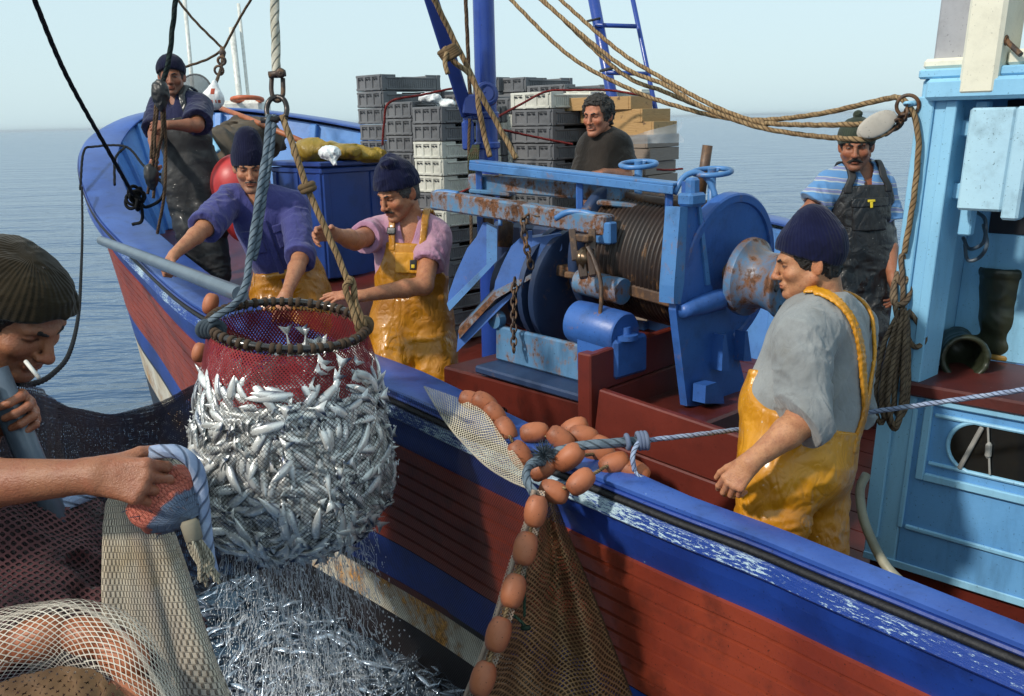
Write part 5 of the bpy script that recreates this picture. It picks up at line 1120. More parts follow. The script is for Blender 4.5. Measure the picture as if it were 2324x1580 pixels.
# ================================================================== CRATES
M_cg = paint('crate_grey', (.175, .175, .182), (.13, .132, .142), rough=.5, grime=.4, chip=(.32, .27, .2), chipa=.2); M_cw = paint('crate_white', (.66, .65, .58), (.58, .57, .50), rough=.5, grime=.35)
CX, CY, CZ = .31, .56, .118                                       # along the boat, across it, height
def crate_mesh(m):
    """open fish box: ribbed walls with a lowered hand rim at the short ends, dark strips for shaded slots under the rim"""
    mb = MB(); t_ = .014; hx, hy = CX / 2 - .004, CY / 2 - .004; h = CZ - .004
    mb.box((0, 0, .008), (2 * hx, 2 * hy, .012), None, .002)
    for s_ in (-1, 1):
        mb.box((0, s_ * (hy - t_ / 2), h / 2), (2 * hx - .004, t_, h), None, .002)               # starboard / port walls
        for q in np.linspace(-hx + .02, hx - .02, 4): mb.box((q, s_ * (hy + .001), h * .46), (.022, .014, h * .9), None, .002)
        for z_ in (.012, h - .010): mb.box((0, s_ * (hy + .001), z_), (2 * hx - .002, .013, .016), None, .002)
        for q in (-.09, 0, .09):
            for w_ in (-.018, .018): mb.box((q + w_, s_ * (hy + .0085), h - .030), (.024, .003, .009), None, .0005, 1)  # dark strips laid on the wall, coloured as shaded slots
    for s_ in (-1, 1):
        mb.box((s_ * (hx - t_ / 2), 0, h * .40), (t_, 2 * hy - 2 * t_ - .002, h * .8), None, .002)   # aft / fore walls, lower in the middle
        for q in (-1, 1):
            mb.box((s_ * (hx - t_ / 2), q * (hy - .075), h * .9), (t_ - .001, .12, h * .2 - .002), None, .002); mb.box((s_ * (hx + .0005), q * (hy - .02), h * .5), (.012, .035, h * .98), None, .002)
        mb.box((s_ * (hx + .0005), 0, h * .78), (.012, 2 * hy - .09, .010), None, .002); mb.box((s_ * (hx + .0005), 0, h * .10), (.012, 2 * hy - .09, .012), None, .002)
        for q in np.linspace(-hy + .07, hy - .07, 22): mb.box((s_ * (hx + .001), q, h * .43), (.006, .006, h * .52), None, .001)
    return mb
def crate_proto(nm, m):
    o = crate_mesh(m).build(nm, [m, M_dark], None, False); return o
pr_g, pr_w = crate_proto('fish_crate', M_cg), crate_proto('fish_crate', M_cw); used = {}
def put_crate(kind, p, yaw, label, group, sx=1.0):
    pr = pr_w if kind == 'w' else pr_g
    if kind not in used: o = pr; used[kind] = 1
    else: o = pr.copy(); COL.objects.link(o)
    o.location = [float(c) for c in p]; o.rotation_euler = (0, 0, yaw); o.scale = (sx, 1, 1); tag(o, label, 'crate', group); return o
YAW = math.atan2(axB[1], axB[0])
ORD = ['topmost', 'second', 'third', 'fourth', 'fifth', 'sixth', 'seventh', 'eighth', 'ninth', 'tenth', 'eleventh', 'twelfth', 'thirteenth', 'fourteenth', 'fifteenth', 'sixteenth', 'seventeenth', 'eighteenth', 'nineteenth']
def stack(corner, i, j, ztop, kinds, where, group, jit=.006, nmax=19, CX=CX):
    """column of crates whose aft starboard corner stands at corner, i rows forward, j rows to port"""
    c = np.array([corner[0], corner[1], 0]) - axB * (CX * (i + .5) + .012 * i) + bB * (CY * (j + .5) + .012 * j); zd0 = H - 2.05 + .13 * (c[1] - 3.1) + .06 * (c[0] - .9)
    n = min(nmax, int((ztop - zd0) / CZ))
    for k in range(n):
        kd = kinds[k] if k < len(kinds) else 'g'
        p = c + np.array([random.uniform(-jit, jit), random.uniform(-jit, jit), ztop - CZ * (k + 1)])
        put_crate(kd, p, YAW + random.uniform(-.012, .012), '%s fish crate, %s down in the %s' % ('white' if kd == 'w' else 'grey', ORD[k] if k else 'first', where), group, CX / .31)
cA = P(1000, 240, 6.75); GA = 'stacked crates left of the mast'
stack(cA, 0, 0, cA[2], 'ggwwwgwgg', 'stack nearest the pink shirted man', GA)
stack(cA, 1, 0, cA[2] + CZ * .35, 'ggggwgw', 'column left of the nearest stack', GA, nmax=12)
stack(cA, 2, 0, cA[2] + CZ * 2.05, 'gggggg', 'tall leftmost column', GA, nmax=10)
stack(cA, 2, 1, cA[2] + CZ * 1.05, 'ggg', 'column behind the tall leftmost one', GA, nmax=4)
stack(cA, 1, 1, cA[2] + CZ * .8, 'ggg', 'back column of the left pile', GA, nmax=4)
stack(cA, 0, 1, cA[2] + .0, 'gwg', 'back column beside the boom', GA, nmax=6)
stack(cA, 2, 2, cA[2] + CZ * 2.0, 'gg', 'far column behind the boom', GA, nmax=4)
cR = P(1250, 206, 6.85); GB = 'stacked crates right of the mast'
stack(cR, 0, 0, cR[2], 'wggggggg', 'stack behind the man in the brown shirt', GB, CX=.40)
stack(cR, 1, 0, cR[2] - .03, 'gwgwg', 'column just right of the mast', GB, CX=.40)
stack(cR, 1, 1, cR[2] + .07, 'gg', 'back column right of the mast', GB, nmax=4, CX=.40)
stack(cR, 2, 1, cR[2] + .14, 'gg', 'far column right of the mast', GB, nmax=4, CX=.40)
stack(cR, 0, 1, cR[2] + .02, 'ww', 'back column left of the wooden boxes', GB, nmax=4, CX=.40)
f_ = su(.02, ell(P(975, 222, 6.95), (.10, .06, .03), rotW), ell(P(1010, 236, 6.95), (.09, .05, .025), rotW)); a, b = mesh_sdf(folds(f_, .014, 18, 6), P(990, 228, 6.95) - .3, P(990, 228, 6.95) + .3, .007); tag(mk('plastic_sheet', a, b, M_bag), 'crumpled white plastic sheet in a top grey crate', 'sheet')
# wooden boxes
t = NT('pale_wood'); v = t.co(); g_ = t.noise(t.map(v, (14, 14, 90)), 1.6, 5); col = t.mix(g_, (.52, .31, .12), (.36, .21, .09)); M_wy = t.bsdf(t.mix(t.ramp(t.noise(v, 20, 3), .6, .75), col, (.12, .07, .04)), .75, 0, t.bump(g_, .5, .006))
t = NT('grey_wood'); v = t.co(); g_ = t.noise(t.map(v, (14, 14, 90)), 1.6, 5); M_wg = t.bsdf(t.mix(g_, (.30, .24, .19), (.19, .15, .125)), .8, 0, t.bump(g_, .5, .006))
def wooden(cpx, L_, W_, h, yaw, label, m):
    c = np.asarray(cpx, float); ca, sa = math.cos(yaw), math.sin(yaw); X = axB * ca + bB * sa; Y = np.cross(UP, X); rt = np.array([X, Y, UP]); cen = c - X * L_ / 2 + Y * W_ / 2 - UP * h / 2
    th = thing('wooden_box', label, 'box', cen - UP * h / 2, 'wooden fish boxes')
    for nm, off, sz in (('side', -Y * (W_ / 2 - .008), (L_ - .034, .015, h)), ('side', Y * (W_ / 2 - .008), (L_ - .034, .015, h)), ('end', X * (L_ / 2 - .008), (.016, W_, h)), ('end', -X * (L_ / 2 - .008), (.016, W_, h)), ('bottom', -UP * (h / 2 - .008), (L_ - .036, W_ - .034, .012))):
        MB().box(cen + off, sz, rt, .002).build(nm, m, th)
    return th
zz_ = P(1425, 217, 6.75)[2]
for k, (x, y, dd, yw, m) in enumerate([(1432, 218, 6.75, .25, M_wy), (1458, 247, 6.72, .1, M_wy), (1484, 276, 6.7, .2, M_wy)]):
    c = P(x, y, dd); wooden(c, .52, .36, .088, yw, '%s of the yellowish wooden boxes behind the man in brown' % ('top one', 'second', 'third')[k], m)
for k in range(14):
    c = P(1470 + [0, 6, -4, 3, -2, 4, -5, 2, 0, 3, -3, 1, 0, 2][k], 306, 6.72); c = c - UP * (.092 * k)
    wooden(c, .50, .42, .088, .12 + random.uniform(-.05, .05), 'greyish wooden box, %s from the top of the weathered stack' % ORD[k].replace('topmost', 'first'), M_wg)
t = NT('clear_film'); M_film = t.bsdf((.75, .78, .82), .25, 0, t.bump(t.noise(t.co(), 14, 4), .6, .02), alpha=.34)
G = np.array([[P(x + 3 * math.sin(v_ * 9), y, 6.62 - .1 * u) + _r * .01 * math.sin(u * 9 + v_ * 5) for u, (x, y) in zip(np.linspace(0, 1, 12), [(1400 + 13.4 * i_, 318 - 3.8 * i_ + v_ * (10 + 3.4 * i_)) for i_ in range(12)])] for v_ in np.linspace(0, 1, 10)]); mb = MB(); mb.grid(G); tag(mb.build('plastic_film', M_film, None, True), 'clear plastic film over the weathered wooden boxes', 'film')
# far boat beyond the bow
fb = thing('far_boat', 'distant white boat with thin masts beyond the bow', 'boat', (P(560, 300, 24)[0], P(560, 300, 24)[1], 0)); MW = plain('white_paint', (.75, .74, .68), .4)
c = P(562, 262, 24)
mb = MB(); prof_ = [(-3.2, .0), (-2.6, .55), (-1, .95), (1, 1.0), (2.4, .9), (2.6, .8)]; G = np.array([[np.array([c[0] + a_ + .35 * t_ * (a_ < -2), c[1] + w_ * s_ * (.55 + .45 * t_), -.2 + 1.25 * t_]) for t_ in np.linspace(0, 1, 6)] for s_ in (-1, 1) for a_, w_ in (prof_ if s_ < 0 else prof_[::-1])]); mb.grid(G); mb.add([G[i][-1] for i in range(len(G))], [tuple(range(len(G)))]); mb.build('hull', MW, fb, True)
zd2 = c[2] - .0; mb = MB(); q = P(560, 240, 24); mb.box((q[0], q[1], (1.05 + q[2] + .12) / 2), (.95, 1.0, q[2] + .12 - 1.05), None, .08); mb.build('cabin', MW, fb)
for x, y1, r_ in ((417, -20, .05), (526, 62, .075), (541, 8, .04)):
    q = P(x, y1, 24); MB().tube([q, np.array([q[0] + (.0 if x < 500 else .12), q[1], 1.0])], r_, 10).build('mast', MW, fb, True)
q = P(561, 226, 23.3); MB().ring(q, (0, .12, 1), .34, .055, 28, 8).build('lifebuoy', plain('orange_ring', (.55, .12, .04), .5), fb, True)
# ================================================================== ROPES
def V2(p): q = p - CAM; d_ = np.dot(q, _f); return (1162 + np.dot(q, _r) / d_ * FPX, 790 - np.dot(q, _u) / d_ * FPX, d_)
M_tan = ropemat('tan_rope', (.40, .27, .14), (.26, .16, .08)); M_whr = ropemat('white_rope', (.66, .62, .52), (.5, .46, .36)); M_gry = ropemat('grey_blue_rope', (.20, .25, .30), (.12, .16, .20))
M_bwr = ropemat('blue_white_rope', (.42, .50, .66), (.30, .37, .55)); M_blkr = ropemat('black_rope', (.018, .018, .020), (.010, .010, .011)); M_drk = ropemat('dark_green_rope', (.025, .045, .04), (.015, .02, .02)); M_brn = ropemat('brown_rope', (.15, .095, .055), (.09, .055, .035)); M_redr = ropemat('red_cord', (.25, .035, .03), (.17, .02, .02))
def rope(pts, r, m, label, name='rope', n=10, group=None, fray=0, cat='rope', kind=None):
    mb = MB(); mb.rope(PP(pts), r, n=n)
    if fray:
        p = spline(PP(pts), step=.02)
        for q in p:
            for k in range(fray):
                d = rng.normal(size=3) * r * 1.1; mb.tube([q, q + d + rng.normal(size=3) * r * .4], [r * .06, r * .02], 3, False)
    return tag(mb.build(name, m, None, True), label, cat, group)
rope([(66, -30, 4.6), (150, 170, 5.4), (250, 350, 6.3), (302, 442, 6.9)], .013, M_blkr, 'thick black rope running from top left down into the bow')
mb = MB(); kc = P(312, 446, 6.95)
for k in range(9): mb.ring(kc + rng.normal(size=3) * .02, rng.normal(size=3), .045, .012, 16, 6)
for a in ([(312, 446, 6.95), (330, 470, 7.0), (365, 452, 7.0), (372, 420, 7.0), (350, 400, 7.0)], [(320, 450, 6.95), (322, 500, 7.0), (300, 510, 7.0)], [(340, 395, 7.0), (380, 400, 7.0), (405, 440, 7.0), (395, 480, 6.9)]): mb.rope(PP(a), .012, n=8)
tag(mb.build('rope_knot', M_blkr, None, True), 'big dark knot of rope inside the bow bulwark', 'knot')
mb = MB()
for a in ([(182, 430, 7.7), (190, 345, 8.1), (215, 333, 8.2), (285, 333, 7.9), (325, 375, 7.5), (360, 410, 7.1)], [(260, 420, 7.3), (262, 360, 7.5), (285, 333, 7.8)]): mb.rope(PP(a), .010, n=8)
tag(mb.build('mooring_line', M_blkr, None, True), 'black line looped over the bow rail', 'rope')
rope([(186, 425, 7.6), (187, 520, 7.0), (184, 620, 5.8), (178, 715, 4.6), (158, 800, 3.6), (118, 850, 3.0), (72, 872, 2.6), (40, 868, 2.3)], .0085, M_blkr, 'thin black line hanging from the bow rail over the water')
tk = thing('block_and_tackle', 'dark rope tackle with block hauled by the man at the bow', 'tackle', P(352, 300, 6.5))
mb = MB(); mb.rope(PP([(402, -30, 6.2), (392, 60, 6.3), (384, 130, 6.35), (372, 180, 6.4), (364, 205, 6.4)]), .017, n=10); mb.build('pendant', M_drk, tk, True)
mb = MB()
for a in ([(362, 215, 6.4), (352, 300, 6.45), (350, 350, 6.5), (335, 440, 6.6)], [(366, 215, 6.4), (368, 300, 6.45), (358, 345, 6.5), (348, 450, 6.6)], [(371, 215, 6.4), (376, 330, 6.5), (373, 440, 6.55), (357, 530, 6.7)], [(356, 215, 6.4), (345, 330, 6.5), (342, 360, 6.5)]): mb.rope(PP(a), .0105, n=8)
mb.build('fall', M_brn, tk, True)
for y_, s_ in ((212, 1.0), (395, .8)):
    c = P(364 if y_ < 300 else 343, y_, 6.4 + (y_ > 300) * .15); f_ = su(.02, ell(c, (.055 * s_, .045, .085 * s_)), ell(c - UP * .07 * s_, (.03, .03, .05))); a, b = mesh_sdf(folds(f_, .008, 25, 3), c - .2, c + .2, .008); mk('block', a, b, plain('block_black', (.018, .016, .016), .45), tk)
lo_ = [[(384, -25, 8.2), (440, 45, 8.3), (507, 112, 8.4)], [(585, -25, 8.2), (545, 40, 8.3), (507, 112, 8.4)], [(507, 112, 8.4), (470, 135, 8.4), (408, 156, 8.5)], [(507, 112, 8.4), (503, 150, 8.1), (495, 175, 7.9), (489, 192, 7.75)]]
ry = thing('rigging', 'dark rigging lines meeting above the white carrier bag', 'rigging', P(507, 112, 8.4))
for i, a in enumerate(lo_): mb = MB(); mb.rope(PP(a), .011 if i != 3 else .014, n=8); mb.build('line', M_brn, ry, True)
mb = MB(); mb.ring(P(497, 160, 8.0), (0, 1, .2), .035, .010, 16, 6); mb.build('ring', M_iron, ry, True); mb = MB(); mb.ring(P(503, 138, 8.1), (0, 1, .2), .03, .012, 16, 6); mb.build('ring', M_iron, ry, True); mb = MB(); mb.lathe([(-.05, .012), (0, .03), (.05, .012)], P(505, 120, 8.3), UP, 10); mb.build('swivel', M_iron, ry, True)
# rigging near the mast
rope([(1056, -20, 5.7), (1061, 90, 5.75), (1066, 200, 5.8), (1070, 260, 5.8)], .012, M_brn, 'brown rope hanging between boom and mast')
rope([(976, -20, 5.1), (1030, 90, 5.25), (1078, 190, 5.3), (1086, 240, 5.3), (1100, 310, 5.35), (1112, 356, 5.35)], .015, M_tan, 'tan rope led down the boom past its sheave')
rope([(1008, 108, 5.15), (1030, 140, 5.2), (1062, 165, 5.2), (1088, 210, 5.2), (1125, 275, 5.25), (1172, 360, 5.25)], .015, M_tan, 'tan rope knotted on the boom and led to the winch')
mb = MB()
for k in range(5): mb.ring(P(1014 + k * 3, 112 + k * 4, 5.15), (.5, .2, -1), .045, .012, 16, 6)
mb.rope(PP([(1014, 118, 5.1), (1010, 140, 5.1), (1016, 168, 5.1)]), .013, n=8); tag(mb.build('rope_knot', M_tan, None, True), 'tan rope hitch tied round the blue boom', 'knot')
rope([(1066, 270, 5.5), (1064, 340, 5.5), (1068, 420, 5.5), (1070, 560, 5.4)], .009, M_brn, 'thin brown line hanging beside the white crates')
mb = MB()
for k in range(5): mb.rope(PP([(1074 + k * 3, 330, 5.45), (1064 + k * 5, 365, 5.4), (1068 + k * 4, 410, 5.45), (1080 + k * 2, 440, 5.45)]), .008, n=6)
tag(mb.build('rope_hank', ropemat('green_rope', (.06, .09, .05), (.10, .07, .04)), None, True), 'small green and brown rope hank at the mast foot', 'rope')
for lst in ([(868, 330, 6.55), (872, 280, 6.5), (885, 232, 6.45), (960, 215, 6.55), (1040, 198, 6.6)], ):
    rope(lst, .008, M_redr, 'red cord lashed over the left crate stacks', 'lashing', 8, None, 0, 'cord')
rope([(1112, 275, 6.3), (1180, 238, 6.5), (1240, 208, 6.6), (1300, 205, 6.6), (1380, 205, 6.6), (1440, 214, 6.55), (1500, 226, 6.6)], .008, M_redr, 'red cord lashed over the white crate and wooden boxes', 'lashing', 8, None, 0, 'cord')
rope([(1128, 292, 6.4), (1200, 308, 6.5), (1300, 328, 6.55)], .008, M_redr, 'red cord across the grey crates behind the mast', 'lashing', 8, None, 0, 'cord')
rope([(1000, 458, 6.4), (1040, 440, 6.4), (1080, 420, 6.3)], .008, M_redr, 'short red cord in front of the lowest white crate', 'lashing', 8, None, 0, 'cord')
rope([(1490, 385, 6.5), (1520, 386, 6.5), (1550, 383, 6.5)], .007, M_redr, 'red cord round the weathered wooden boxes', 'lashing', 8, None, 0, 'cord')
# the four slack tan ropes to the cabin post
rope([(1140, -20, 5.2), (1290, 125, 5.0), (1440, 207, 4.8), (1560, 248, 4.6), (1650, 268, 4.4), (1740, 272, 4.25), (1863, 258, 3.9), (2000, 227, 3.62)] + [V2(PW(x, y, .035)) for x, y in ((2042, 223), (2070, 252), (2083, 300), (2084, 350), (2075, 440), (2062, 520), (2052, 575))], .0105, M_tan, 'tan rope led through the iron ring and down the cabin post', n=12)
rope([(1204, -20, 5.2), (1400, 142, 4.8), (1507, 192, 4.6), (1589, 240, 4.4), (1700, 283, 4.2), (1800, 303, 4.05), (1916, 315, 3.7), (1975, 315, 3.63), (2012, 300, 3.61), (2020, 278, 3.61), (2006, 262, 3.62)], .0105, M_tan, 'lowest slack tan rope passing round the pulley block', n=12)
rope([(1212, -20, 5.3), (1400, 158, 4.9), (1507, 208, 4.7), (1600, 246, 4.5), (1667, 267, 4.35), (1740, 280, 4.2), (1850, 284, 3.85), (1960, 282, 3.65)], .0105, M_tan, 'slack tan rope entering the pulley block over the green cap', n=12)
rope([(1250, -20, 5.3), (1400, 112, 4.95), (1507, 180, 4.72), (1590, 226, 4.5), (1660, 258, 4.35), (1740, 284, 4.18)], .0105, M_tan, 'uppermost slack tan rope crossing the ladder frame', n=12)
# hank on the post
mb = MB(); D3 = V2(PW(2050, 750, .03))[2]
for k, (xl, xr, yb) in enumerate([(1988, 2010, 962), (2002, 2026, 950), (2018, 2044, 968), (2032, 2056, 946), (2010, 2050, 975)]):
    dk = D3 - .022 * (k % 3); a_ = [(2048 + k, 700, dk), (xl + 22, 770, dk), (xl + 4, 850, dk), (xl - 2, 920, dk), ((xl + xr) / 2, yb, dk - .01), (xr + 2, 915, dk - .012), (xr + 6, 840, dk - .012), (2056 + k, 705, dk - .012)]
    mb.rope(PP(a_), .0095, n=8)
for a_ in ([(2052, 560, D3), (2048, 600, D3), (2036, 625, D3), (2050, 645, D3 - .02), (2064, 610, D3 - .02), (2046, 580, D3 - .03), (2050, 660, D3 - .02), (2046, 700, D3)], [(2056, 575, D3), (2068, 620, D3), (2060, 680, D3 - .02), (2030, 690, D3 - .02), (2028, 650, D3), (2046, 600, D3)], [(2060, 705, D3), (2085, 735, D3 - .01), (2098, 770, D3 - .01), (2080, 788, D3 - .01), (2062, 770, D3), (2054, 730, D3)], [(2030, 640, D3), (2032, 690, D3 - .02), (2040, 730, D3 - .03), (2060, 745, D3 - .03)]): mb.rope(PP(a_), .0105, n=8)
for k in range(60):
    q = P(2056 + rng.normal() * 5, 735 + rng.normal() * 22, D3 - .03); mb.tube([q, q + np.array([rng.normal() * .006, 0, -.03 - .03 * rng.random()])], .0012, 3, False)
tag(mb.build('rope_coil', ropemat('coil_rope', (.21, .15, .095), (.13, .09, .06)), None, True), 'long brown rope coil tied up on the cabin post', 'rope coil')
# hose
mb = MB(); mb.tube(spline(PP([(1966, 1078, 3.55), (1952, 1110, 3.52), (1958, 1170, 3.46), (1980, 1230, 3.40), (2015, 1290, 3.32), (2070, 1345, 3.26), (2130, 1420, 3.22), (2230, 1520, 3.25), (2420, 1600, 3.2)]), step=.02), .0165, 14); tag(mb.build('hose', plain('hose_grey', (.30, .29, .22), .45), None, True), 'grey hose curving down in front of the cabin side', 'hose')
# cables in the alcove
mb = MB()
for a_ in ([(2186, 540, .3), (2200, 565, .25), (2232, 550, .2), (2236, 500, .2), (2215, 480, .3)], [(2190, 555, .25), (2196, 590, .2), (2222, 585, .2), (2240, 555, .15), (2232, 510, .2)]): mb.tube(spline([wpt(*uz(x, y, -o_), -o_) for x, y, o_ in a_], step=.01), .007, 8)
tag(mb.build('cable_loop', plain('cable', (.10, .13, .16), .4), None, True), 'loops of dark cable hanging under the sliding shutter', 'cable')
# ================================================================== BOOTS ON THE LEDGE
def boot(base, yaw, lean, label, s=1.0, lying=False):
    X = axB * math.cos(yaw) + bB * math.sin(yaw); Y = np.cross(UP, X); Zx = UP
    if lying: X, Zx = -UP * .15 + X, nrm(X * .0 + axB * .55 + nS * .85)
    X = nrm(X - Zx * np.dot(X, Zx)); Y = np.cross(Zx, X); b = np.asarray(base, float); rt = np.array([X, Y, Zx])
    sh_ = su(.03, cap(b + Zx * .36 * s, b + Zx * .16 * s, .090 * s, .076 * s), cap(b + Zx * .16 * s, b + Zx * .06 * s, .068 * s, .056 * s), cap(b + Zx * .055 * s - X * .03, b + Zx * .045 * s + X * .17 * s, .056 * s, .050 * s))
    sh_ = sint(.004, sh_, plane(b + Zx * .355 * s, Zx)); sh_ = ssub(.004, sh_, cap(b + Zx * .45 * s, b + Zx * .2 * s, .084 * s, .066 * s)); sh_ = sint(.004, sh_, plane(b + Zx * .012, -Zx))
    band = lambda p: np.abs((p - V3(b)) @ V3(Zx) - f32(.335 * s)) - f32(.012); sh2 = sint(.004, grow(sh_, .004), band); f_ = su(.003, sh_, sh2)
    f_ = folds(f_, .0025, 16, 5); a, c = mesh_sdf(f_, b - .45, b + .45, .005)
    th = thing('rubber_boot', label, 'boot', b, 'rubber boots'); mk('upper', a, c, plain('boot_green', (.030, .036, .020), .38, bmp=.1), th)
    so = sint(.003, su(.03, cap(b + Zx * .01 - X * .03, b + Zx * .01 + X * .15 * s, .054 * s, .048 * s), cap(b + Zx * .01 - X * .03, b + Zx * .01, .05 * s)), sint(.003, plane(b + Zx * .024, Zx), plane(b + Zx * .001, -Zx))); a, c = mesh_sdf(so, b - .3, b + .3, .005); mk('sole', a, c, plain('boot_sole', (.28, .16, .03), .5), th)
def ledge(x, y):
    v = _f + (x - 1162) / FPX * _r - (y - 790) / FPX * _u; return CAM + v * ((zl + .001 - H) / v[2])
boot(ledge(2262, 812), math.pi * 1.0 + .15, 0, 'tall green rubber boot standing upright on the cabin ledge', 1.02)
q = ledge(2150, 800); boot(q + UP * .055, math.pi * .95, 0, 'green rubber boot lying on its side on the cabin ledge', .95, True)
# ================================================================== BRAILER: hoop, net, fish, ropes
br = thing('brailer', 'round dip net full of silver fish with red upper mesh hanging from ropes', 'brailer', P(655, 960, 3.55))
hc_ = P(655, 735, 3.56); hn = nrm(np.array([-.10, -.13, 1.0])); hfr = frame(hn, (0, 1, 0)); hR = .274
# hoop axes: right along the picture, and away from the camera
hx = nrm(np.array([1.0, .08, -.11])); hy = nrm(np.cross(np.cross(hx, (0, 1, .10)), hx) * 1.0); hz = nrm(np.cross(hx, hy)); hz = hz if hz[2] > 0 else -hz
def hoop(t, r=hR): return hc_ + r * (math.cos(t) * hx + math.sin(t) * hy)
M_hoop = plain('tarred_hoop', (.018, .011, .008), .22, coat=.5); M_bind = ropemat('hoop_binding', (.22, .15, .10), (.14, .09, .06))
mb = MB(); n_ = 72; pth = [hoop(t) for t in np.linspace(0, 2 * math.pi, n_)]; mb.tube(pth, .0135, 10, False); mb.build('hoop', M_hoop, br, True)
mb = MB()
for t in np.linspace(0, 2 * math.pi, 50)[:-1]: mb.lathe([(-.009, .0145), (-.007, .0185), (.007, .0185), (.009, .0145)], hoop(t + rng.normal() * .02), -math.sin(t) * hx + math.cos(t) * hy, 10, 0)
mb.build('binding', M_bind, br, True); tag(bpy.data.objects['binding'], kind='stuff')
# bag surface: radius and sag with depth
BAGH = .81
def bag(t, v, off=0.0):
    """t round, v 0..1 from hoop to bottom"""
    rr = np.interp(v, [0, .12, .3, .5, .68, .80, .90, .97, 1.0], [.270, .295, .322, .343, .353, .346, .312, .225, .0]); ci = math.cos(t); si = math.sin(t)
    lump = 1 + .035 * math.sin(3 * t + 4 * v) * v + .03 * math.sin(5 * t - 7 * v) * v
    k = max(0.0, 1 - v / .25); d = (rr * lump + off); c = hc_ + np.array([-.035 * v, .0, 0]) + UP * (-BAGH * v)
    flat = hx * ci + hy * si; hor = np.array([1.0, 0, 0]) * ci + np.array([0, 1.0, 0]) * si
    return c + d * (flat * k + hor * (1 - k))
def bag_grid(v0, v1, nv, ntt, off, cell=1.0):
    T = np.linspace(0, 2 * math.pi, ntt + 1); Vv_ = np.linspace(v0, v1, nv); G = np.array([[bag(t, v, off) for t in T] for v in Vv_]); U = np.array([[(t * .355, v * 1.05) for t in T] for v in Vv_]); return G, U
M_nred = netmat('red_netting', (.26, .020, .026), (.16, .014, .018), .0160, .185, 1.3); M_ngr = netmat('grey_netting', (.07, .062, .06), (.04, .036, .036), .0165, .062, 1.2)
M_nred2 = netmat('red_netting_fold', (.24, .02, .025), (.15, .014, .018), .0150, .12, 1.25)
G, U = bag_grid(.03, .27, 14, 96, .004); mb = MB(); mb.grid(G, 0, U); G2, U2 = bag_grid(.035, .24, 12, 96, -.006); mb.grid(G2, 1, U2 + .004); mb.build('red_mesh', [M_nred, M_nred2], br, True)
G, U = bag_grid(.22, 1.0, 44, 96, .013); mb = MB(); mb.grid(G, 0, U); mb.build('grey_mesh', M_ngr, br, True)
mb = MB(); N_ = 46
for k in range(N_):
    t0, t1 = 2 * math.pi * k / N_, 2 * math.pi * (k + 1) / N_; a, m_, b = hoop(t0, hR), bag((t0 + t1) / 2, .045, .002), hoop(t1, hR)
    mb.tube(spline([a - UP * .012, (a + m_) / 2 - UP * .006, m_, (b + m_) / 2 - UP * .006, b - UP * .012], n=8), .0024, 4, False)
mb.build('lacing', ropemat('lacing_twine', (.38, .29, .18), (.26, .18, .1)), br, True)
# fish ------------------------------------------------
def fish_mesh(bend=0.0):
    ns_, nk = 15, 10; V = []; xs = np.linspace(0, 1, ns_)
    hgt = np.interp(xs, [0, .04, .12, .25, .42, .6, .78, .88, .93], [.003, .24, .62, .92, 1.0, .86, .5, .24, .18]) * .0128; wid = hgt * np.interp(xs, [0, .3, 1], [.60, .58, .45])
    for i, x in enumerate(xs):
        cy = bend * math.sin(x * math.pi) * .03
        for k in range(nk):
            a = 2 * math.pi * k / nk; V.append((x * .150 - .08, math.cos(a) * wid[i] + cy, math.sin(a) * hgt[i] * (1.05 if math.sin(a) < 0 else .92)))
    F = [(i * nk + j, i * nk + (j + 1) % nk, (i + 1) * nk + (j + 1) % nk, (i + 1) * nk + j) for i in range(ns_ - 1) for j in range(nk)] + [tuple(range(nk))[::-1]]
    b = len(V); tl = [(.066, 0, .003), (.098, .001, .021), (.089, .0, 0), (.098, -.001, -.021), (.066, 0, -.003)]
    V += [(x, y + .0006, z) for x, y, z in tl] + [(x, y - .0006, z) for x, y, z in tl]
    F += [(b, b + 1, b + 2), (b, b + 2, b + 4), (b + 2, b + 3, b + 4), (b + 5, b + 7, b + 6), (b + 5, b + 9, b + 7), (b + 7, b + 9, b + 8)]
    for d in (0, 1, 2, 3): F.append((b + d, b + 5 + d, b + 6 + d, b + d + 1))
    return np.array(V), F
def fishmat(name, bright=1.0, dark=False):
    t = NT(name); v = t.co('Generated'); sp = t.n('ShaderNodeSeparateXYZ'); t.l(t.co('Generated'), sp.inputs[0]); w = t.co()
    k = t.ramp(sp.outputs[2], .50, .80); oi = t.n('ShaderNodeObjectInfo'); nz = t.noise(w, 60, 4)
    col = t.mix(k, tuple(q * bright for q in (.93, .93, .90)), (.035, .06, .12) if not dark else (.02, .035, .06)); col = t.mix(t.math('MULTIPLY', oi.outputs['Random'], .35), col, (.25, .30, .38))
    e = t.n('ShaderNodeVectorMath', operation='DISTANCE'); t.l(v, e.inputs[0]); e.inputs[1].default_value = (.085, .5, .60); ey = t.math('LESS_THAN', t.math('ABSOLUTE', t.math('SUBTRACT', sp.outputs[0], .075)), .017); ey = t.math('MULTIPLY', ey, t.math('LESS_THAN', t.math('ABSOLUTE', t.math('SUBTRACT', sp.outputs[2], .57)), .085)); col = t.mix(ey, col, (.008, .008, .01))
    gl = t.math('LESS_THAN', t.math('ABSOLUTE', t.math('SUBTRACT', sp.outputs[0], .20)), .010); col = t.mix(t.math('MULTIPLY', gl, .5), col, (.15, .16, .2))
    vo = t.n('ShaderNodeTexVoronoi'); t.l(w, vo.inputs['Vector']); vo.inputs['Scale'].default_value = 330
    return t.bsdf(col, t.math('ADD', t.math('MULTIPLY', nz, .22), .16), .42, t.bump(t.math('ADD', vo.outputs[0], nz), .35, .004))
M_fish = fishmat('silver_fish'); M_fishw = fishmat('wet_fish', .8, True)
fms = []
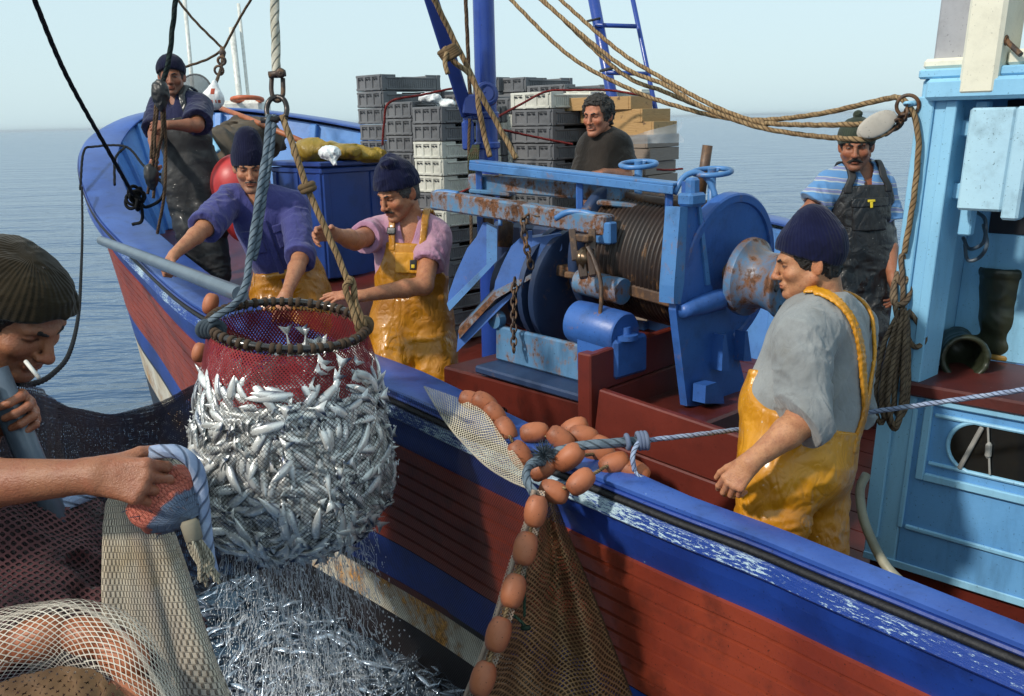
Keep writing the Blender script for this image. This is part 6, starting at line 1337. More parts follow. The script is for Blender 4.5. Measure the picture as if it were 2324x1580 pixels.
for bd in (-1, -.4, .3, .9):
    V, F = fish_mesh(bd); me = bpy.data.meshes.new('fish'); me.from_pydata(V.tolist(), [], F); me.polygons.foreach_set('use_smooth', [True] * len(me.polygons)); me.materials.append(M_fish); fms.append((me, V, F))
def orient(p, nv, tv, s):
    x = nrm(tv - nv * np.dot(tv, nv)); y = nrm(nv); z = np.cross(x, y); return Matrix(((x[0] * s, y[0] * s, z[0] * s, p[0]), (x[1] * s, y[1] * s, z[1] * s, p[1]), (x[2] * s, y[2] * s, z[2] * s, p[2]), (0, 0, 0, 1)))
def bag_frame(t, v, off):
    p = bag(t, v, off); a = bag(t + .02, v, off) - p; b = bag(t, min(1, v + .01), off) - p; n_ = np.cross(b, a); n_ = nrm(n_); 
    if np.dot(n_, p - (hc_ - UP * BAGH * v)) < 0 and v < .9: n_ = -n_
    return p, n_, nrm(b), nrm(a)
fr_rng = np.random.default_rng(21); placed = []; fc = 0; flow = lambda t, v: .6 + 1.3 * math.sin(t * 2.3 + v * 5) + .9 * math.sin(v * 11 - t * 3)
dens = []
tries = 0
while fc < 300 and tries < 9000:
    tries += 1; t = -math.pi / 2 + .18 + fr_rng.uniform(-1.62, 1.62); v = .235 + .70 * fr_rng.random() ** .9
    if fr_rng.random() > math.cos((t + math.pi / 2 - .18) * .55): continue
    p, n_, dn, da = bag_frame(t, v, -.026 - .008 * (fc % 3)); 
    if any(abs(q[0] - t) * .36 + abs(q[1] - v) * .9 < .024 for q in placed[-260:]): continue
    an = flow(t, v) + fr_rng.normal() * .28; tv = math.cos(an) * da + math.sin(an) * dn; tv = tv + n_ * fr_rng.normal() * .03
    nn = n_ * fr_rng.choice([-1, 1]) + da * fr_rng.normal() * .16 + dn * fr_rng.normal() * .16
    me = fms[fr_rng.integers(4)][0]; o = bpy.data.objects.new('fish', me); COL.objects.link(o); o.matrix_world = orient(p, nn, tv, fr_rng.uniform(1.12, 1.45))
    tag(o, 'small silver fish pressed against the mesh among many in the hanging dip net', 'fish', 'silver fish in the dip net'); placed.append((t, v)); fc += 1
mb = MB(); deep = []
for k in range(3000):
    front = k < 2500
    t = -math.pi / 2 + .1 + fr_rng.uniform(-1.9, 1.9) if front else fr_rng.uniform(0, 2 * math.pi); v = .215 + .77 * fr_rng.random(); p, n_, dn, da = bag_frame(t, v, -.028 - .026 * fr_rng.random()); an = flow(t, v) + fr_rng.normal() * .38; tv = math.cos(an) * da + math.sin(an) * dn + n_ * fr_rng.normal() * .05
    Mx = np.array(orient(p, n_ * fr_rng.choice([-1, 1]) + da * fr_rng.normal() * .2 + dn * fr_rng.normal() * .2, tv, fr_rng.uniform(1.1, 1.45))); _, V, F = fms[fr_rng.integers(4)]; deep.append((V @ Mx[:3, :3].T + Mx[:3, 3], F))
def fish_mass(name, lst, m, label):
    """many fish as one object; colours follow a 0..1 coordinate along and across each fish stored as uv"""
    V0 = fms[0][1]; nF = len(V0); V = np.vstack([a for a, _ in lst]); F = []; 
    for i, (_, f) in enumerate(lst): F += [tuple(q + i * nF for q in g) for g in f]
    lo, hi = V0.min(0), V0.max(0); uv = np.tile(np.stack([(V0[:, 0] - lo[0]) / (hi[0] - lo[0]), (V0[:, 2] - lo[2]) / (hi[2] - lo[2])], 1), (len(lst), 1))
    o = mk(name, V, F, m, None, True, uv); tag(o, label, 'fish', None, 'stuff'); return o
def massmat(name, c, cd, rough=.2, metal=.7):
    t = NT(name); sp = t.n('ShaderNodeSeparateXYZ'); t.l(t.co('UV'), sp.inputs[0]); w = t.co(); k = t.ramp(sp.outputs[1], .5, .8); col = t.mix(k, c, cd); col = t.mix(t.ramp(t.noise(w, 9, 3), .4, .7), col, tuple(q * .6 for q in c))
    return t.bsdf(col, t.math('ADD', t.math('MULTIPLY', t.noise(w, 60, 3), .22), rough - .08), metal, t.bump(t.noise(w, 220, 3), .3, .004))
fish_mass('fish_filling', deep, massmat('silver_fish_mass', (.90, .90, .87), (.06, .08, .14), .22, .35), 'mass of silver fish filling the hanging dip net')
G, U = bag_grid(.26, .99, 24, 48, -.075); mb = MB(); mb.grid(G); mb.add([bag(t, .26, -.075) for t in np.linspace(0, 2 * math.pi, 48, endpoint=False)], [tuple(range(48))[::-1]]); mb.build('fish_core', plain('gap_shade', (.05, .055, .07), .4, .3), bpy.data.objects['fish_filling'], True)  # dark solid inside the bag, its colour stands for shade between the fish
# ropes of the brailer
lf_ = thing('lifting_tackle', 'thick white hoisting rope with rusty shackles above the dip net', 'tackle', P(628, 200, 3.55))
mb = MB(); mb.rope(PP([(622, -40, 3.55), (625, 80, 3.55), (628, 175, 3.55)]), .0165, n=14); mb.build('hoisting_rope', M_whr, lf_, True)
mb = MB(); c = P(629, 200, 3.55); mb.tube(spline(PP([(617, 172, 3.55), (616, 205, 3.55), (622, 225, 3.55), (633, 228, 3.55), (642, 214, 3.55), (642, 178, 3.55)]), step=.006), .0085, 8); mb.tube(PP([(610, 170, 3.53), (648, 166, 3.53)]), .012, 10); mb.ring(P(637, 166, 3.51), (0, 1, 0), .008, .010, 14, 8); mb.build('shackle', M_iron, lf_, True)
mb = MB(); mb.tube(spline(PP([(609, 268, 3.53), (605, 248, 3.54), (612, 228, 3.54), (628, 220, 3.55), (644, 226, 3.54), (651, 246, 3.54), (648, 266, 3.53)]), step=.006), .0095, 8); mb.tube(PP([(604, 268, 3.53), (652, 270, 3.53)]), .009, 8); mb.lathe([(-.03, .012), (.03, .012)], P(612, 272, 3.52), (1, 0, 0), 10); mb.build('shackle', plain('dark_steel', (.05, .042, .04), .35, .6), lf_, True)
hl = hoop(math.radians(206)); hr = hoop(math.radians(8)); hl2 = hoop(math.radians(150))
mb = MB(); mb.rope([P(610, 262, 3.52), P(606, 330, 3.50), P(590, 430, 3.47), P(570, 560, 3.44), P(548, 670, 3.40), hl + UP * .03 - hy * .01], .0125, n=12)
mb.rope([P(622, 262, 3.53), P(614, 350, 3.50), P(598, 450, 3.48), P(583, 560, 3.46), P(574, 590, 3.45)], .0115, n=12)
for k in range(4): mb.ring(hl + hx * .012 * (k - 1.5), -math.sin(3.6) * hx + math.cos(3.6) * hy, .026, .011, 18, 8)
mb.build('left_bridle', M_gry, br, True)
mb = MB(); mb.rope([P(640, 262, 3.53), P(668, 340, 3.53), P(696, 424, 3.54), P(730, 500, 3.55), P(770, 590, 3.56), P(792, 645, 3.56)], .0120, n=12); mb.rope([P(788, 632, 3.55), P(800, 640, 3.56), P(808, 690, 3.57), P(826, 735, 3.58), hr], .012, n=12); mb.rope([P(796, 640, 3.55), P(784, 650, 3.54), P(796, 690, 3.56), P(815, 740, 3.57), hr + hx * .012], .012, n=12)
for k in range(4): mb.ring(hr - hx * .005 + hy * .012 * (k - 1.5), hy, .024, .011, 18, 8)
mb.ring(P(696, 422, 3.54), (.3, .1, -1), .022, .012, 16, 8); mb.ring(P(700, 430, 3.54), (.3, .1, -1), .020, .012, 16, 8); mb.build('right_bridle', M_tan, br, True)
# the pole the man in blue holds, its collar at the hoop
hb = hoop(math.radians(150)); pa, pb_ = P(230, 546, 6.6), P(545, 668, 3.62); mb = MB(); mb.tube([pa, pb_], .030, 18); pol = mb.build('pole', plain('grey_pole', (.12, .15, .19), .3, .2, bmp=.1, sc=6), None, True); hsm(pol); tag(pol, 'long grey pole of the dip net gripped by the man in blue', 'pole')
mb = MB(); mb.lathe([(-.02, .033), (.02, .033)], pa * .86 + pb_ * .14, pb_ - pa, 18)
for t_, x_ in ((2.75, 0), (2.95, 0)): 
    q = hoop(t_, .31) - UP * .02; 
fl_prof = [(-.052, .010), (-.050, .020), (-.040, .030), (-.02, .0365), (0, .038), (.02, .0365), (.04, .030), (.05, .020), (.052, .010), (.030, .009), (-.03, .009)]
M_float = paint('orange_float', (.42, .135, .055), (.31, .09, .038), rough=.55, grime=.75, bmp=.3)
flv = {}
def flt(p, d, label, group='orange net floats', s=1.0):
    """barrel float with a bore; d its axis"""
    if 'me' not in flv:
        m_ = MB(); m_.lathe(fl_prof, (0, 0, 0), (0, 1, 0), 24, 0, False); o = m_.build('net_float', M_float, None, True); hsm(o, 60); flv['me'] = o
    else: o = flv['me'].copy(); COL.objects.link(o)
    fr_ = frame(d); s = s * rng.uniform(.88, .99); o.matrix_world = Matrix(((fr_[0][0] * s, fr_[1][0] * s, fr_[2][0] * s, p[0]), (fr_[0][1] * s, fr_[1][1] * s, fr_[2][1] * s, p[1]), (fr_[0][2] * s, fr_[1][2] * s, fr_[2][2] * s, p[2]), (0, 0, 0, 1)))
    tag(o, label, 'float', group); return o
flt(P(478, 690, 3.72), (.3, .2, 1), 'orange float beside the left rim of the dip net', s=.85); flt(P(452, 800, 3.9), (.3, .2, 1), 'orange float half hidden left of the dip net', s=.8)
# ================================================================== FLOATS, PALE NET AND BROWN NET OVER THE RAIL
FL = [(1070, 909, 3.78, 20, 'farthest orange float of the string on the rail'), (1100, 915, 3.72, 35, 'second orange float from the yellow trousers'), (1124, 941, 3.66, 55, 'third orange float along the pale net'), (1148, 977, 3.58, 62, 'fourth orange float along the pale net, bore towards the viewer'), (1181, 1033, 3.42, 58, 'orange float leaning against the grey rope knot'),
      (1213, 982, 3.50, -6, 'orange float at the left of the heap, bore facing right'), (1272, 996, 3.46, 38, 'long orange float in the middle of the heap'), (1304, 972, 3.58, -24, 'orange float at the back of the heap'), (1324, 990, 3.50, 12, 'orange float above the grey rope'), (1365, 1012, 3.48, 25, 'orange float half hidden behind the grey rope'),
      (1232, 1063, 3.24, -36, 'cracked orange float tied in at the knot'), (1291, 1038, 3.22, -40, 'orange float lying on the grey rope, bore to the left'), (1362, 1030, 3.36, 20, 'orange float in the shade under the grey rope'), (1394, 1052, 3.24, -20, 'orange float on the rail near the blue and white knot'), (1438, 1070, 3.24, 24, 'last orange float on the rail beyond the heap'),
      (1318, 1093, 3.08, -40, 'large orange float at the front of the heap'), (1257, 1116, 3.12, 22, 'lowest orange float of the heap on the rail'),
      (1216, 1160, 3.06, 100, 'uppermost float of the hanging string'), (1192, 1245, 3.04, 102, 'second float down the hanging string'), (1165, 1341, 3.00, 105, 'third float down the hanging string'), (1131, 1440, 2.96, 107, 'fourth float down the hanging string'), (1096, 1541, 2.92, 108, 'lowest float of the hanging string at the picture edge')]
for k_, (x, y, d_, an, lb) in enumerate(FL):
    d_ -= .075 * (k_ > 16); FL[k_] = (x, y, d_, an, lb)
    dv = _r * math.cos(R(an)) - _u * math.sin(R(an)) - _f * rng.uniform(-.1, .35); flt(P(x, y, d_), dv, lb, s=1.05 if d_ > 3.1 else 1.0)
_hp = np.array([[V2(q) for q in row] for row in HG[: i_st]])
def PH(x, y, off):
    dd = np.hypot(_hp[..., 0] - x, _hp[..., 1] - y); k = np.argsort(dd.ravel())[:3]; return P(x, y, float(_hp[..., 2].ravel()[k].mean()) - off / .7)
def line_through(ids, m, r, nm, lb): mb = MB(); mb.rope(PP([FL[i][:3] for i in ids]), r, n=8); return tag(mb.build(nm, m, None, True), lb, 'rope')
line_through([0, 1, 2, 3, 4], M_tan, .006, 'float_line', 'tan line through the floats along the pale net'); line_through([17, 18, 19, 20, 21], M_tan, .006, 'float_line', 'tan line through the hanging floats'); line_through([5, 6, 7, 8, 9], M_tan, .006, 'float_line', 'tan line through the back floats of the heap'); line_through([10, 11, 12], M_tan, .006, 'float_line', 'tan line through the middle floats of the heap'); line_through([14, 13, 15, 16], M_tan, .006, 'float_line', 'tan line through the front floats of the heap')
def sheet(A, B, n, m, uvs, wav=0.0, wf=3, seed=0, sag=0.0, dv=None):
    """net hung between two curves"""
    A = spline(A, n=n); B = spline(B, n=n); G = np.zeros((n, m, 3)); U = np.zeros((n, m, 2)); r_ = np.random.default_rng(seed); ph = r_.random(4) * 6; LA = np.r_[0, np.cumsum(np.linalg.norm(np.diff(A, axis=0), axis=1))]; LB = np.r_[0, np.cumsum(np.linalg.norm(np.diff(B, axis=0), axis=1))]
    dv = -_f if dv is None else dv
    for i in range(n):
        for j in range(m):
            k = j / (m - 1); p = A[i] * (1 - k) + B[i] * k; w = wav * (math.sin(i / n * wf * 6.28 + ph[0] + 2 * math.sin(k * 3 + ph[1])) + .5 * math.sin(i / n * wf * 2.3 * 6.28 + ph[2] + k * 5)) * (.15 + .85 * math.sin(math.pi * min(1, k * .9 + .1)))
            G[i, j] = p + dv * w - UP * sag * math.sin(math.pi * k); U[i, j] = ((LA[i] * (1 - k) + LB[i] * k) * uvs, k * np.linalg.norm(B[i] - A[i]) * uvs)
    return G, U
M_pale = netmat('pale_netting', (.62, .55, .42), (.48, .42, .32), .0145, .115, 1.0, warp=.5)
G, U = sheet(PP([(963, 876, 4.0), (1045, 905, 3.78), (1100, 935, 3.64), (1135, 985, 3.50), (1170, 1030, 3.36), (1200, 1075, 3.2)]), PP([(963, 878, 3.98), (1010, 955, 3.72), (1060, 1015, 3.56), (1110, 1062, 3.40), (1160, 1092, 3.26), (1208, 1112, 3.14)]), 40, 14, 1, .010, 4, 3)
mb = MB(); mb.grid(G, 0, U); mb.rope(G[:, -1], .004, n=6); pale = mb.build('pale_net', M_pale, None, True); tag(pale, 'pale open netting draped over the blue rail beside the float string', 'net')
M_bn = netmat('brown_netting', (.34, .19, .085), (.22, .115, .05), .0175, .135, 1.5, warp=.4); M_bn2 = netmat('brown_netting_dense', (.13, .07, .032), (.08, .042, .02), .0150, .26, 1.4, warp=.4)
A = PP([(1212, 1112, 3.06), (1196, 1180, 3.06), (1165, 1290, 3.02), (1120, 1430, 2.97), (1050, 1620, 2.9)]); B = [PH(1250, 1117, .06), PH(1290, 1220, .05), PH(1340, 1340, .05), PH(1390, 1470, .05), PH(1440, 1600, .05), PH(1452, 1640, .05)]
G, U = sheet(A, B, 50, 26, 1, .035, 0, 5)
for i in range(50):
    for j in range(26): k = j / 25; G[i, j] += -_f * (.05 * math.sin(k * 7.5 + i * .03) + .03 * math.sin(k * 17 + 1)) * min(1, i / 14)
mb = MB(); mb.grid(G, 0, U); G2 = G + _f * .035; G2[:, :, 0] += .006; mb.grid(G2, 1, U * 1.0 + .003); tag(mb.build('brown_net', [M_bn, M_bn2], None, True), 'brown netting gathered at the knot and fanning down the hull', 'net')
A2 = PP([(1206, 1110, 3.04), (1190, 1180, 3.04), (1150, 1290, 3.0), (1108, 1430, 2.95), (1036, 1620, 2.88)]); B2 = [p + np.array([.03, 0, 0]) - _f * .03 for p in PP([(1214, 1112, 3.04), (1206, 1180, 3.04), (1172, 1290, 3.0), (1130, 1430, 2.95), (1062, 1620, 2.88)])]
G, U = sheet(A2, B2, 60, 5, 1, .006, 6, 8); mb = MB(); mb.grid(G, 0, U); mb.rope(PP([(1212, 1112, 3.02), (1200, 1180, 3.02), (1160, 1290, 2.98), (1116, 1430, 2.93), (1048, 1600, 2.87)]), .007, n=8); tag(mb.build('net_edging', netmat('edging_net', (.42, .33, .26), (.30, .22, .17), .011, .2, 1), None, True), 'pale netted selvedge beside the hanging float string', 'net')
# fine dark net lying against the hull between the dip net and the floats
ia = [int(np.argmin(np.abs(gun[:, 0] - P(x, 900, d_)[0]) + np.abs(gun[:, 1] - P(x, 900, d_)[1]))) for x, d_ in ((800, 4.5), (1215, 3.4))]
i0, i1 = min(ia), max(ia); G = []; U = []
for i in range(i0, i1 + 1):
    row = []; ur = []
    for k in range(30):
        dr = -.05 + 1.38 * k / 29; p = hull_pt(i, max(0.0, dr)) + out[i] * (.055 + .02 * math.sin(k * .5 + i * .3) + .03 * k / 29) + UP * (.045 if dr < 0 else 0); row.append(p); ur.append((L[i], dr))
    G.append(row); U.append(ur)
mb = MB(); mb.grid(np.array(G), 0, np.array(U)); tag(mb.build('dark_net', netmat('dark_fine_netting', (.012, .009, .012), (.02, .012, .012), .0105, .075, 1.5, warp=.3), None, True), 'fine dark netting hung over the hull behind the dip net', 'net')
# knot of grey rope and the blue-white line
mb = MB(); mb.rope(PP([(1225, 1046, 3.25), (1280, 1020, 3.22), (1360, 1008, 3.22), (1452, 1002, 3.24)]), .0165, n=12); mb.rope(PP([(1240, 1040, 3.24), (1205, 1052, 3.16), (1192, 1085, 3.10), (1208, 1115, 3.05), (1222, 1150, 3.05)]), .013, n=12); mb.rope(PP([(1236, 1048, 3.22), (1198, 1062, 3.12), (1200, 1100, 3.06), (1232, 1130, 3.04)]), .012, n=12)
c = P(1236, 1034, 3.22)
for k in range(240):
    d_ = nrm(rng.normal(size=3) + np.array([0, 0, .6])); mb.tube([c + d_ * .01, c + d_ * rng.uniform(.03, .055)], [.0022, .0008], 3, False)
tag(mb.build('grey_rope', M_gry, None, True), 'thick frayed grey rope binding the float heap to the rail', 'rope')
rope([(1448, 1002, 3.22), (1500, 996, 3.24), (1590, 986, 3.30), (1700, 972, 3.42), (1820, 957, 3.46), (1940, 940, 3.40), (2120, 915, 3.25), (2340, 882, 3.0), (2900, 790, 2.3)], .0085, M_bwr, 'taut blue and white rope crossing behind the man in grey', n=12)
mb = MB(); kc = P(1458, 1002, 3.22)
for k, (x, y) in enumerate([(1424, 1003), (1450, 1001), (1458, 1000), (1466, 1000)]): mb.ring(P(x, y, 3.22), (1, .1, .12), .021 + .004 * (k > 0), .0085, 18, 8)
mb.rope(PP([(1452, 1000, 3.2), (1440, 1020, 3.19), (1436, 1045, 3.18), (1440, 1068, 3.19)]), .0085, n=10); mb.rope(PP([(1440, 1068, 3.19), (1450, 1080, 3.18), (1462, 1086, 3.18)]), .006, n=8); tag(mb.build('rope_knot', M_bwr, None, True), 'blue and white hitch on the end of the grey rope', 'knot')
mb = MB(); mb.rope(PP([(1190, 1250, 2.99), (1191, 1320, 2.98), (1190, 1400, 2.97)]), .0045, n=6); mb.rope(PP([(1150, 1386, 2.97), (1170, 1400, 2.96), (1192, 1420, 2.96)]), .005, n=6); mb.ring(P(1193, 1425, 2.96), (0, .3, 1), .010, .007, 12, 6); tag(mb.build('green_cord', ropemat('green_cord', (.05, .10, .06), (.03, .06, .04)), None, True), 'thin green cord hanging in front of the brown netting', 'cord')
mb = MB(); c = P(1205, 915, 4.5)
for k in range(16): mb.ring(c + rng.normal(size=3) * np.array([.05, .04, .02]), rng.normal(size=3), .03, .006, 12, 5)
mb.chain(PP([(1140, 935, 4.4), (1170, 905, 4.5), (1250, 895, 4.6), (1320, 875, 4.6)]), .006, .045); tag(mb.build('chain_heap', plain('wet_chain', (.02, .02, .024), .25, .6), None, True), 'small dark heap of chain on the red deck', 'chain')
# ================================================================== PURSE NET BETWEEN THE BOATS
M_pn = netmat('black_netting', (.020, .022, .05), (.030, .016, .022), .0125, .17, 1.0, warp=.4); M_pn2 = netmat('black_netting_inner', (.012, .012, .026), (.02, .011, .016), .0125, .22, 1.0, warp=.4)
A = PP([(-150, 790, 2.0), (-20, 850, 2.2), (60, 888, 2.6), (150, 926, 3.2), (255, 941, 3.7), (345, 922, 4.1), (430, 876, 4.35), (520, 840, 4.5)])
B = PP([(-260, 1500, 1.7), (-60, 1560, 2.1), (100, 1500, 2.5), (230, 1420, 2.9), (330, 1360, 3.25), (430, 1310, 3.5), (520, 1280, 3.7), (600, 1260, 3.8)])
G, U = sheet(A, B, 64, 40, 1, .055, 2, 4, .10, nrm(np.array([-.2, -1, .3])))
mb = MB(); mb.grid(G, 0, U)
G2, U2 = sheet([p + np.array([.02, .05, -.02]) for p in A], [p + np.array([.05, .14, -.1]) for p in B], 64, 40, 1, .06, 3, 9, .12, nrm(np.array([-.2, -1, .3]))); mb.grid(G2, 1, U2)
G3, U3 = sheet([p + np.array([0, -.03, -.03]) for p in A], [a * .55 + b * .45 for a, b in zip(A, B)], 64, 24, 1, .05, 5, 12, .16, nrm(np.array([-.2, -1, .3]))); mb.grid(G3, 0, U3)
for k in range(5): mb.rope([g + np.array([0, 0, -.012 * k + .004 * math.sin(i * .4 + k)]) for i, g in enumerate(G[:, 0])], .006, n=6)
tag(mb.build('purse_net', [M_pn, M_pn2], None, True), 'black purse net slung between the two boats', 'net')
# ---- own boat: rail and deck under the nets
ob = thing('own_boat', 'dark rail and deck of the near boat at lower left', 'boat', (-1.2, 1.4, 1.0))
ro = [P(-900, 1400, 2.35), P(-500, 1440, 2.25), P(-150, 1520, 2.1), P(150, 1640, 1.95), P(420, 1830, 1.85), P(800, 2150, 1.75)]; ro = spline(ro, n=30)
mb = MB(); mb.tube(ro - UP * .10, .07, 14); mb.build('rail', M_black, ob, True)
mb = MB(); Gd = np.array([[r_ - UP * .2 - UP * k * .7 for k in np.linspace(0, 1, 5)] for r_ in ro]); mb.grid(Gd); mb.build('bulwark', M_black, ob, True)
zf = P(-300, 2080, 2.2)[2] - .012
mb = MB(); Gd = np.array([[np.array([r_[0], r_[1], zf]) + np.array([-.55, -.85, 0]) * k * 3 for k in np.linspace(.02, 1, 6)] for r_ in ro]); mb.grid(Gd); mb.build('deck', M_deck, ob, True)
# ---- dark red netting heaped on that rail
M_rn = netmat('maroon_netting', (.10, .035, .038), (.05, .018, .022), .018, .15, 1.0, warp=.5); M_rnb = cloth('netting_heap', (.022, .010, .012), (.012, .007, .009), scale=12, bmp=.6)
f_ = su(.08, ell(P(-40, 1330, 2.05), (.30, .28, .16)), ell(P(110, 1400, 2.15), (.24, .25, .13)), ell(P(200, 1500, 2.1), (.22, .22, .14)), ell(P(30, 1500, 1.85), (.25, .22, .14)), ell(P(-150, 1250, 2.0), (.25, .25, .16)))
a, b = mesh_sdf(folds(f_, .030, 9, 31), P(50, 1420, 2.0) - .95, P(50, 1420, 2.0) + .8, .012); hp = mk('net_heap', a, b, M_rnb); tag(hp, 'dark maroon heap of netting at lower left', 'net')
a2 = a + 0; uv = np.stack([a[:, 0] + .4 * a[:, 1], a[:, 2] * 1.0 + a[:, 1] * .8], 1); mk('outer_mesh', a + (a - a.mean(0)) * .012, b, M_rn, hp, True, uv)
G, U = sheet(PP([(-30, 1338, 1.90), (40, 1330, 1.92), (120, 1345, 1.95), (128, 1440, 1.9)]), PP([(-30, 1400, 1.78), (30, 1410, 1.8), (90, 1425, 1.82), (140, 1460, 1.86)]), 24, 10, 1, .01, 3, 6); mb = MB(); mb.grid(G, 0, U); tag(mb.build('blue_net', netmat('blue_netting', (.03, .06, .42), (.02, .04, .3), .009, .10, 1.0), None, True), 'scrap of bright blue netting on the maroon heap', 'net')
# ---- scoop pole held by the man
pt = thing('scoop_pole', 'grey pole with riveted dark socket held by the smoking man', 'pole', P(90, 1080, 1.98))
qa, qb, qc, qd = P(-14, 840, 1.95), P(52, 985, 1.96), P(152, 1245, 2.0), P(205, 1420, 2.04)
mb = MB(); mb.tube([qa, qc], .027, 18); mb.build('shaft', plain('pole_grey', (.10, .13, .17), .35, .1, bmp=.1), pt, True)
mb = MB(); mb.tube([P(140, 1215, 1.995), P(178, 1325, 2.02)], .031, 18); mb.tube([P(172, 1300, 2.015), qd], .025, 14); mb.build('socket', plain('socket_dark', (.022, .024, .03), .3, .3), pt, True)
mb = MB()
for x, y in ((163, 1275), (191, 1365)): q = P(x, y, 1.985); mb.lathe([(-.002, .006), (.004, .004), (.005, .0)], q, -_f, 10, 0, False)
mb.build('rivet', plain('rivet_steel', (.6, .6, .6), .2, .9), pt, True)
mb = MB(); e_ = fwdC = None
cg = thing('cigarette', 'white cigarette in the smoking man lips', 'cigarette', P(75, 843, 2.0)); qa, qb = P(58, 820, 1.99), P(90, 860, 1.97); mb.tube([qa, qa * .2 + qb * .8], .0042, 10); mb.build('paper', plain('paper_white', (.75, .73, .68), .7), cg, True); mb = MB(); mb.tube([qa * .199 + qb * .801, qb], [.0041, .0036], 10); mb.build('ash', plain('ash_grey', (.30, .29, .28), .9), cg, True)
rope([(-40, 1282, 1.95), (40, 1220, 1.96), (110, 1163, 1.98), (210, 1118, 2.05), (300, 1090, 2.1)], .0135, M_bwr, 'blue rope running under the outstretched forearm', n=12)
# ---- knitted cone of netting held in the fist
def knitnet(name, c, c2):
    t = NT(name); uv = t.co('UV'); sp = t.n('ShaderNodeSeparateXYZ'); nz = t.n('ShaderNodeTexNoise'); t.l(uv, nz.inputs['Vector']); nz.inputs['Scale'].default_value = 9
    va = t.n('ShaderNodeVectorMath', operation='MULTIPLY_ADD'); t.l(nz.outputs[1], va.inputs[0]); va.inputs[1].default_value = (.012, .012, 0); t.l(uv, va.inputs[2]); t.l(va.outputs[0], sp.inputs[0])
    row = t.math('MULTIPLY', sp.outputs[1], 88.0); rf = t.math('FRACT', row); st = t.math('FRACT', t.math('ADD', t.math('MULTIPLY', sp.outputs[0], 170.0), t.math('MULTIPLY', t.math('FLOOR', row), .5)))
    def tri(q): return t.math('ABSOLUTE', t.math('SUBTRACT', q, .5))
    gap = t.math('MULTIPLY', t.ramp(tri(st), .26, .40), t.ramp(tri(rf), .42, .30)); gap2 = t.ramp(tri(rf), .40, .48); h = t.math('SUBTRACT', 1.0, t.math('MAXIMUM', gap, t.math('MULTIPLY', gap2, .5)))
    v = t.co(); col = t.mix(t.ramp(t.noise(t.map(uv, (9, 1.2, 1)), 1.6, 4), .40, .62), c, c2); col = t.mix(t.math('MULTIPLY', t.ramp(t.noise(v, 7, 4), .52, .7), .6), col, (.40, .27, .12)); col = t.mix(t.math('MAXIMUM', t.math('MULTIPLY', gap, .8), t.math('MULTIPLY', gap2, .3)), col, (.075, .055, .04))
    return t.bsdf(col, .85, 0, t.bump(h, .9, .006))
top, bot = P(296, 1120, 1.80), P(395, 1660, 1.95); n, m = 60, 90; Gc = np.zeros((n, m, 3)); Uc = np.zeros((n, m, 2)); r_ = np.random.default_rng(5); ph = r_.random(6) * 6
for i in range(n):
    s_ = i / (n - 1); c = top * (1 - s_) + bot * s_; rad = np.interp(s_, [0, .03, .12, .35, .7, 1], [.035, .048, .062, .082, .108, .140])
    for j in range(m):
        a_ = 2 * math.pi * j / (m - 1); fo_ = 1 + (.17 * math.sin(4 * a_ + ph[0] + 1.2 * s_) + .10 * math.sin(7 * a_ + ph[1] - s_) + .05 * math.sin(13 * a_ + ph[2] + 3 * s_)) * min(1, .35 + s_)
        Gc[i, j] = c + rad * fo_ * (math.cos(a_) * _r + math.sin(a_) * -_f * .62); Uc[i, j] = (a_ * .085, s_ * .45)
mb = MB(); mb.grid(Gc, 0, Uc, flip=True); kn = mb.build('cod_end', knitnet('knitted_netting', (.66, .57, .43), (.42, .36, .30)), None, True); tag(kn, 'bunched cream knitted netting hanging from the fist', 'net')
cb = P(378, 1105, 1.70); n, m = 26, 40; Gb = np.zeros((n, m, 3)); Ub = np.zeros((n, m, 2)); A0, A1 = P(322, 1058, 1.755), P(441, 1180, 1.72); axk = A1 - A0; fr_ = frame(axk, _f)
for i in range(n):
    s_ = i / (n - 1); rad = np.interp(s_, [0, .1, .3, .6, .82, .95, 1], [.026, .044, .060, .058, .034, .015, .010])
    for j in range(m): a_ = 2 * math.pi * j / (m - 1); Gb[i, j] = A0 + axk * s_ - _u * .02 * math.sin(s_ * 3.1) + rad * (1 + .07 * math.sin(5 * a_ + 2 * s_) + .05 * math.sin(9 * a_ - 6 * s_) + .04 * math.sin(14 * s_ + 2 * a_)) * (math.cos(a_) * fr_[0] + math.sin(a_) * fr_[2]); Ub[i, j] = (a_ * .055, s_ * .15)
def bandmat():
    m_ = knitnet('knit_banded', (.52, .45, .36), (.40, .34, .28)); nt = m_.node_tree; bs = [n for n in nt.nodes if n.type == 'BSDF_PRINCIPLED'][0]; old = bs.inputs['Base Color'].links[0].from_socket
    t = NT.__new__(NT); t.m = m_; t.t = nt
    uv = t.co('UV'); sp = t.n('ShaderNodeSeparateXYZ'); t.l(uv, sp.inputs[0]); y = t.math('ADD', sp.outputs[1], t.math('MULTIPLY', t.math('SUBTRACT', t.noise(uv, 60, 3), .5), .03))
    red = t.mix(t.noise(uv, 130, 2), (.42, .045, .03), (.50, .13, .07)); blu = t.mix(t.noise(uv, 130, 2), (.05, .085, .16), (.14, .20, .30)); c = t.mix(t.ramp(y, .036, .042), (1.0, .95, .88), red); c = t.mix(t.ramp(y, .092, .100), c, blu)
    k = t.ramp(y, .036, .042); t.l(t.mix(k, old, t.mix(.9, old, c)), bs.inputs['Base Color']); return m_
mb = MB(); mb.grid(Gb, 0, Ub); mats = bandmat()
for k in range(70):
    i_, j_ = rng.integers(1, 22), rng.integers(0, 39); q = Gb[i_, j_]; d_ = nrm(q - (A0 + A1) / 2); mb.tube([q, q + d_ * rng.uniform(.004, .012) + rng.normal(size=3) * .004], [.0011, .0005], 3, False)
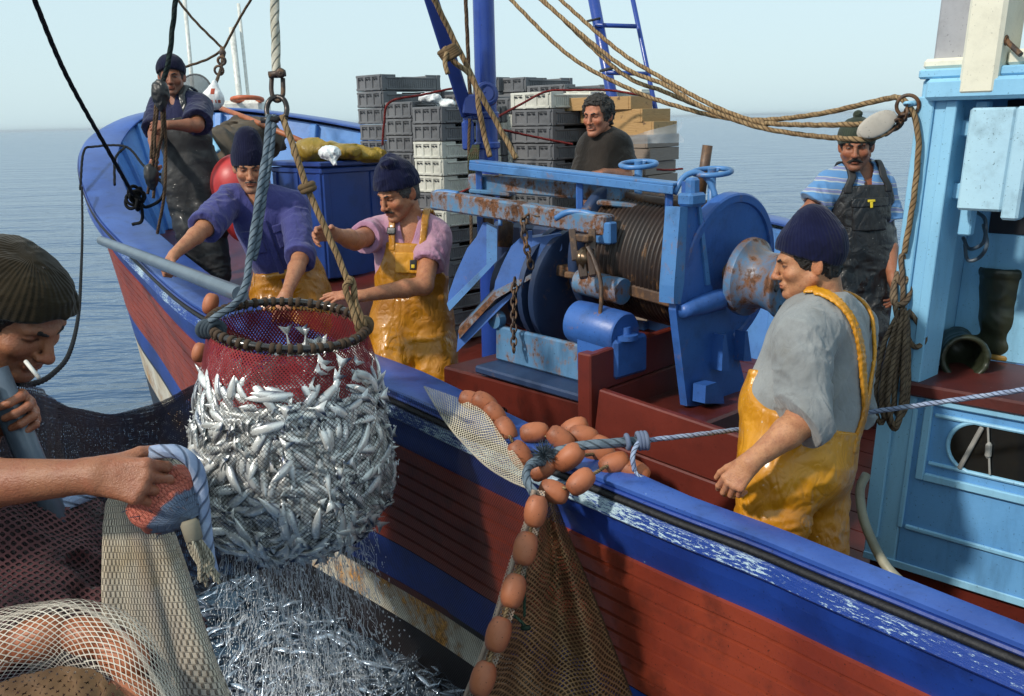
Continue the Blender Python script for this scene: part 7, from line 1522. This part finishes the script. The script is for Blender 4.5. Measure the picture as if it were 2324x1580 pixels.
bob = mb.build('knitted_bag', mats, None, True); tag(bob, 'knitted bag end in cream, red and blue grey beside the fist', 'net bag')
mb = MB(); q0 = A1; q1 = P(436, 1215, 1.70); q2 = P(478, 1310, 1.72); mb.lathe([(-.004, .012), (.002, .016), (.03, .015), (.034, .011)], P(430, 1186, 1.70), q2 - q0, 14)
for k in range(26):
    o_ = rng.normal(size=3) * .006; e_ = q2 + rng.normal(size=3) * .010; mb.rope([q0 + o_ * .3, q1 + o_ * .7, (q1 + q2) / 2 + o_ * 1.3, e_], .0034, n=5, step=.008)
tag(mb.build('tassel', ropemat('tassel_cotton', (.60, .53, .40), (.48, .41, .30)), None, True), 'cream cotton tassel at the end of the knitted bag', 'tassel')
mb = MB(); mb.rope(PP([(318, 1050, 1.74), (340, 1030, 1.72), (395, 1024, 1.70), (440, 1055, 1.71), (458, 1110, 1.73), (462, 1180, 1.74), (472, 1250, 1.74), (482, 1310, 1.74)]), .0125, n=14); tag(mb.build('strop', M_bwr, None, True), 'thick pale blue rope strop arched over the knitted bag', 'rope')
# ---- pale net roll with floats at the bottom left
pth = PP([(-60, 1500, 1.62), (60, 1458, 1.62), (170, 1440, 1.62), (260, 1475, 1.60), (320, 1540, 1.58), (380, 1640, 1.56)]); pc_ = spline(pth, n=40); T, A_, B_ = frames(pc_); n = 40; m = 26; Gr = np.zeros((n, m, 3)); Ur = np.zeros((n, m, 2)); LL = np.r_[0, np.cumsum(np.linalg.norm(np.diff(pc_, axis=0), axis=1))]
for i in range(n):
    for j in range(m): a_ = 2 * math.pi * j / (m - 1); rr = .062 * (1 + .06 * math.sin(a_ * 3 + i * .3)) * np.interp(i, [0, 25, 39], [1.05, .95, .55]); Gr[i, j] = pc_[i] + rr * (math.cos(a_) * A_[i] * .85 + math.sin(a_) * B_[i]); Ur[i, j] = (LL[i], a_ * .060)
mb = MB(); mb.grid(Gr, 0, Ur); mb.rope(Gr[:, 8] * .5 + Gr[:, 9] * .5, .005, n=6); mb.rope(Gr[:, 20], .004, n=6); tag(mb.build('pale_net_roll', netmat('white_twine_netting', (.60, .54, .45), (.46, .41, .34), .0165, .085, .62, warp=.4), None, True), 'roll of white twine netting over orange floats at bottom left', 'net')
for k, i in enumerate((3, 11, 19, 26)): flt(pc_[i] + UP * .0, T[i] + np.array([0, 0, .05]), ['orange float under white twine at the left edge', 'orange float inside the white twine roll', 'orange float at the bend of the white twine roll', 'orange float at the dark end of the white twine roll'][k], s=.98)
flt(P(300, 1572, 1.56), _r + -_u * .45, 'bare orange float below the white twine roll', s=.82)
G, U = sheet(PP([(-60, 1570, 1.55), (60, 1530, 1.55), (170, 1512, 1.55), (250, 1545, 1.53), (310, 1620, 1.5)]), PP([(-60, 1640, 1.48), (60, 1600, 1.48), (160, 1580, 1.48), (210, 1600, 1.47), (260, 1660, 1.46)]), 40, 8, 1, .012, 5, 2); mb = MB(); mb.grid(G, 0, U); tag(mb.build('brown_net', M_bn2, None, True), 'band of brown netting under the white twine roll', 'net')
# ================================================================== FISH IN THE POCKET OF NET, FALLING WATER
wz = .06
def surf(x, y): return Pz(x, y, wz)
fw_rng = np.random.default_rng(4); lst = []
for k in range(620):
    x = fw_rng.uniform(380, 1080); y = 1290 + (1640 - 1290) * fw_rng.random() ** .8
    if y < 1300 + max(0, x - 700) * .50: continue
    p = surf(x, y) + UP * fw_rng.normal() * .012; an = fw_rng.uniform(-.5, 1.2) if x < 650 else fw_rng.uniform(-.9, .3); tv = np.array([math.cos(an), math.sin(an), fw_rng.normal() * .12]); Mx = np.array(orient(p, np.array([fw_rng.normal() * .6, fw_rng.normal() * .6, 1.0]), tv, fw_rng.uniform(.95, 1.3))); _, V, F = fms[fw_rng.integers(4)]; lst.append((V @ Mx[:3, :3].T + Mx[:3, 3], F))
fish_mass('fish_shoal', lst, massmat('wet_fish_mass', (.42, .50, .60), (.02, .035, .065), .12, .6), 'shoal of blue silver fish in the water under the dip net')
t = NT('falling_water'); M_wat = t.bsdf((.92, .95, .98), .16, 0, None, trans=.12, ior=1.33, spec=.8)
mb = MB(); OCT = np.array([(1, 0, 0), (-1, 0, 0), (0, 1, 0), (0, -1, 0), (0, 0, 1.4), (0, 0, -1.2)]); OF = [(0, 2, 4), (2, 1, 4), (1, 3, 4), (3, 0, 4), (2, 0, 5), (1, 2, 5), (3, 1, 5), (0, 3, 5)]
cbx = bag(0, 1.0)
for k in range(2400):
    a_ = fw_rng.uniform(0, 6.28); rr = .30 * math.sqrt(fw_rng.random()); zt_ = cbx[2] + .16 * (rr / .3) ** 2; x_, y_ = cbx[0] + rr * math.cos(a_), cbx[1] + rr * math.sin(a_)
    zs = zt_ - fw_rng.random() ** 1.3 * (zt_ - wz) * .95; L_ = min(zs - wz, fw_rng.uniform(.015, .10)); r0 = fw_rng.uniform(.0004, .0012); dx = .05 * (x_ - cbx[0]); n_ = 5
    mb.tube([np.array([x_ + dx * s_ + .003 * math.sin(s_ * 7 + k) + .002 * math.sin(s_ * 17 + k * 3), y_ + .003 * math.sin(s_ * 6 + 2 * k), zs - L_ * s_]) for s_ in np.linspace(0, 1, n_)], [r0 * q * fw_rng.uniform(.6, 1.5) for q in (.3, .9, 1.1, .9, .3)], 5, False)
for k in range(4200):
    t_ = fw_rng.uniform(0, 2 * math.pi)
    if k < 500: p = bag(t_, fw_rng.uniform(.3, .99), .014 + abs(fw_rng.normal()) * .010)
    else:
        rr = .33 * math.sqrt(fw_rng.random()); h_ = fw_rng.random() ** 1.7; p = np.array([cbx[0] + rr * math.cos(t_) * (1 + .8 * (1 - h_) ** 2), cbx[1] + rr * math.sin(t_) * (1 + .6 * (1 - h_) ** 2), wz + h_ * (cbx[2] + .05 - wz)])
    r0 = fw_rng.uniform(.0010, .0030) * (1 + (fw_rng.random() < .06) * .8); mb.add(p + r0 * OCT * np.array([1, 1, fw_rng.uniform(1, 2.6)]), OF)
tag(mb.build('falling_water', M_wat, None, True), 'curtain of water streaming from the bottom of the dip net', 'water', None, 'stuff')
# broken, frothy water in the pocket
G = np.zeros((90, 90, 3)); c0 = surf(690, 1500)
xs = np.linspace(-1.25, 1.0, 90); ys = np.linspace(-.75, .95, 90)
PX, PY = np.meshgrid(c0[0] + xs, c0[1] + ys, indexing='ij'); q = np.stack([PX * 9, PY * 9, PX * 0], -1).reshape(-1, 3).astype(f32); n1 = vnoise(q, 3).reshape(90, 90); n2 = vnoise(q * 2.7, 4).reshape(90, 90); dd = np.hypot(PX - P(655, 960, 3.55)[0], PY - P(655, 960, 3.55)[1])
G[..., 0], G[..., 1] = PX, PY; G[..., 2] = wz - .012 + (.016 * n1 + .012 * n2) * (1 + 1.5 * np.exp(-(dd / .35) ** 2))
t = NT('frothy_water'); v = t.co(); fo1 = t.noise(v, 16, 7, .7); fo2 = t.noise(v, 75, 4, .7); k = t.ramp(t.math('ADD', t.math('MULTIPLY', fo1, .6), t.math('MULTIPLY', fo2, .4)), .42, .56)
geo = t.n('ShaderNodeVectorMath', operation='DISTANCE'); t.l(v, geo.inputs[0]); bp_ = P(660, 960, 3.5); geo.inputs[1].default_value = (float(bp_[0]), float(bp_[1]), wz); near = t.ramp(geo.outputs['Value'], 1.0, .40); k = t.math('MULTIPLY', k, near)
col = t.mix(k, (.035, .075, .125), (.62, .67, .72)); M_fr = t.bsdf(col, t.math('ADD', t.math('MULTIPLY', k, .3), .08), 0, t.bump(t.math('ADD', fo1, fo2), .8, .02), spec=.5)
mb = MB(); mb.grid(G); tag(mb.build('pocket_water', M_fr, None, True), 'frothing water in the net pocket below the dip net', 'water', None, 'structure')
# ================================================================== SEA HAZE
mb = MB(); s_ = 9500
hz_ = mk('haze', [(x, y, z) for z in (-1.2, 7.5) for x, y in ((-s_, -s_), (s_, -s_), (s_, s_), (-s_, s_))], [(3, 2, 1, 0), (4, 5, 6, 7), (0, 1, 5, 4), (1, 2, 6, 5), (2, 3, 7, 6), (3, 0, 4, 7)], None, None, False)
hm = bpy.data.materials.new('haze'); hm.use_nodes = True; hm.node_tree.nodes.clear(); ho = hm.node_tree.nodes.new('ShaderNodeOutputMaterial'); hv = hm.node_tree.nodes.new('ShaderNodeVolumePrincipled')
hv.inputs['Color'].default_value = (.82, .88, .95, 1); hv.inputs['Density'].default_value = .0003; hv.inputs['Anisotropy'].default_value = .3; hm.node_tree.links.new(hv.outputs[0], ho.inputs['Volume']); hz_.data.materials.append(hm); hz_['kind'] = 'stuff'; hz_['label'] = 'thin pale sea haze over the water'
